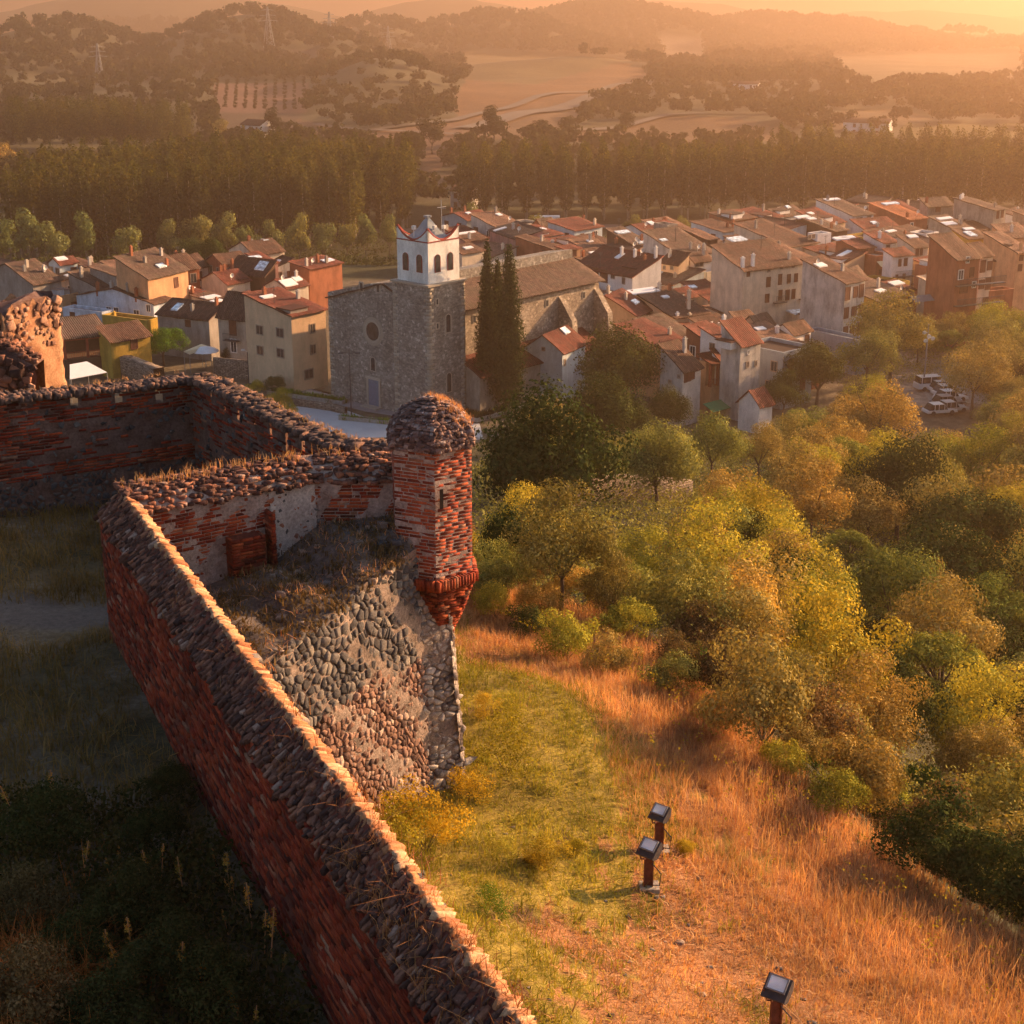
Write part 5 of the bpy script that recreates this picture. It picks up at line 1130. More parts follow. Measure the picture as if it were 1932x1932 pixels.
# ---------------------------------------------------------------- church
ch_c = G(*c4(778, 455), 17.0)  # top of tower masonry, nearest corner
lx = G(*c4(548, 425), 17.0); rx = G(*c4(1005, 415), 17.0)
_, crot, _, _ = frame_of('4', (778,455), (548,418), (1005,415), 17.0, 0)
TWR = 6.3
church = thing('church', 'old grey stone parish church with round window and white belfry tower', 'church', (ch_c[0], ch_c[1], 0), crot)
def ashlar(name, c1, c2, mort, bw=.5, rh=.24):
    t = NT(name); tc = t.n('ShaderNodeTexCoord'); geo = tc.outputs['Object']
    sp = t.n('ShaderNodeSeparateXYZ'); t.t.links.new(geo, sp.inputs[0]); ad = t.n('ShaderNodeMath', operation='ADD'); t.l(sp, 0, ad, 0); t.l(sp, 1, ad, 1)
    cb = t.n('ShaderNodeCombineXYZ'); t.l(ad, 0, cb, 0); t.l(sp, 2, cb, 1)
    nz0 = t.noise(.9, 4, .6, geo); vm = t.n('ShaderNodeVectorMath', operation='MULTIPLY_ADD'); t.t.links.new(nz0.outputs['Color'], vm.inputs[0]); vm.inputs[1].default_value = (.5, .5, 0); t.l(cb, 0, vm, 2)
    br = t.n('ShaderNodeTexBrick'); br.inputs['Scale'].default_value = 1; br.inputs['Brick Width'].default_value = bw; br.inputs['Row Height'].default_value = rh; br.inputs['Mortar Size'].default_value = .03; br.inputs['Bias'].default_value = -.1
    for k, c in (('Color1', c1), ('Color2', c2), ('Mortar', mort)): br.inputs[k].default_value = (*c, 1)
    t.l(vm, 0, br, 'Vector'); n = t.noise(7, 5, .75, geo); n2 = t.noise(.35, 5, .6, geo)
    v = t.n('ShaderNodeTexVoronoi', feature='F1'); v.inputs['Scale'].default_value = 3.2; t.t.links.new(geo, v.inputs['Vector'])
    col = t.mix(1, br.outputs['Color'], t.ramp(n.outputs['Fac'], [(.3, .55), (.62, 1.15), (.74, 1.9)]).outputs[0], 'MULTIPLY')
    col = t.mix(1, col, t.ramp(n2.outputs['Fac'], [(.35, .75), (.65, 1.15)]).outputs[0], 'MULTIPLY')
    sep = t.ramp(v.outputs['Color'], [(.2, .75), (.75, 1.0), (.92, 1.7)]); col = t.mix(1, col, sep.outputs[0], 'MULTIPLY')
    t.bsdf(col, .95, n.outputs['Fac'], .05); return t.m
M['church'] = ashlar('church_rubble', (.22, .2, .18), (.4, .36, .32), (.28, .25, .22))
M['quoin'] = mat_stones('pale_quoins', [(0, (.3, .26, .21)), (1, (.46, .4, .33))])
M['church_gold'] = ashlar('nave_rubble', (.28, .22, .17), (.46, .37, .28), (.36, .29, .23))
FW = 12.6; NL = 34.0   # facade width (along +y), nave length (along +x)
b = MB(); b.box((0, 0, -1), (TWR, TWR, 17)); b.build('tower', M['church'], church)
# gabled front and nave behind
SB = .35; HE = 14.6; HR = 17.0
b = MB(); b.prism([(TWR, -1), (TWR, HR-.2), (TWR+FW*.35, HR-.9), (TWR+FW, HE-.6), (TWR+FW, -1)], 0, SB, SB+NL); b.build('nave_wall', M['church'], church)
b = MB(); b.prism([(1.2, -1), (1.2, HE-1.9), (TWR, HE), (TWR, -1)], 0, TWR, SB+NL-.3); b.build('side_wall', M['church_gold'], church)
rf = link('nave_roof', roof_mesh('x', [(0, 0), (.42, 3.1), (1, 0)], NL, FW+TWR-1.0, 13.2, .4), church); rf.location = (SB, .9, 0); rf.data.materials.append(M['r_dark'])
qs = Bits()
def quoins(x, y, dx, dy, z0, z1):
    z = z0; k = 0
    while z < z1:
        h = .42; a, c = (.42, .24) if k % 2 else (.24, .42); qs.add((x+dx*(a-.03), y+dy*(c-.03), z+h/2), (a, 0, 0), (0, c, 0), (0, 0, h/2-.015)); z += h; k += 1
quoins(0, 0, 1, 1, 0, 16.9); quoins(0, TWR, 1, -1, 0, 16.9); quoins(TWR, 0, -1, 1, 0, 16.9); quoins(SB, TWR+FW, 1, -1, 0, HE-.8)
link('quoins', mesh_np('quoins', *qs.mesh(.012), [M['quoin']]), church)
b = MB(); b.box((-.22, -.22, 17), (TWR+.22, TWR+.22, 17.22)); b.build('tower_cornice', M['quoin'], church)
# white belfry
i0 = .55; i1 = TWR-.35; zb0, zb1 = 17.22, 22.2
bel = MB(); bel.box((i0, i0, zb0), (i1, i1, zb1)); belfry = bel.build('belfry', M['w_belfry'], church)
b = MB(); b.box((i0-.06, i0-.06, zb1), (i1+.06, i1+.06, zb1+.14)); b.build('red_string_course', M['redframe'], church)
wd = i1-i0
def swoop(n=12):
    """corner high, curving down to the middle"""
    return [(t, zb1+.14+1.55*(abs(2*t-1)**1.9)) for t in np.linspace(0, 1, n*2+1)]
for side in range(4):
    pts = swoop(); poly = [(i0+t*wd, z) for t, z in pts]; poly = [(i0, zb1+.14)]+poly+[(i1, zb1+.14)]
    m = MB(); 
    if side == 0: m.prism(poly, 1, i0, i0+.28)
    elif side == 1: m.prism(poly, 1, i1-.28, i1)
    elif side == 2: m.prism(poly, 0, i0, i0+.28)
    else: m.prism(poly, 0, i1-.28, i1)
    m.build('curved_parapet', M['w_belfry'], church)
    tb = [(i0+t*wd, z+.02) for t, z in pts]; c_ = {0: i0+.14, 1: i1-.14, 2: i0+.14, 3: i1-.14}[side]
    m = MB(); m.tube([((p, c_, z) if side < 2 else (c_, p, z)) for p, z in tb], .17, 6); m.build('red_coping', M['r_red'] if False else M['redframe'], church)
mid = (i0+i1)/2; ap = zb1+2.6; vs = []; ns = 7
for k in range(ns+1):
    f = k/ns; r = (wd/2-.3)*(1-f)**1.0*(1-.25*math.sin(math.pi*f))+.12*f; z = zb1+.1+(ap-zb1-.1)*f**1.25
    vs += [(mid-r, mid-r, z), (mid+r, mid-r, z), (mid+r, mid+r, z), (mid-r, mid+r, z)]
m = MB(); m.add(vs, [(i*4+k, i*4+(k+1) % 4, (i+1)*4+(k+1) % 4, (i+1)*4+k) for i in range(ns) for k in range(4)]); m.box((mid-.35, mid-.35, ap), (mid+.35, mid+.35, ap+.22)); m.build('belfry_roof', M['w_greyblue'], church)
def arch_poly(w, h, n=8):
    return [(-w/2, 0), (w/2, 0)]+[(w/2*math.cos(a), h-w/2+w/2*math.sin(a)) for a in np.linspace(0, math.pi, n)]
def arch_opening(parent, name, face, s, z, w, h, fr, mat, t=.14, off=0.0, pane='glass'):
    def put(m, poly, d0, d1):
        if face == 'R': m.prism([(s+x, z+y) for x, y in poly], 1, d0+off, d1+off)
        else: m.prism([(s+x, z+y) for x, y in poly], 0, d0+off, d1+off)
    o = MB(); outer = arch_poly(w+2*t, h+t); put(o, [(x, y-t*.6) for x, y in outer], -.05, .02); f = o.build(name, mat, parent)
    i = MB(); put(i, arch_poly(w, h), -.065, -.045); i.build('opening', M[pane], f); return f
for s_ in (1.85, 4.05): arch_opening(church, 'belfry_window', 'R', i0+s_-.25, zb0+1.35, .82, 2.1, 'r', M['redframe'], .1, i0)
for s_ in (3.9, 1.5): arch_opening(church, 'belfry_window', 'L', i0+s_, zb0+1.35, .82, 2.1, 'r', M['redframe'], .1, i0)
arch_opening(church, 'tower_window', 'R', 3.3, 11.0, .7, 2.2, 'q', M['quoin'], .3, 0, 'w_stone'.replace('w_stone', 'glass'))
arch_opening(church, 'blind_arch', 'R', 3.3, 3.4, .7, 2.4, 'q', M['quoin'], .18, 0)
for z in (14.6, 11.6):
    m = MB(); m.box((1.1, -.05, z), (1.75, .02, z+.9)); f = m.build('small_window', M['quoin'], church); m = MB(); m.box((1.3, -.065, z+.15), (1.55, -.04, z+.75)); m.build('opening', M['glass'], f)
# facade details (face L, plane x=SB, y from TWR)
cy = TWR+FW*.335; cz = 10.0
m = MB(); N = 28
def ring(r0, r1, x0, x1):
    vs = []
    for k in range(N):
        a = 2*math.pi*k/N
        for r, x in ((r0, x0), (r1, x0), (r1, x1), (r0, x1)): vs.append((x, cy+r*math.cos(a), cz+r*math.sin(a)))
    return vs, [(k*4+j, k*4+(j+1) % 4, ((k+1) % N)*4+(j+1) % 4, ((k+1) % N)*4+j) for k in range(N) for j in range(4)]
m.add(*ring(1.2, 1.5, SB-.1, SB+.05)); m.add(*ring(1.5, 1.85, SB-.04, SB+.05)); rw_ = m.build('round_window', M['quoin'], church)
m = MB(); m.add([(SB-.03, cy+1.16*math.cos(2*math.pi*k/N), cz+1.16*math.sin(2*math.pi*k/N)) for k in range(N)], [tuple(range(N))]); m.build('rose_glass', M['glass'], rw_)
for yy, zz in ((TWR+3.0, 15.2), (TWR+6.1, 15.0)):
    m = MB(); m.box((SB-.05, yy-.45, zz-.15), (SB+.02, yy+.45, zz+1.15)); f = m.build('small_window', M['quoin'], church); m = MB(); m.box((SB-.07, yy-.22, zz), (SB-.04, yy+.22, zz+.95)); m.build('opening', M['glass'], f)
dy = TWR+FW*.345
m = MB(); m.box((SB-.1, dy-1.3, 0), (SB+.02, dy-.95, 3.9)); m.box((SB-.1, dy+.95, 0), (SB+.02, dy+1.3, 3.9)); m.box((SB-.16, dy-1.4, 3.7), (SB+.02, dy+1.4, 4.05)); pf_ = m.build('portal', M['quoin'], church)
m = MB(); m.box((SB-.05, dy-.95, 0), (SB+.0, dy+.95, 3.7)); m.build('door', mat_plain('blue_grey_door', (.13, .17, .24), .6, .15), pf_)
m = MB(); m.box((SB-1.1, dy-1.5, 0), (SB-.02, dy+1.5, .28)); m.build('doorstep', M['quoin'], church)
arch_opening(church, 'niche', 'L', dy, 4.9, .7, 1.7, 'q', M['quoin'], .22, SB)
# side chapels, buttresses, apse end
for x in (25.5, 33.0):
    m = MB(); m.prism([(1.25, -1), (1.25, HE-2.4), (.5, HE-3.2), (-1.3, HE-5.6), (-1.6, HE-9.0), (-1.8, -1)], 0, x, x+1.0); m.build('buttress', M['church_gold'], church)
m = MB(); m.prism([(-2.4, -1), (-2.4, 5.2), (1.2, 6.8), (1.2, -1)], 0, TWR+.1, 30); m.build('side_chapel_wall', M['w_stone'], church)
rf2 = link('side_chapel_roof', roof_mesh('x', MO(1.9), 24, 3.8, 5.1, .3), church); rf2.location = (TWR, -2.6, 0); rf2.data.materials.append(M['r_red'])
for x in (9.2, 23.2, 30.8):
    m = MB(); m.box((x-.35, 1.12, 11.0), (x+.35, 1.22, 12.1)); f = m.build('side_window', M['quoin'], church); m = MB(); m.box((x-.2, 1.09, 11.15), (x+.2, 1.13, 11.95)); m.build('opening', M['glass'], f)
m = MB()
for (px, py) in ((1.2, 4.2), (3.4, 1.9), (4.7, 1.2)):
    m.tube([(i0+px*.8, i0+py*.8, zb1+.1), (i0+px*.8, i0+py*.8, zb1+1.3)], .05, 5); m.box((i0+px*.8-.22, i0+py*.8-.2, zb1+1.25), (i0+px*.8+.22, i0+py*.8+.2, zb1+1.7))
m.build('belfry_floodlights', M['whiteframe'], church)
m = MB(); m.tube([(mid+1.6, mid-.8, zb1), (mid+1.6, mid-.8, zb1+4.6)], .05, 5); m.box((mid+.9, mid-.83, zb1+3.7), (mid+2.4, mid-.77, zb1+3.78)); m.box((mid+1.57, mid-1.5, zb1+3.6), (mid+1.63, mid-.1, zb1+3.68)); m.build('antenna', M['steel'], church)
# ---------------------------------------------------------------- things round the square and the gardens
def low_wall(label, pts, h, w, mm, name='stone_wall', cat='wall', group=None, z=None):
    P = [np.array(p[:2], float) for p in pts]; c = P[0]; zb = hz(*c) if z is None else z; root = thing(name, label, cat, (c[0], c[1], zb), 0, group)
    rows = []
    for i in range(len(P)-1):
        t = unit(P[i+1]-P[i]); n = np.array([-t[1], t[0]])*w/2; k = max(3, int(np.linalg.norm(P[i+1]-P[i])/.8))
        for j in range(k+(i == len(P)-2)):
            q = P[i]+(P[i+1]-P[i])*j/k; g = (hz(*q) if z is None else z)-zb; a, b = q-c+n, q-c-n
            rows.append([W3(a, g-1), W3(a, g+h*.6), W3(a, g+h), W3((a+b)/2, g+h+.06), W3(b, g+h), W3(b, g+h*.6), W3(b, g-1)])
    rough_prism('wall_body', rows, mm, root, 3, .05, 1.2); return root
M['drystone'] = ashlar('dry_stone', (.22, .17, .13), (.36, .28, .22), (.12, .09, .07), .4, .2)
low_wall('dry stone retaining wall among the trees below the fortress', [G(u, v, 15.0) for u, v in [(1060,1003),(1110,985),(1180,962),(1245,945),(1300,922)]], 2.0, .6, M['drystone'])
low_wall('low stone wall edging the church square', [G(*c3(x, y), 0) for x, y in [(1655,1075),(1760,1088),(1870,1105),(1960,1125)]], .9, .5, M['drystone'])
low_wall('garden wall with brick top in front of the beige block', [G(*c3(x, y), 0) for x, y in [(1215,905),(1400,925),(1575,958)]], 2.6, .5, M['drystone'])
low_wall('old rampart wall leading from the porch house towards the green tree', [G(*c3(x, y), 2) for x, y in [(618,800),(760,850),(900,905)]], 3.0, 1.6, M['drystone'], z=0)
def planter(label, c, w, d, rz, veg):
    root = thing('planted_bed', label, 'planter', (c[0], c[1], 0.05), rz); b = MB()
    for lo, hi in (((-w/2, -d/2, 0), (w/2, -d/2+.15, .5)), ((-w/2, d/2-.15, 0), (w/2, d/2, .5)), ((-w/2, -d/2+.15, 0), (-w/2+.15, d/2-.15, .5)), ((w/2-.15, -d/2+.15, 0), (w/2, d/2-.15, .5))): b.box(lo, hi)
    b.build('kerb', M['concrete'], root)
    pts = [(random.uniform(-w/2+.2, w/2-.2), random.uniform(-d/2+.2, d/2-.2), .1) for _ in range(int(w*d*6))]; tufts('plants', pts, M[veg], root, .7, 14, .2, .05, .8)
p = G(*c3(1740, 1035), 0); planter('hedge and flower strip in front of the church door', p, 12, 1.6, crot+math.pi/2+.25, 'bright')
p = G(*c4(380, 1305), 0); planter('small green island bed on the pale square', p, 7, .9, crot+math.pi/2+.4, 'bright')
p = G(*c4(1150, 1245), 0); planter('grey kerbed bed at the foot of the cypresses', p, 9, 5, crot, 'weeds')
def lamp_post(label, base, h, name='street_lamp'):
    root = thing(name, label, 'street lamp', base); b = MB(); b.tube([(0, 0, 0), (0, 0, h)], [.09, .05], 6); b.build('pole', M['darksteel'], root)
    for s in (-1, 1):
        m = MB(); m.tube([(0, 0, h-.6), (s*1.0, 0, h-.5)], .035, 5); m.box((s*.75, -.14, h-.62), (s*1.35, .14, h-.5)); m.build('lamp_head', M['darksteel'], root)
    return root
lamp_post('tall dark double armed lamp post on the square in front of the church', G(*c4(290, 1262), 0), 8.6)
root = thing('street_lamp', 'single street lamp with a yellowish head by the garden wall', 'street lamp', G(*c3(1410, 960), 0)); m = MB(); m.tube([(0, 0, 0), (0, 0, 4.6)], [.08, .05], 6); m.build('pole', M['darksteel'], root); m = MB(); m.tube([(0, 0, 4.6), (-.3, -.1, 4.9), (-.6, -.1, 4.9)], .05, 5); m.box((-.8, -.25, 4.8), (-.35, .1, 5.0)); m.build('lamp_head', M['whiteframe'], root)
# white parasol, white sheet, striped awning, white gate panel
u0 = G(*c3(1168, 870), 0); root = thing('parasol', 'large white parasol in the garden behind the rampart', 'parasol', u0); m = MB(); m.tube([(0, 0, 0), (0, 0, 2.6)], .05, 6); m.build('pole', M['steel'], root)
m = MB(); n = 12; vs = [(0, 0, 3.25)]
for k, (r, z) in enumerate(((.7, 3.2), (1.4, 3.0), (1.95, 2.62))): vs += [(r*math.cos(2*math.pi*i/n), r*math.sin(2*math.pi*i/n), z) for i in range(n)]
m.add(vs, [(0, 1+i, 1+(i+1) % n) for i in range(n)]+[(1+j*n+i, 1+(j+1)*n+i, 1+(j+1)*n+(i+1) % n, 1+j*n+(i+1) % n) for j in range(2) for i in range(n)]); m.build('canopy', M['sheet'], root)
def sheet_thing(name, label, cat, corners, mm, th=.08, posts=False):
    c = sum(np.array(p) for p in corners)/len(corners); base = np.array([c[0], c[1], hz(c[0], c[1])]); root = thing(name, label, cat, base); q = [np.array(p)-base for p in corners]
    m = MB(); n = len(q); m.add(q+[p-np.array([0, 0, th]) for p in q], [tuple(range(n)), tuple(range(2*n-1, n-1, -1))]+[(i, i+n, (i+1) % n+n, (i+1) % n) for i in range(n)]); m.build('canvas', mm, root)
    if posts:
        for p in q[:4]: m = MB(); m.tube([(p[0], p[1], 0), (p[0], p[1], p[2]-th)], .05, 5); m.build('post', M['steel'], root)
sheet_thing('canvas_awning', 'white canvas sheet stretched below the red posted porch', 'awning', [G(*c3(395, 842), 4.2), G(*c3(395, 925), 3.2), G(*c3(605, 886), 3.2), G(*c3(492, 825), 4.2)], M['sheet'], posts=True)
sheet_thing('striped_awning', 'cream garden awning right of the bright green tree', 'awning', [G(*c3(1040, 768), 3.4), G(*c3(1072, 784), 2.8), G(*c3(1192, 744), 2.8), G(*c3(1140, 726), 3.4)], M['cream_awning'], posts=True)
g0 = G(*c3(1222, 800), 0); root = thing('garden_screen', 'pale blue white garden screen beside the stone house', 'screen', g0, .3); m = MB(); m.box((-1.0, 0, 0), (.85, .08, 2.4)); m.build('panel', M['w_paleblue'], root); m = MB(); m.box((-1.08, -.02, 0), (-1.0, .1, 2.6)); m.box((.85, -.02, 0), (.93, .1, 2.6)); m.build('posts_frame', M['steel'], root)
# parked vehicles
def car_mesh(L, W_, H, van=False):
    h1 = H*.5 if not van else H*.55; t = .1
    b = MB(); ys = [(-L/2, .35), (-L/2+.05, h1*.9), (-L/2+.18, h1), (L/2-1.0, h1*1.02), (L/2-.12, h1*.86), (L/2, h1*.55), (L/2, .32)]
    b.prism(ys, 1, -W_/2, W_/2)
    g = MB(); gl = [(-L/2+.25, h1), (-L/2+(.8 if not van else .3), H), (L*.06 if not van else L*.2, H), (L/2-1.35, h1)]; g.prism(gl, 1, -W_/2+.1, W_/2-.1)
    r = MB(); r.box((gl[1][0]+.03, -W_/2+.12, H-.03), (gl[2][0]-.03, W_/2-.12, H+.03)); 
    for x in (gl[1][0]+.2, (gl[1][0]+gl[2][0])/2, gl[2][0]): r.box((x-.05, -W_/2+.08, h1), (x+.05, -W_/2+.11, H)); r.box((x-.05, W_/2-.11, h1), (x+.05, W_/2-.08, H))
    return b, g, r
CARCOL = {'white': (.75, .75, .75), 'silver': (.42, .43, .45), 'dark': (.05, .055, .07), 'red': (.3, .03, .025), 'grey': (.2, .2, .21)}
def vehicle(label, pos, rz, col, L=4.2, H=1.45, van=False, cat='car', group='cars in the car park'):
    root = thing('parked_van' if van else 'parked_car', label, cat, pos, rz, group); pm = mat_plain('car_paint_'+col, CARCOL[col], .3, .05, 1) if ('car_paint_'+col) not in MATS else MATS['car_paint_'+col]; MATS['car_paint_'+col] = pm
    b, g, r = car_mesh(L, 1.78, H, van); b.build('body', pm, root); g.build('windows', M['glass'], root); r.build('roof', pm, root)
    for x in (-L*.31, L*.31):
        for y in (-.8, .8):
            m = MB(); m.tube([(x, y-.1, .32), (x, y+.1, .32)], .32, 12); w_ = m.build('wheel', M['darksteel'], root)
    for y in (-.6, .6): m = MB(); m.box((L/2-.02, y-.15, H*.36), (L/2+.02, y+.15, H*.46)); m.build('headlight', M['panel'], root)
for lab, (x, y), col, L, H, van in (('white van parked at the far end of the row beside the tall lamp mast', (1215,1660), 'white', 4.8, 1.9, True), ('white hatchback next to the white van', (1290,1672), 'white', 4.0, 1.5, False),
    ('white estate car with dark windows third in the row', (1340,1705), 'white', 4.3, 1.5, False), ('white saloon in the middle of the row', (1360,1745), 'white', 4.3, 1.45, False), ('dark car with a pale roof reflection below the white saloon', (1340,1790), 'grey', 4.5, 1.5, False),
    ('silver car near the lower end of the row', (1365,1830), 'silver', 4.2, 1.4, False), ('white car at the near end of the row', (1275,1850), 'white', 4.2, 1.4, False)):
    p = G(*c6(x, y), -1.2); p[2] = hz(p[0], p[1])+.08; vehicle(lab, p, R_(14), col, L, H, van, 'van' if van else 'car')
p = G(*c6(232, 1870), 2); p[2] = hz(p[0], p[1])+.1; vehicle('white car half hidden among the trees by the pale trunk', p, R_(70), 'white', 4.1, 1.45, False, group='cars outside the car park')
p = G(1040, 433, -11.4); root = thing('lorry', 'white lorry on the river road behind the church', 'lorry', p, R_(1), None); m = MB(); m.box((-4.5, -1.2, .9), (2.2, 1.2, 3.6)); m.build('cargo_box', M['sheet'], root); m = MB(); m.prism([(2.4, .6), (2.4, 2.9), (3.8, 2.9), (4.3, 1.7), (4.3, .6)], 1, -1.15, 1.15); m.build('cab', M['whiteframe'], root)
for x in (-3.4, -2.2, 3.2):
    for y in (-1.05, 1.05): m = MB(); m.tube([(x, y-.15, .5), (x, y+.15, .5)], .5, 12); m.build('wheel', M['darksteel'], root)
p = G(*c6(1152, 1660), -1); p[2] = hz(p[0], p[1]); root = thing('lamp_mast', 'tall lamp mast with four white floodlights beside the car park', 'lamp mast', p); m = MB(); m.tube([(0, 0, 0), (0, 0, 9.2)], [.13, .08], 8); m.build('pole', M['steel'], root)
for x, z in ((-.55, 8.2), (.6, 7.4), (.1, 7.7), (-.3, 7.1)): m = MB(); m.tube([(0, 0, z-.2), (x, -.1, z)], .04, 5); m.tube([(x, -.1, z), (x*1.05, -.35, z-.12)], [.15, .3], 8); m.build('floodlight', M['sheet'], root)
# hill farmhouse, far houses, pylons
def far_house(label, u, v, z0, w, d, h, rot, rise, wall='w_white', rm='r_brown', name='farmhouse', cat='farmhouse', nw=2):
    p = G(u, v, z0); p[2] = hz(p[0], p[1]); root = thing(name, label, cat, p, rot)
    b = MB(); b.prism([(0, -2), (0, h), (d/2, h+rise), (d, h), (d, -2)], 0, 0, w); b.build('wall', M[wall], root)
    rf = link('roof', roof_mesh('x', G1(rise), w, d, h), root); rf.data.materials.append(M[rm])
    for i in range(nw):
        for j in range(2): add_window(root, 'R', w*(i+.5)/nw, h-1.4-j*2.6, 1, 1.3, 'dark'); add_window(root, 'L', d*(j+.5)/2, h-1.4, 1, 1.3, 'dark')
far_house('white farmhouse with a stepped gable below the orchard', 455, 262, -12, 11, 9, 7, R_(-35), 2, nw=3)
far_house('white villa standing out on the wooded hilltop', 588, 70, -12, 12, 9, 7, R_(-40), 1.5)
far_house('low pale farm building on the far field edge', 1255, 68, -12, 14, 7, 4, R_(-30), 1.2, name='farm_building', cat='farm building')
far_house('pale house among hedges at the far right', 1590, 246, -12, 20, 8, 4, R_(-25), 1.5, name='farm_building', cat='farm building')
far_house('small white house between the two poplar stands', 850, 392, -12, 7, 6, 5, R_(-30), 1.2)
far_house('faint pale industrial shed in the haze left of the knoll', 1045, 100, -12, 34, 12, 5, R_(-25), 1.5, name='shed', cat='shed', nw=3)
far_house('tiny bright house in the haze on the right', 1375, 168, -12, 18, 8, 4, R_(-25), 1.2)
def pylon(label, u, vb, H, Z):
    p = D(u, vb, Z); p[2] = hz(p[0], p[1]); root = thing('electricity_pylon', label, 'pylon', p, .5, 'pylons on the wooded hill'); m = MB(); w = H*.11
    for a, b in ((-1, -1), (1, -1), (1, 1), (-1, 1)): m.tube([(a*w, b*w, 0), (a*w*.3, b*w*.3, H*.7), (a*.3, b*.3, H)], .28, 4)
    for k in range(6):
        z = H*k/8; z2 = H*(k+1)/8; f = 1-.7*min(1, z/(H*.7)); g = 1-.7*min(1, z2/(H*.7))
        m.tube([(-w*f, -w*f, z), (w*g, -w*g, z2)], .16, 4); m.tube([(w*f, -w*f, z), (-w*g, -w*g, z2)], .16, 4); m.tube([(w*f, w*f, z), (w*g, -w*g, z2)], .16, 4)
    m.build('lattice_tower', M['steel'], root)
    for z, l in ((H*.68, .24), (H*.8, .2), (H*.92, .15)): a = MB(); a.tube([(-H*l, 0, z), (0, 0, z+.6), (H*l, 0, z)], .22, 4); a.build('cross_arm', M['steel'], root)
for lab, u, vb, vt, Z in (('nearest lattice pylon on the dark wooded slope', 187, 134, 72, 1000), ('lattice pylon rising over the hilltop trees', 508, 92, 25, 1200), ('lattice pylon right of the hilltop villa', 623, 92, 40, 1300), ('faintest lattice pylon at the end of the line', 733, 97, 45, 1450)):
    pylon(lab, u, vb, (vb-vt)*Z/F*1.2, Z)
# ---------------------------------------------------------------- plants
def leaf_cloud(centres, radii, n, size, squash=.85, seed=0, shell=.55):
    """n leaf quads spread on the shells of clumps -> V,F"""
    r = np.random.default_rng(seed); C = np.asarray(centres, float); Rd = np.asarray(radii, float)
    p = Rd**2; k = r.choice(len(C), n, p=p/p.sum()); d = r.normal(size=(n, 3)); d /= np.linalg.norm(d, axis=1)[:, None]
    rad = Rd[k]*(shell+(1-shell)*r.random(n)**.5)*(1+.1*r.normal(size=n)); P = C[k]+d*rad[:, None]*np.array([1, 1, squash])
    nr = d+r.normal(0, .27, (n, 3)); nr /= np.linalg.norm(nr, axis=1)[:, None]
    a = np.cross(nr, r.normal(size=(n, 3))); a /= np.linalg.norm(a, axis=1)[:, None]; b = np.cross(nr, a)
    s = size*r.uniform(.55, 1.35, n)[:, None]; V = np.stack([P-a*s*.5, P-b*s*.33, P+a*s*.5, P+b*s*.33], 1).reshape(-1, 3)
    return V, np.arange(4*n).reshape(n, 4)
def round_clumps(D_, H, n, seed, flat=1.0, low=.25):
    r = np.random.default_rng(seed); C = []; Rr = []
    for i in range(n):
        a = r.uniform(0, 6.28); ct = r.uniform(-.55, 1); st = math.sqrt(max(0, 1-ct*ct)); k = r.uniform(.42, .86)
        C.append((D_/2*k*st*math.cos(a), D_/2*k*st*math.sin(a), H*(.6+.36*k*ct*flat))); Rr.append(D_*r.uniform(.08, .235))
    C.append((0, 0, H*.58)); Rr.append(D_*.3); return C, Rr
def trunk_mesh(H, r, seed, fork=.35, lean=.1, spread=.25, n=5):
    q = random.Random(seed); b = MB(); x = y = 0; pts = [(0, 0, -.6)]
    for k in range(1, 5): x += q.gauss(0, lean*H*.06); y += q.gauss(0, lean*H*.06); pts.append((x, y, H*fork*k/4))
    b.tube(pts, [r*1.3, r, r*.85, r*.75, r*.65], 7); top = pts[-1]
    for i in range(n):
        a = 6.28*i/n+q.random(); l = H*spread*q.uniform(.8, 1.2)
        b.tube([top, (top[0]+math.cos(a)*l*.5, top[1]+math.sin(a)*l*.5, top[2]+H*.2), (top[0]+math.cos(a)*l, top[1]+math.sin(a)*l, top[2]+H*.42)], [r*.5, r*.32, r*.1], 5)
    o = b.build('trunk', M['bark']); me = o.data; bpy.data.objects.remove(o); return me
TREE = {}
def tree_kind(key, D_, H, ncl, nleaf, size, flat, fork, trunk_r=.16, squash=.85, nvar=3):
    TREE[key] = []
    for v in range(nvar):
        C, Rr = round_clumps(D_, H, ncl, hash(key) % 1000 if False else len(key)*17+v*5+3, flat)
        V, Fc = leaf_cloud(C, Rr, nleaf, size, squash, seed=v+len(key)*31); me = mesh_np('crown', V, Fc, [M['oak']])
        TREE[key].append((me, trunk_mesh(H, trunk_r, v, fork)))
tree_kind('oak', 8, 8.4, 36, 15000, .21, 1.0, .28, .22)
tree_kind('airy', 7, 8.0, 28, 10000, .19, 1.05, .34, .16)
tree_kind('bush', 4, 3.4, 24, 7500, .12, 1.15, .12, .07)
tree_kind('scrub', 4, 3.6, 15, 3400, .11, 1.5, .06, .04)
tree_kind('tuft', 6, 7.6, 24, 11000, .15, 1.2, .3, .14)
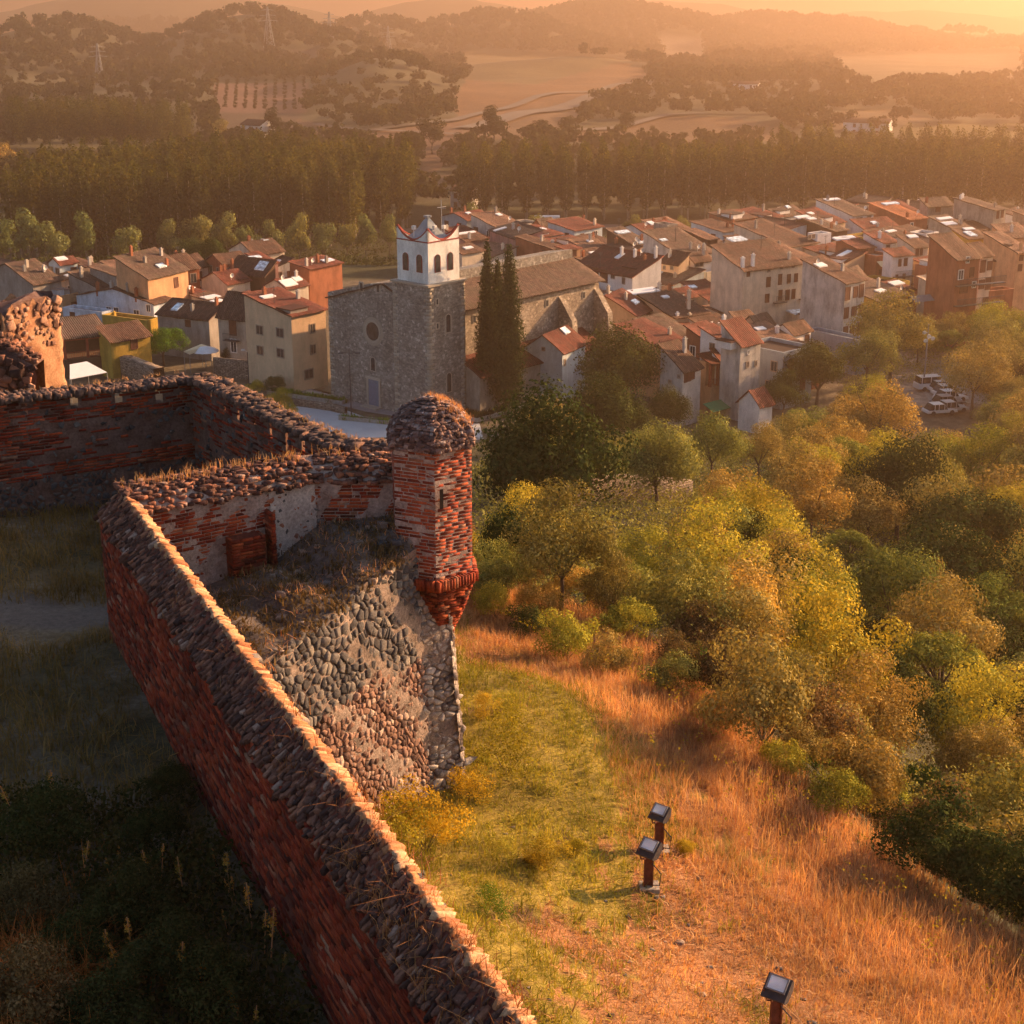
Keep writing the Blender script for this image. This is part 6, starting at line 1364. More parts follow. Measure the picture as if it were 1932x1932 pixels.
# umbrella pine: a shallow dome
TREE['pine'] = []
for v in range(2):
    r = np.random.default_rng(90+v); C = []; Rr = []
    for i in range(38):
        a = r.uniform(0, 6.28); k = math.sqrt(r.random()); C.append((3.6*k*math.cos(a), 3.6*k*math.sin(a), 6.9-2.6*k**2.2+r.uniform(-.25, .2))); Rr.append(r.uniform(.65, 1.0))
    V, Fc = leaf_cloud(C, Rr, 10000, .2, .8, 5+v); TREE['pine'].append((mesh_np('crown', V, Fc, [M['pine']]), trunk_mesh(8, .2, 5+v, .45, .1, .34, 7)))
GROUPS = {'wood': 'trees of the wood below the fortress'}
def put_tree(name, label, key, mat, x, y, z, s, sz=None, rz=None, group=None, cat='tree', var=None, trunk=True, tb='bark'):
    me, tm = TREE[key][(random.randrange(len(TREE[key])) if var is None else var)]
    root = thing(name, label, cat, (x, y, z), random.uniform(0, 6.28) if rz is None else rz, group); root.scale = (s, s, s if sz is None else sz)
    c = link('crown', me, root); c.material_slots[0].link = 'OBJECT'; c.material_slots[0].material = M[mat]
    if trunk: t = link('trunk', tm, root); t.material_slots[0].link = 'OBJECT'; t.material_slots[0].material = M[tb]
    return root
REF = {'scrub': (4, 3.6), 'oak': (8, 8.4), 'airy': (7, 8.0), 'bush': (4, 3.4), 'tuft': (6, 7.6), 'pine': (8.6, 8.0)}
PLACED = []; NAMED = []
def seen_tree(u, v, w, key, mat, label, name='tree', Zmin=18, cat='tree', ratio=1.0, group=None):
    D0, H0 = REF[key]; Z = Zmin
    while Z < 420:
        p = D(u, v, Z); dd = 1.14*w*Z/F; H = dd*H0/D0*ratio
        if p[2]-hz(p[0], p[1]) < .6*H: break
        Z += .4 if Z < 120 else 1.5
    NAMED.append((u, v, w, Z)); g = hz(p[0], p[1]); s = dd/D0; PLACED.append((p[0], p[1], dd)); return put_tree(name, label, key, mat, p[0], p[1], g-.15, s, s*ratio, group=group, cat=cat)
for (u, v, w, k, m, lab, nm) in [
 (1172, 685, 152, 'oak', 'oak', 'large dark round oak in front of the red roofs right of the cypresses', 'oak_tree'),
 (1045, 850, 262, 'oak', 'oak', 'broadest dark green oak just right of the turret cap', 'oak_tree'),
 (1240, 862, 150, 'oak', 'olive', 'round olive green tree above the dry stone retaining wall', 'tree'),
 (1140, 765, 135, 'oak', 'oak', 'dark green tree between the two big oaks', 'oak_tree'),
 (1258, 768, 86, 'oak', 'oak', 'small dark tree below the whitewashed house', 'oak_tree'),
 (1345, 835, 120, 'airy', 'olive', 'brownish green tree right of the round olive green one', 'tree'),
 (1545, 695, 120, 'oak', 'oak', 'dark tree with a pale trunk in front of the blue grey shed', 'oak_tree'),
 (1480, 742, 84, 'airy', 'oak', 'dark bushy tree left of the pale trunked one', 'tree'),
 (1440, 700, 60, 'oak', 'olive', 'clipped hedge like tree beside the tall whitewashed house', 'tree'),
 (1565, 580, 56, 'oak', 'olive', 'round tree squeezed between the houses below the rough plastered one', 'tree'),
 (1686, 618, 140, 'airy', 'autumn', 'wide thin brownish tree below the tarpaulin house', 'tree'),
 (1640, 665, 110, 'airy', 'olive', 'hazy tree against the foot of the rough plastered house', 'tree'),
 (1662, 775, 140, 'airy', 'autumn', 'tall yellowish brown tree left of the parked cars', 'tree'),
 (1590, 780, 72, 'tuft', 'autumn', 'golden leaved tree right of the pale trunk', 'tree'),
 (1436, 838, 92, 'tuft', 'autumn', 'small rusty tree in the middle of the dark wood', 'tree'),
 (1530, 930, 150, 'airy', 'autumn', 'rounded golden tree in the centre of the wood', 'tree'),
 (1640, 955, 130, 'airy', 'autumn', 'hazy golden tree right of the centre of the wood', 'tree'),
 (1600, 1035, 104, 'pine', 'pine', 'umbrella pine with a bright rim in the middle of the wood', 'pine_tree'),
 (1575, 1115, 104, 'pine', 'pine', 'smaller green umbrella pine below the bright rimmed pine', 'pine_tree'),
 (1345, 1045, 190, 'tuft', 'yellowg', 'bright yellow crowned tree in the open middle of the slope', 'tree'),
 (1200, 1050, 120, 'tuft', 'yellowg', 'yellow green tree just below the dry stone wall', 'tree'),
 (1290, 1130, 170, 'airy', 'olive', 'thin greyish tree under the bright yellow one', 'tree'),
 (1510, 1150, 180, 'tuft', 'yellowg', 'bushy yellow green tree left of the small umbrella pine', 'tree'),
 (1390, 1215, 160, 'airy', 'autumn', 'pale brown tree at the edge of the dry grass', 'tree'),
 (1060, 1125, 190, 'tuft', 'autumn', 'rusty brown tree just above the tall dry grass', 'tree'),
 (1150, 1165, 110, 'tuft', 'autumn', 'smaller rusty shrub right of the rusty brown tree', 'tree'),
 (985, 985, 140, 'tuft', 'yellowg', 'yellow topped tree immediately right of the turret', 'tree'),
 (1050, 1045, 84, 'airy', 'yellowg', 'slim golden green tree next to the end of the stone wall', 'tree'),
 (955, 1060, 110, 'airy', 'olive', 'pale grey green tree beside the turret body', 'tree'),
 (1195, 1100, 90, 'airy', 'yellowg', 'lime green shrub at the centre left of the slope', 'tree'),
 (1770, 1262, 205, 'pine', 'pine', 'largest umbrella pine on the right of the slope', 'pine_tree'),
 (1640, 1345, 190, 'tuft', 'autumn', 'large grey brown oak at the grass edge left of the largest pine', 'oak_tree'),
 (1500, 1330, 130, 'airy', 'autumn', 'golden brown tree left of the large grey brown oak', 'tree'),
 (1655, 1195, 80, 'oak', 'oak', 'narrow dark tree between the two bigger pines', 'tree'),
 (1870, 1150, 150, 'airy', 'pine', 'hazy pine at the right edge halfway down', 'pine_tree'),
 (1905, 1320, 130, 'tuft', 'autumn', 'brown tree at the right edge beside the largest pine', 'tree'),
 (1850, 1435, 160, 'tuft', 'autumn', 'golden brown tree below the largest pine', 'tree'),
 (1735, 1465, 84, 'bush', 'bright', 'small vivid green shrub above the dark green thicket', 'shrub'),
 (1675, 1500, 120, 'bush', 'yellowg', 'yellow topped shrub at the left end of the dark green thicket', 'shrub'),
 (1770, 1570, 200, 'bush', 'oak', 'dark green thicket bush where the tall grass ends', 'shrub'),
 (1870, 1630, 200, 'bush', 'oak', 'biggest dark green bush by the lower right edge', 'shrub'),
 (1480, 1425, 90, 'bush', 'yellowg', 'yellow green shrub at the crest of the grass', 'shrub'),
 (1545, 1415, 70, 'bush', 'bright', 'tiny bright green bush under the grey brown oak', 'shrub'),
 (1270, 1260, 110, 'bush', 'olive', 'low olive shrub on the grass crest', 'shrub'),
 (935, 1125, 80, 'bush', 'yellowg', 'yellow green bush beneath the turret corbel', 'shrub'),
 (1000, 1165, 80, 'bush', 'oak', 'dark green bush right of the yellow green one under the turret', 'shrub'),
 (1360, 1340, 100, 'bush', 'autumn', 'reddish shrub in the tall grass', 'shrub'),
 (925, 1085, 90, 'bush', 'olive', 'olive bush behind the yellow green one beside the turret', 'shrub'),
 (1070, 1190, 110, 'bush', 'yellowg', 'wide yellow green bush on the crest right of the turret', 'shrub'),
 (1150, 1225, 100, 'bush', 'autumn', 'tan bush on the crest between the wide yellow green bush and the olive shrub', 'shrub'),
 (1020, 1125, 90, 'bush', 'autumn', 'rusty bush above the dark green bush by the turret', 'shrub'),
 (1310, 1230, 60, 'bush', 'bright', 'small lime bush on the crest left of the pale brown tree', 'shrub'),
 (1850, 860, 130, 'airy', 'yellowg', 'bright hazy tree right of and below the car park', 'tree'),
 (1840, 700, 120, 'airy', 'autumn', 'broad hazy tree right of the lamp mast', 'tree'),
]: seen_tree(u, v, w, k, m, lab, nm, cat='shrub' if nm == 'shrub' else 'tree', Zmin=30 if k == 'bush' else 45)
WOODPX = [(860,1240),(880,900),(1000,840),(1060,770),(1250,810),(1440,840),(1560,780),(1610,700),(1625,610),(1750,590),(1932,575),(2080,575),(2080,2000),(1932,1900),(1600,1700),(1430,1560),(1180,1345)]
CARPX = [(1680,725),(1850,725),(1850,860),(1700,860)]
KIND = [('airy', 'autumn', 'hazy golden brown tree in the wood below the fortress', 'tree', .34), ('airy', 'olive', 'olive green tree in the wood below the fortress', 'tree', .24), ('oak', 'oak', 'dark evergreen oak in the wood below the fortress', 'oak_tree', .16), ('tuft', 'yellowg', 'yellow green tree in the wood below the fortress', 'tree', .16), ('pine', 'pine', 'umbrella pine in the wood below the fortress', 'pine_tree', .1)]
NAMED += [(1090, 985, 110, 135), (1140, 972, 110, 135), (1190, 958, 110, 135), (1245, 945, 110, 135)]
SKYU = [860, 898, 910, 950, 1040, 1090, 1105, 1240, 1262, 1300, 1420, 1445, 1490, 1600, 1640, 1750, 1830, 1932, 2040]; SKYV = [950, 900, 800, 752, 745, 715, 620, 640, 735, 745, 790, 705, 650, 660, 590, 560, 560, 560, 560]
nf = 0; tries = 0
while tries < 26000 and nf < 300:
    tries += 1; x = random.uniform(-8, 130); y = random.uniform(34, 300); g = hz(x, y)
    u, v, Z = proj(x, y, g); u_ = np.array([u]); v_ = np.array([v])
    if not (-0 < u < 2040 and inpoly(u_, v_, WOODPX)[0]) or inpoly(u_, v_, CARPX)[0]: continue
    d = float(hull_dist(np.array([x]), np.array([y])))
    if float(hull_dist(np.array([x]), np.array([y]), PLAT)) < 1.6: continue
    if v > 915 and v < 1010 and 1040 < u < 1310: continue
    dd = random.uniform(4.6, 7.8)*min(1.25, .62+d/130)
    if any((x-a)**2+(y-b)**2 < (.3*(dd+c))**2 for a, b, c in PLACED): continue
    ut, vt, Zt = proj(x, y, g+dd*1.18); uc, vc, Zc = proj(x, y, g+dd*.6); wc = dd/Zc*F
    if any(Zc < nz and math.hypot(uc-nu, vc-nv) < (wc+nw)*(.25 if nv > 1000 else .4) for nu, nv, nw, nz in NAMED): continue
    if ut+dd/2/Zt*F > 1722 and ut-dd/2/Zt*F < 1822 and vt < 800 and Zt < 225: continue
    if any(vt < np.interp(ut+k*dd/2/Zt*F, SKYU, SKYV) for k in (-1, 0, 1)): continue
    q = random.random(); acc = 0
    for key, m, lab, nm, pr in KIND:
        acc += pr
        if q < acc: break
    s = dd/REF[key][0]; PLACED.append((x, y, dd)); nf += 1
    put_tree(nm, lab, key, m, x, y, g-.2, s, s*random.uniform(.85, 1.15), group='%s: %s' % (GROUPS['wood'], m))
nb = 0
while nb < 46:
    x = random.uniform(-3, 17); y = random.uniform(14, 48); dcv = float(hull_dist(np.array([x]), np.array([y]), PLAT))
    if not .9 < dcv < 6: continue
    if any((x-a)**2+(y-b)**2 < (.3*(1.8+c))**2 for a, b, c in PLACED): continue
    s = random.uniform(.32, .75); m = random.choice(['autumn', 'olive', 'yellowg', 'oak', 'autumn', 'brownweed']); nb += 1; PLACED.append((x, y, s*4))
    put_tree('shrub', {'autumn': 'tan leaved shrub on the crest where the dry grass ends', 'olive': 'olive shrub on the crest where the dry grass ends', 'yellowg': 'yellow green shrub on the crest where the dry grass ends', 'oak': 'dark evergreen shrub on the crest where the dry grass ends', 'brownweed': 'dead brown shrub on the crest where the dry grass ends'}[m], 'bush', m, x, y, hz(x, y)-.1, s, s*random.uniform(.8, 1.3), group='crest shrubs: '+m, cat='shrub')
# undergrowth filling between trunks
xs = []; 
while len(xs) < 3600:
    x = random.uniform(-8, 120); y = random.uniform(34, 260); 
    u, v, Z = proj(x, y, hz(x, y))
    if inpoly(np.array([u]), np.array([v]), WOODPX)[0] and not inpoly(np.array([u]), np.array([v]), CARPX)[0] and float(hull_dist(np.array([x]), np.array([y]), PLAT)) > 2.2: xs.append((x, y))
und = [leaf_cloud([(x, y, hz(x, y)+.4), (x+.8, y+.5, hz(x, y)+.5)], [1.4, 1.2], 95 if y < 70 else 70, .11 if y < 60 else .2, .7, i) for i, (x, y) in enumerate(xs)]
V, Fc = merge(und); o = link('undergrowth', mesh_np('undergrowth', V, Fc, [M['olive']])); tag(o, 'low scrub under the trees of the slope', 'undergrowth', None, 'stuff')
# cypresses
def cypress(label, top, base_z_, w, H, Z):
    p = D(top[0], top[1], Z); x, y = p[0], p[1]; H = p[2]-base_z_; r = np.random.default_rng(int(top[0])); C = []; Rr = []
    for i in range(70):
        f = (i+.5)/70; rad = w/2*(.35+.65*math.sin(min(1, f/.18)*1.57))*(1-max(0, f-.3)/.7)**.6+.1; a = r.uniform(0, 6.28); k = .55*rad
        C.append((k*math.cos(a)*.32, k*math.sin(a)*.32, 1.6+(H-2.2)*f)); Rr.append(.86*rad+.08)
    V, Fc = leaf_cloud(C, Rr, 17000, .3, 1.7, int(top[0]), .2); root = thing('cypress_tree', label, 'tree', (x, y, base_z_), 0, 'cypresses beside the church')
    link('crown', mesh_np('crown', V, Fc, [M['cypress']]), root); b = MB(); b.tube([(0, 0, -.5), (0, 0, 3)], [.35, .22], 8); b.build('trunk', M['pale_bark'], root)
cypress('left cypress with the forked top next to the church tower', (919, 444), 0, 3.5, 19, 196)
cypress('slim cypress spire merging with the left cypress', (938, 478), 0, 2.4, 17, 197)
cypress('right and broadest of the tall cypresses', (960, 450), 0, 4.7, 19, 194)
# village trees
for u, v, w, k, m, lab in ((311, 640, 92, 'oak', 'bright', 'bright green round tree among the houses behind the rampart'), (392, 487, 92, 'oak', 'oak', 'dark spreading tree at the back edge of the village on the left'), (1132, 446, 56, 'oak', 'yellowg', 'yellow green tree on the skyline behind the red roofed white house'), (1078, 455, 60, 'airy', 'autumn', 'thin yellowish shrubby tree behind the cypresses')):
    p = G(u, v+w*.55, 0); dd = w*205/F if v > 600 else w*300/F; s = dd/REF[k][0]; put_tree('tree', lab, k, m, p[0], p[1], hz(p[0], p[1]), s, s*.92)
p = G(*c3(1295, 862), 0); put_tree('conifer', 'small cone shaped conifer in the garden beside the parasol', 'tuft', 'cypress', p[0], p[1], 0, .32, .42, cat='tree')
for (x, y, m, w, lab) in ((1590, 1070, 'yellowg', 3.4, 'yellow green shrub on the slope behind the rampart'), (1555, 985, 'oak', 3.2, 'dark shrub at the garden wall corner'), (1450, 985, 'yellowg', 2.6, 'small yellowish shrub by the street lamp'), (1640, 1110, 'yellowg', 2.4, 'lowest yellow shrub beside the square')):
    p = G(*c3(x, y), .8); put_tree('shrub', lab, 'bush', m, p[0], p[1], 0, w/4, cat='shrub')
# poplars
TREE['poplar'] = []
for v in range(4):
    r = np.random.default_rng(200+v); C = []; Rr = []
    for i in range(26):
        f = i/25; a = r.uniform(0, 6.28); rad = 2.3*math.sin(.5+2.45*f)**.8; C.append((.5*rad*math.cos(a), .5*rad*math.sin(a), 4.5+16.5*f)); Rr.append(.7*rad+.35)
    V, Fc = leaf_cloud(C, Rr, 1100, .75, 1.1, v); b = MB(); b.tube([(0, 0, -1), (0, 0, 10), (.1, 0, 19)], [.28, .2, .06], 5); o = b.build('trunk', M['pale_bark']); me = o.data; bpy.data.objects.remove(o)
    TREE['poplar'].append((mesh_np('crown', V, Fc, [M['poplar']]), me))
def stand(poly, sp, hs=1.0):
    P = np.array([G(u, v, -12)[:2] for u, v in poly]); lo = P.min(0); hi = P.max(0); out = []
    y = lo[1]
    while y < hi[1]:
        x = lo[0]
        while x < hi[0]:
            xx = x+random.gauss(0, .5); yy = y+random.gauss(0, .5)
            if inpoly(np.array([xx]), np.array([yy]), [tuple(p) for p in P])[0]: out.append((xx, yy, hs*random.uniform(.9, 1.06)))
            x += sp
        y += sp*.95
    return out
L_ = stand([(20,500),(300,492),(640,470),(800,432),(790,405),(700,392),(450,386),(230,398),(60,430)], 5.6)
R__ = stand([(845,428),(1400,416),(2000,408),(2000,388),(1400,388),(845,392)], 5.6, .93)
R2 = stand([(1450,352),(2020,352),(2020,338),(1450,338)], 6.5, .84); L2_ = stand([(20,294),(365,290),(365,276),(20,278)], 7, .95)
pts = [(x, y, s, 'left') for x, y, s in L_]+[(x, y, s, 'right') for x, y, s in R__]; pts.sort(key=lambda p: p[1]); indiv = pts[:290]; rest = [(x, y, s) for x, y, s, _ in pts[290:]]+R2+L2_
for x, y, s, side in indiv:
    put_tree('poplar_tree', 'tall slim poplar in the dense plantation behind the %s of the village' % ('left half' if side == 'left' else 'right half'), 'poplar', 'poplar', x, y, hz(x, y), s, group='poplars of the %s plantation' % side, tb='pale_bark')
def instancer(name, label, cat, pts, protos, scales):
    """stuff: many copies of one of the protos on points"""
    P = np.asarray(pts, float); n = len(P); me = bpy.data.meshes.new(name); me.vertices.add(n); me.vertices.foreach_set('co', P.astype(np.float32).ravel())
    a = me.attributes.new('sc', 'FLOAT', 'POINT'); a.data.foreach_set('value', np.asarray(scales, np.float32)); a = me.attributes.new('rz', 'FLOAT', 'POINT'); a.data.foreach_set('value', rng.uniform(0, 6.28, n).astype(np.float32))
    a = me.attributes.new('pk', 'INT', 'POINT'); a.data.foreach_set('value', rng.integers(0, len(protos), n).astype(np.int32))
    o = link(name, me); ng = bpy.data.node_groups.new(name+'_scatter', 'GeometryNodeTree'); ng.interface.new_socket('Geometry', in_out='INPUT', socket_type='NodeSocketGeometry'); ng.interface.new_socket('Geometry', in_out='OUTPUT', socket_type='NodeSocketGeometry')
    N = ng.nodes; i = N.new('NodeGroupInput'); u = N.new('NodeGroupOutput'); mp = N.new('GeometryNodeMeshToPoints'); ng.links.new(i.outputs[0], mp.inputs[0]); jn = N.new('GeometryNodeJoinGeometry')
    def att(nm, ty):
        q = N.new('GeometryNodeInputNamedAttribute'); q.data_type = ty; q.inputs[0].default_value = nm; return [s for s in q.outputs if s.enabled and s.name == 'Attribute'][0]
    sc = att('sc', 'FLOAT'); rz = att('rz', 'FLOAT'); pk = att('pk', 'INT'); cb = N.new('ShaderNodeCombineXYZ'); ng.links.new(rz, cb.inputs[2])
    for k, pr in enumerate(protos):
        oi = N.new('GeometryNodeObjectInfo'); oi.inputs[0].default_value = pr; oi.transform_space = 'ORIGINAL'
        try: oi.inputs['As Instance'].default_value = True
        except Exception: pass
        ip = N.new('GeometryNodeInstanceOnPoints'); cp = N.new('FunctionNodeCompare'); cp.data_type = 'INT'; cp.operation = 'EQUAL'
        ii = [s for s in cp.inputs if s.enabled]; ng.links.new(pk, ii[0]); ii[1].default_value = k
        ng.links.new(mp.outputs[0], ip.inputs['Points']); ng.links.new(cp.outputs[0], ip.inputs['Selection']); ng.links.new(oi.outputs['Geometry'], ip.inputs['Instance']); ng.links.new(cb.outputs[0], ip.inputs['Rotation']); ng.links.new(sc, ip.inputs['Scale']); ng.links.new(ip.outputs[0], jn.inputs[0])
    ng.links.new(jn.outputs[0], u.inputs[0]); md = o.modifiers.new('scatter', 'NODES'); md.node_group = ng; tag(o, label, cat, None, 'stuff'); return o
pc = [o for o in bpy.data.objects if o.name.startswith('crown') and o.parent and o.parent.name.startswith('poplar_tree')][:3]
instancer('poplar_plantation', 'deeper rows of the poplar plantations in the valley', 'plantation', [(x, y, hz(x, y)) for x, y, s in rest], pc, [s for _, _, s in rest])
sx = []
while len(sx) < 2000:
    x = random.uniform(-170, 190); y = random.uniform(296, 408)
    if y > 306+.1*x and wob(x, y, 30) > -.25: sx.append((x, y))
sv = merge([leaf_cloud([(x, y, hz(x, y)+.9), (x+1.6, y+.8, hz(x, y)+.7)], [1.7, 1.3], 34, .55, .9, i) for i, (x, y) in enumerate(sx)]); o = link('riverside_scrub', mesh_np('riverside_scrub', *sv, [M['oak']])); tag(o, 'low scrub along the river between the village and the plantations', 'scrub', None, 'stuff')
# willows and river shrubs between the village and the poplars
WL = [(160,470,60),(245,468,56),(320,440,60),(355,462,44),(375,432,66),(425,440,60),(470,446,56),(520,452,50),(565,450,56),(610,440,60),(655,436,50),(60,480,70),(110,486,56),(10,478,60),(690,440,50),(735,432,50),(880,420,50),(960,420,44),(1100,418,40),(1190,414,44),(1010,424,40),(1290,412,40),(1380,410,36)]
TREE['willow'] = []
for v in range(3):
    C, Rr = round_clumps(6, 8.5, 16, 300+v, 1.25); V, Fc = leaf_cloud(C, Rr, 2200, .42, 1.15, v); TREE['willow'].append((mesh_np('crown', V, Fc, [M['willow']]), trunk_mesh(8, .16, v+40, .25)))
for i, (u, v, w) in enumerate(WL):
    p = G(u, v+w*.6, -9); dd = w*370/F; s = dd/6; put_tree('willow_tree', 'pale grey green riverside tree in front of the poplar plantation', 'willow', 'willow', p[0], p[1], hz(p[0], p[1]), s, s*random.uniform(.95, 1.3), group='riverside trees behind the village')
# orchard rows, mid valley trees (countable ones)
for i, (u, v, w, lab) in enumerate([(932, 250, 62, 'big round dark tree standing in the valley fields'), (815, 262, 66, 'dark round tree at the field corner left of the highway'), (868, 285, 50, 'round tree below the field corner'), (770, 285, 56, 'dark tree clump beside the end of the left poplars'), (1180, 236, 44, 'dark tree by the country road'), (1020, 255, 36, 'small round tree left of the country road'), (1070, 250, 40, 'low round tree on the field margin'), (1290, 262, 20, 'lone bush in the curved field'), (1235, 258, 26, 'lone low tree in the pale field'), (810, 358, 26, 'small dark tree by the gap between poplar stands'), (415, 245, 40, 'yellowish round tree left of the white farmhouse'), (520, 240, 56, 'pale green tree right of the white farmhouse'), (8, 300, 50, 'orange lit tree at the left edge beside the poplars'), (925, 418, 30, 'small shrubby tree by the river road')]):
    p = G(u, v+w*.4, -12); Z = proj(*p)[2]; s = w*Z/F/8; put_tree('tree', lab, 'willow', 'farwood' if i not in (10, 12) else 'autumn', p[0], p[1], hz(p[0], p[1]), s*1.2, s*1.0)
for i in range(10):
    for j in range(9):
        u0 = 412+i*18; v0 = 160+j*6.2; uu = u0+(v0-160)*(-.12+.015*i); p = G(uu, v0+2, -12)
        if not (404 < uu < 578): continue
        put_tree('orchard_tree', 'small dark tree in the straight rows of the hillside orchard', 'willow', 'farwood', p[0], p[1], hz(p[0], p[1]), .38+.1*random.random(), .34, group='orchard trees', trunk=False)
# distant woods
protos = []
for v in range(3):
    C, Rr = round_clumps(9, 9, 9, 400+v, .9); V, Fc = leaf_cloud(C, Rr, 130, 1.9, .85, 40+v); TREE.setdefault('far', []).append((mesh_np('crown', V, Fc, [M['farwood']]), None))
for v, (u, vv, lab) in enumerate(((1130, 205, 'dark round tree where the highway meets the woods'), (760, 95, 'tall round tree on the ridge right of the last pylon'), (1215, 178, 'dark tree beside the bright embankment'))):
    p = G(u, vv, -12); r_ = put_tree('tree', lab, 'far', 'farwood', p[0], p[1], hz(p[0], p[1]), 1.3, var=v, trunk=False); protos.append([c for c in r_.children][0])
n = 60000; Zs = np.sqrt(rng.uniform(470**2, 2900**2, n)); us = rng.uniform(-160, 2090, n); X = (us-CX)/F*Zs; Yg = (Zs+(-65)*0)/CT*0+Zs*CT+65*ST*-0
# ground y from depth: iterate once with terrain
Yg = Zs/CT-20; Hh = height(X, Yg); Yg = (Zs+(Hh-CAMZ)*ST)/CT; Hh = height(X, Yg)
u_, v_, Z_ = proj(X, Yg, Hh); keep = (Yg > 445)
for poly, c in FIELDS: keep &= ~inpoly(u_, v_, poly)
# keep road corridors, the plain behind the poplars and clearings open
for poly in ([(690,262),(860,235),(1010,196),(1200,140),(1230,150),(1100,205),(1060,250),(1000,262),(860,262),(700,285)], [(20,272),(365,270),(365,300),(20,320)], [(1440,250),(2040,250),(2040,300),(1440,285)], [(590,240),(700,255),(860,262),(860,275),(590,262)], [(420,235),(490,235),(490,268),(420,268)]): keep &= ~inpoly(u_, v_, poly)
cl = wob(X, Yg, 260); keep &= ~((cl > .93) & (Zs > 600))
big = Zs > 1300; keep &= (rng.random(n) < np.where(big, .85, .95)); idx = np.where(keep)[0]
# thin out to a canopy with spacing
cell = {}; sel = []
for i in idx:
    c = 7.0 if Zs[i] < 1000 else 9.5 if Zs[i] < 1700 else 14; k = (int(X[i]/c), int(Yg[i]/c))
    if k in cell: continue
    cell[k] = 1; sel.append(i)
sel = np.array(sel); sc = np.where(Zs[sel] < 1000, .85, np.where(Zs[sel] < 1700, 1.15, 1.7))*rng.uniform(.75, 1.3, len(sel))
print('placed', nf, tries); print('far trees', len(sel), 'hill trees', nf, 'poplars', len(pts))
instancer('distant_woods', 'woods covering the hills across the valley', 'woods', np.column_stack([X[sel], Yg[sel], Hh[sel]-.5]), protos, sc)
# ---------------------------------------------------------------- grass on the fortress slope
def scatter(n, dmin, dmax, xlo=-5, xhi=22, ylo=6, yhi=48):
    x = rng.uniform(xlo, xhi, n); y = rng.uniform(ylo, yhi, n); d = hull_dist(x, y); dc = hull_dist(x, y, PLAT); u, v, Z = proj(x, y, height(x, y)); k = (d > dmin) & (dc > dmax[0]) & (dc < dmax[1]) & (u < 2050) & (v < 2050) & (u > 300) & ((x > -2.2) | (y < 27))
    return x[k], y[k], d[k]
def patt(x, y): return wob(x, y, 5)+.6*wob(x+9, y-4, 2.2)
x, y, d = scatter(60000, 3.4, (-4.6, 1.8)); hgt = np.interp(hull_dist(x, y, PLAT), [-4.6, -2.5, 0, 1.8], [.14, .34, .52, .5]); z = height(x, y)
o = tufts('tall_dry_grass', np.column_stack([x, y, z-.05]), M['drygrass'], None, hgt, 8, .12, .0055, .45); tag(o, 'tall orange dry grass along the crest of the fortress slope', 'grass', None, 'stuff')
x, y, d = scatter(48000, .1, (-20, -2.4)); k = patt(x, y)+(4.8-d)*.45+.75*wob(x*3.1, y*2.7, 2.0)+rng.normal(0, .35, len(x)); g = (k > -.1)
o = tufts('short_green_grass', np.column_stack([x[g], y[g], height(x[g], y[g])-.03]), M['greengrass'], None, np.repeat(.13+.13*np.clip(wob(x[g], y[g], 1.3)+.3, 0, 1), 1), 9, .12, .008, .9); tag(o, 'short yellow green grass on the terrace under the parapet', 'grass', None, 'stuff')
o = tufts('short_dry_grass', np.column_stack([x[~g], y[~g], height(x[~g], y[~g])-.03]), M['drygrass'], None, .16, 8, .12, .008, 1.1); tag(o, 'short reddish dry grass patches on the terrace', 'grass', None, 'stuff')
pl = []
for _ in range(420):
    x = random.uniform(-3, 9); y = random.uniform(11, 27); 
    if float(hull_dist(np.array([x]), np.array([y]))) < .2 or float(hull_dist(np.array([x]), np.array([y]), PLAT)) > -3: continue
    r = .015+.07*random.random()**3; pl.append((np.array([x, y, hz(x, y)]), np.array([r, 0, 0]), np.array([0, r*.8, 0]), np.array([0, 0, r*.6])))
o = link('scattered_stones', mesh_np('scattered_stones', *stones(pl, 71), [M['rubble']])); tag(o, 'small stones scattered on the terrace below the parapet', 'stones', None, 'stuff')
# yellow flowering weeds along the crest
x, y, d = scatter(3000, 4, (-2.5, 1.6)); fl = merge([leaf_cloud([(a, b, hz(a, b)+.75)], [.16], 9, .05, .8, i) for i, (a, b) in enumerate(zip(x, y))]); o = link('flowering_weeds', mesh_np('flowering_weeds', *fl, [M['ochre_flower']])); tag(o, 'yellow seed heads above the tall dry grass', 'weeds', None, 'stuff')
# bushes by the scarp
for u, v, w, m, lab in ((800, 1520, 165, 'ochre_flower', 'large yellow speckled bush against the foot of the scarp'), (955, 1400, 130, 'ochre_flower', 'yellow green bush between the scarp and the tall grass'), (890, 1470, 90, 'ochre_flower', 'small yellow bush right of the scarp foot'), (720, 1440, 60, 'autumn', 'little rusty bush at the base of the scarp'), (1010, 1620, 50, 'ochre_flower', 'low round tuft in the middle of the terrace'), (1085, 1590, 46, 'ochre_flower', 'small tuft near the middle of the terrace towards the floodlights'), (930, 1690, 70, 'bright', 'dark green low bush at the bottom of the terrace'), (1290, 1600, 44, 'ochre_flower', 'small dark bush beside the farthest floodlight'), (915, 1330, 60, 'ochre_flower', 'wispy bush just right of the scarp corner')):
    seen_tree(u, v, w, 'scrub' if w > 55 else 'bush', m, lab, 'bush', Zmin=16, cat='bush')
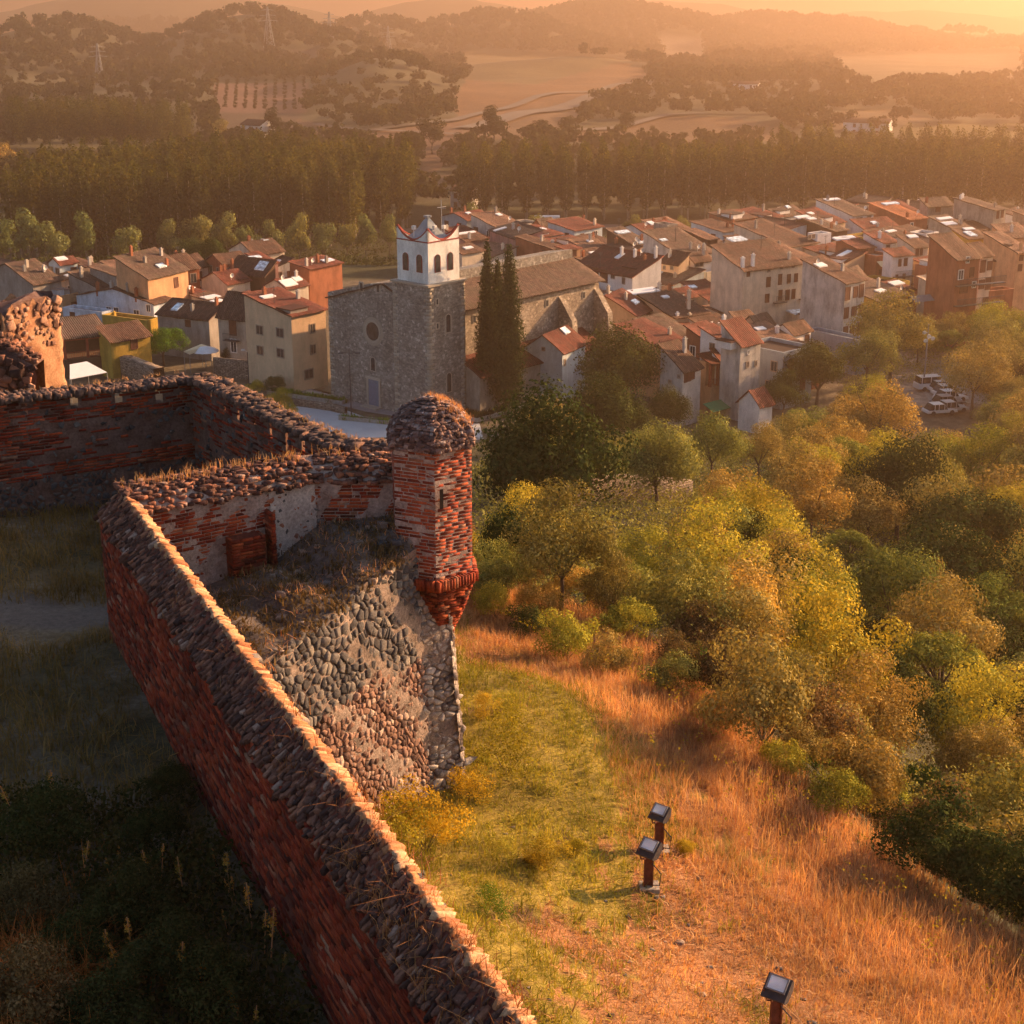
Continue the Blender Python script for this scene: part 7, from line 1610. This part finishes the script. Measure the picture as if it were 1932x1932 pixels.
for i, (u, v, s, m) in enumerate([(250, 1700, .3, 'weeds'), (90, 1560, .34, 'weeds'), (330, 1800, .3, 'weeds'), (150, 1760, .26, 'weeds'), (420, 1870, .32, 'weeds'), (60, 1880, .34, 'brownweed'), (290, 1560, .24, 'weeds'), (200, 1900, .3, 'weeds'), (330, 1460, .22, 'weeds'), (40, 1700, .3, 'brownweed')]):
    p = G(u, v, 41.8); x = min(p[0], -7.34+(26.95-p[1])*.4625-.5); put_tree('weed_clump', 'leafy weed clump in the dark courtyard corner', 'bush', m, x, p[1], 41.25, s, group='weed clumps in the courtyard', cat='weed', trunk=False)
REF['scrub'] = (4, 3.6)
for i in range(34):
    y = random.uniform(11.5, 25); off = abs(random.gauss(.3, .9)); x = -6.66+(26.95-y)*.4625+.35+off
    if y > 22.5: x = random.uniform(-3.4, .6); y = random.uniform(22, 26.8)
    if float(hull_dist(np.array([x]), np.array([y]))) < .15: continue
    m = random.choice(['ochre_flower', 'ochre_flower', 'yellowg', 'olive', 'brownweed', 'autumn']); s = random.uniform(.14, .36)
    put_tree('bush', {'ochre_flower': 'ragged yellow flowering bush', 'yellowg': 'ragged yellow green bush', 'olive': 'ragged olive bush', 'brownweed': 'ragged brown bush', 'autumn': 'ragged tan bush'}[m]+' growing along the foot of the parapet and scarp', 'scrub', m, x, y, hz(x, y)-.05, s*random.uniform(.8, 1.3), s*random.uniform(.7, 1.4), group='bushes at the wall foot: '+m, cat='bush', trunk=False)
# courtyard plants
def yard_pts(n, cond=lambda x, y: True):
    out = []
    while len(out) < n:
        x = random.uniform(-14, -.5); y = random.uniform(9, 36); xr = -7.34+(26.95-y)*.4625-.1 if y < 26.8 else np.interp(y, [26.8, 28.5, 30.6, 36.6], [-7.0, -3.2, -3.0, -7.2])
        if x < xr-.1 and cond(x, y): out.append((x, y, yz(x, y)))
    return out
isp = lambda x, y: 1128 < proj(x, y, 41.4)[1] < 1195+20*math.sin(x*2)
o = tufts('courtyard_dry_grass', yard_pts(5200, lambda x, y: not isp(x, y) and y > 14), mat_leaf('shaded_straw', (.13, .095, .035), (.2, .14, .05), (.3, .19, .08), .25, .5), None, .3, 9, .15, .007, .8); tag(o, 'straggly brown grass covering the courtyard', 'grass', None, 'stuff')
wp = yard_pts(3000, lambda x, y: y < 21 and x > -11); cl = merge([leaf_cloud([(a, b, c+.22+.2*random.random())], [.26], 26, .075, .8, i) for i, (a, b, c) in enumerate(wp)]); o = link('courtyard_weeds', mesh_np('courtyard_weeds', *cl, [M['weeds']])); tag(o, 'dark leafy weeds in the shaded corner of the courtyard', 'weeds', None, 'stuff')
tp_ = [leaf_cloud([(0, 0, .55+.07*k) for k in range(7)], [.035+.02*math.sin(k*.6) for k in range(7)], 60, .04, 1, v) for v in range(3)]
spm = []
for v in range(3):
    me = mesh_np('spike_flowers', *tp_[v], [M['flower']]); b = MB(); b.tube([(0, 0, 0), (0, 0, 1.0)], .008, 4); o = b.build('stem', M['drygrass']); spm.append((me, o.data)); bpy.data.objects.remove(o)
for (u, v) in [(60,1630),(180,1590),(245,1590),(265,1560),(30,1480),(110,1455),(300,1740),(420,1640),(410,1810),(450,1840),(285,1790),(240,1760),(530,1640),(560,1640),(650,1580),(600,1620),(720,1740),(740,1790),(830,1700),(560,1880),(575,1900),(340,1600),(365,1585),(650,1760),(520,1700)]:
    u *= .82; p = D(u, v, 1); r = ray(u, v); k = (41.9-CAMZ)/r[2]; x, y = r[0]*k, r[1]*k
    xr = -7.34+(26.95-y)*.4625-.25
    if x > xr: x = xr-.1
    root = thing('weed_spike', 'dried orange flower spike catching light among the dark courtyard weeds', 'weed', (x, y, yz(x, y)+.1), random.uniform(0, 6), 'flower spikes in the courtyard'); s = random.uniform(.35, .8); root.scale = (s*1.5, s*1.5, s); root.rotation_euler = (random.gauss(0, .12), random.gauss(0, .12), 0)
    me, st = random.choice(spm); link('flowers', me, root); link('stem', st, root)
q0 = G(20, 1840, 41.8); o = tufts('lit_reddish_straw', [(q0[0]+random.gauss(0, .45), q0[1]+random.gauss(0, .7), yz(q0[0], q0[1])) for _ in range(260)], mat_leaf('lit_reddish_straw', (.4, .12, .04), (.55, .2, .07), (.65, .3, .12), .3, .5), None, .75, 9, .12, .005, .8); tag(o, 'reddish straw coloured as if lit in the lower left corner of the courtyard', 'grass', None, 'stuff')  # bright colour makes the straw look lit in the shaded corner
# ---------------------------------------------------------------- floodlights on posts
def floodlight(label, u, v, Z, w, tilt, yaw, post=True):
    """head centre seen at (u,v)"""
    Z = 15
    while Z < 40 and D(u, v, Z)[2]-hz(*D(u, v, Z)[:2]) > .82: Z += .05
    p = D(u, v, Z); g = hz(p[0], p[1]); H = p[2]-g; root = thing('floodlight', label, 'floodlight', (p[0], p[1], g), 0, 'floodlights on the fortress slope')
    def rot(m): m.rotation_euler = (tilt, 0, yaw); m.location = (0, 0, H)
    a = w; b = MB(); b.prism([(-a*.5, -.06), (a*.5, -.06), (a*.5, .03), (a*.2, .12), (-a*.3, .1), (-a*.5, .0)], 0, -a*.52, a*.52); h_ = b.build('housing', M['darksteel'], root); rot(h_)
    b = MB(); b.add([(-a*.33, -a*.12, .0), (a*.33, -a*.12, 0), (a*.33, a*.4, 0), (-a*.33, a*.4, 0)], [(0, 1, 2, 3)]); 
    g_ = MB(); g_.box((-a*.36, -a*.12, -.085), (a*.36, a*.42, -.062)); gg = g_.build('glass', mat_glass('floodlight_glass', (.6, .66, .72)), root); rot(gg); 
    f = MB(); 
    for lo, hi in (((-a*.42, -a*.17, -.1), (-a*.36, a*.47, -.06)), ((a*.36, -a*.17, -.1), (a*.42, a*.47, -.06)), ((-a*.36, -a*.17, -.1), (a*.36, -a*.12, -.06)), ((-a*.36, a*.42, -.1), (a*.36, a*.47, -.06))): f.box(lo, hi)
    ff = f.build('frame', M['steel'], root); rot(ff)
    b = MB(); b.tube([(-a*.55, 0, H), (-a*.4, 0, H-.2), (a*.4, 0, H-.2), (a*.55, 0, H)], .018, 5); b.build('bracket', M['rust'], root)
    b = MB(); b.box((-.085, -.06, 0), (-.065, .06, H-.18)); b.box((-.065, -.012, 0), (.065, .012, H-.18)); b.box((.065, -.06, 0), (.085, .06, H-.18)); b.build('post', M['rust'], root)
    b = MB(); b.box((-.16, -.15, -.3), (.2, .16, .05)); b.build('concrete_base', M['concrete'], root)
    b = MB(); b.tube([(.05, -.07, H-.25), (.22, -.1, H-.45), (.2, -.1, H-.7), (.08, -.08, .1)], .012, 5); b.build('cable', M['darksteel'], root)
floodlight('middle floodlight on a rusty post with a pale concrete base', 1225, 1602, 23.6, .36, R_(140), R_(142))
floodlight('farthest and smallest floodlight at the edge of the tall grass', 1245, 1535, 26.2, .33, R_(140), R_(142))
floodlight('nearest floodlight cut by the bottom of the view', 1467, 1866, 20.6, .38, R_(140), R_(146))
# ---------------------------------------------------------------- air, light, camera
def haze_box():
    mb = MB(); mb.box((-9600, -9600, -172), (9600, 9600, 58))
    t = NT('haze_air'); v = t.n('ShaderNodeVolumePrincipled'); v.inputs['Color'].default_value = (*HAZE_COL, 1)
    v.inputs['Density'].default_value = HAZE; v.inputs['Anisotropy'].default_value = HAZE_G
    t.t.links.new(v.outputs[0], t.out.inputs['Volume'])
    o = mb.build('haze', t.m); tag(o, kind='stuff'); o['label'] = 'golden evening haze filling the valley'
HAZE = .00042; HAZE_G = .74; HAZE_COL = (1.0, .63, .42)
SUN_AZ = R_(58); SUN_EL = R_(18)     # azimuth clockwise from the view direction (+Y)
haze_box()
w = bpy.data.worlds.new('World'); SC.world = w; w.use_nodes = True; nt = w.node_tree; nt.nodes.clear()
sky = nt.nodes.new('ShaderNodeTexSky'); sky.sky_type = 'NISHITA'; sky.sun_disc = False; sky.sun_elevation = SUN_EL; sky.sun_rotation = SUN_AZ
sky.air_density = 1.0; sky.dust_density = 3.5; sky.ozone_density = .6; sky.altitude = 100
bg = nt.nodes.new('ShaderNodeBackground'); bg.inputs[1].default_value = .085; wo = nt.nodes.new('ShaderNodeOutputWorld')
nt.links.new(sky.outputs[0], bg.inputs[0]); nt.links.new(bg.outputs[0], wo.inputs[0])
sl = bpy.data.lights.new('Sun', 'SUN'); sl.energy = 5.0; sl.angle = R_(.5); sl.color = (1, .57, .27)
so = bpy.data.objects.new('Sun', sl); COL.objects.link(so)
d = Vector((math.sin(SUN_AZ)*math.cos(SUN_EL), math.cos(SUN_AZ)*math.cos(SUN_EL), math.sin(SUN_EL)))
so.rotation_euler = d.to_track_quat('Z', 'Y').to_euler(); so.location = (40, 0, 80)
cam = bpy.data.cameras.new('Camera'); cam.sensor_width = 36; cam.lens = 36*F/1932; cam.clip_end = 30000; cam.clip_start = .3
co = bpy.data.objects.new('Camera', cam); COL.objects.link(co); co.location = (0, 0, CAMZ); co.rotation_euler = (R_(90)-TH, 0, 0); SC.camera = co
SC.view_settings.view_transform = 'Standard'; SC.view_settings.look = 'None'; SC.view_settings.gamma = 1; SC.view_settings.exposure = 1.2
SC.cycles.max_bounces = 5; SC.cycles.diffuse_bounces = 2; SC.cycles.transmission_bounces = 3; SC.cycles.volume_bounces = 0; SC.cycles.transparent_max_bounces = 4
SC.cycles.use_adaptive_sampling = True; SC.cycles.adaptive_threshold = .03
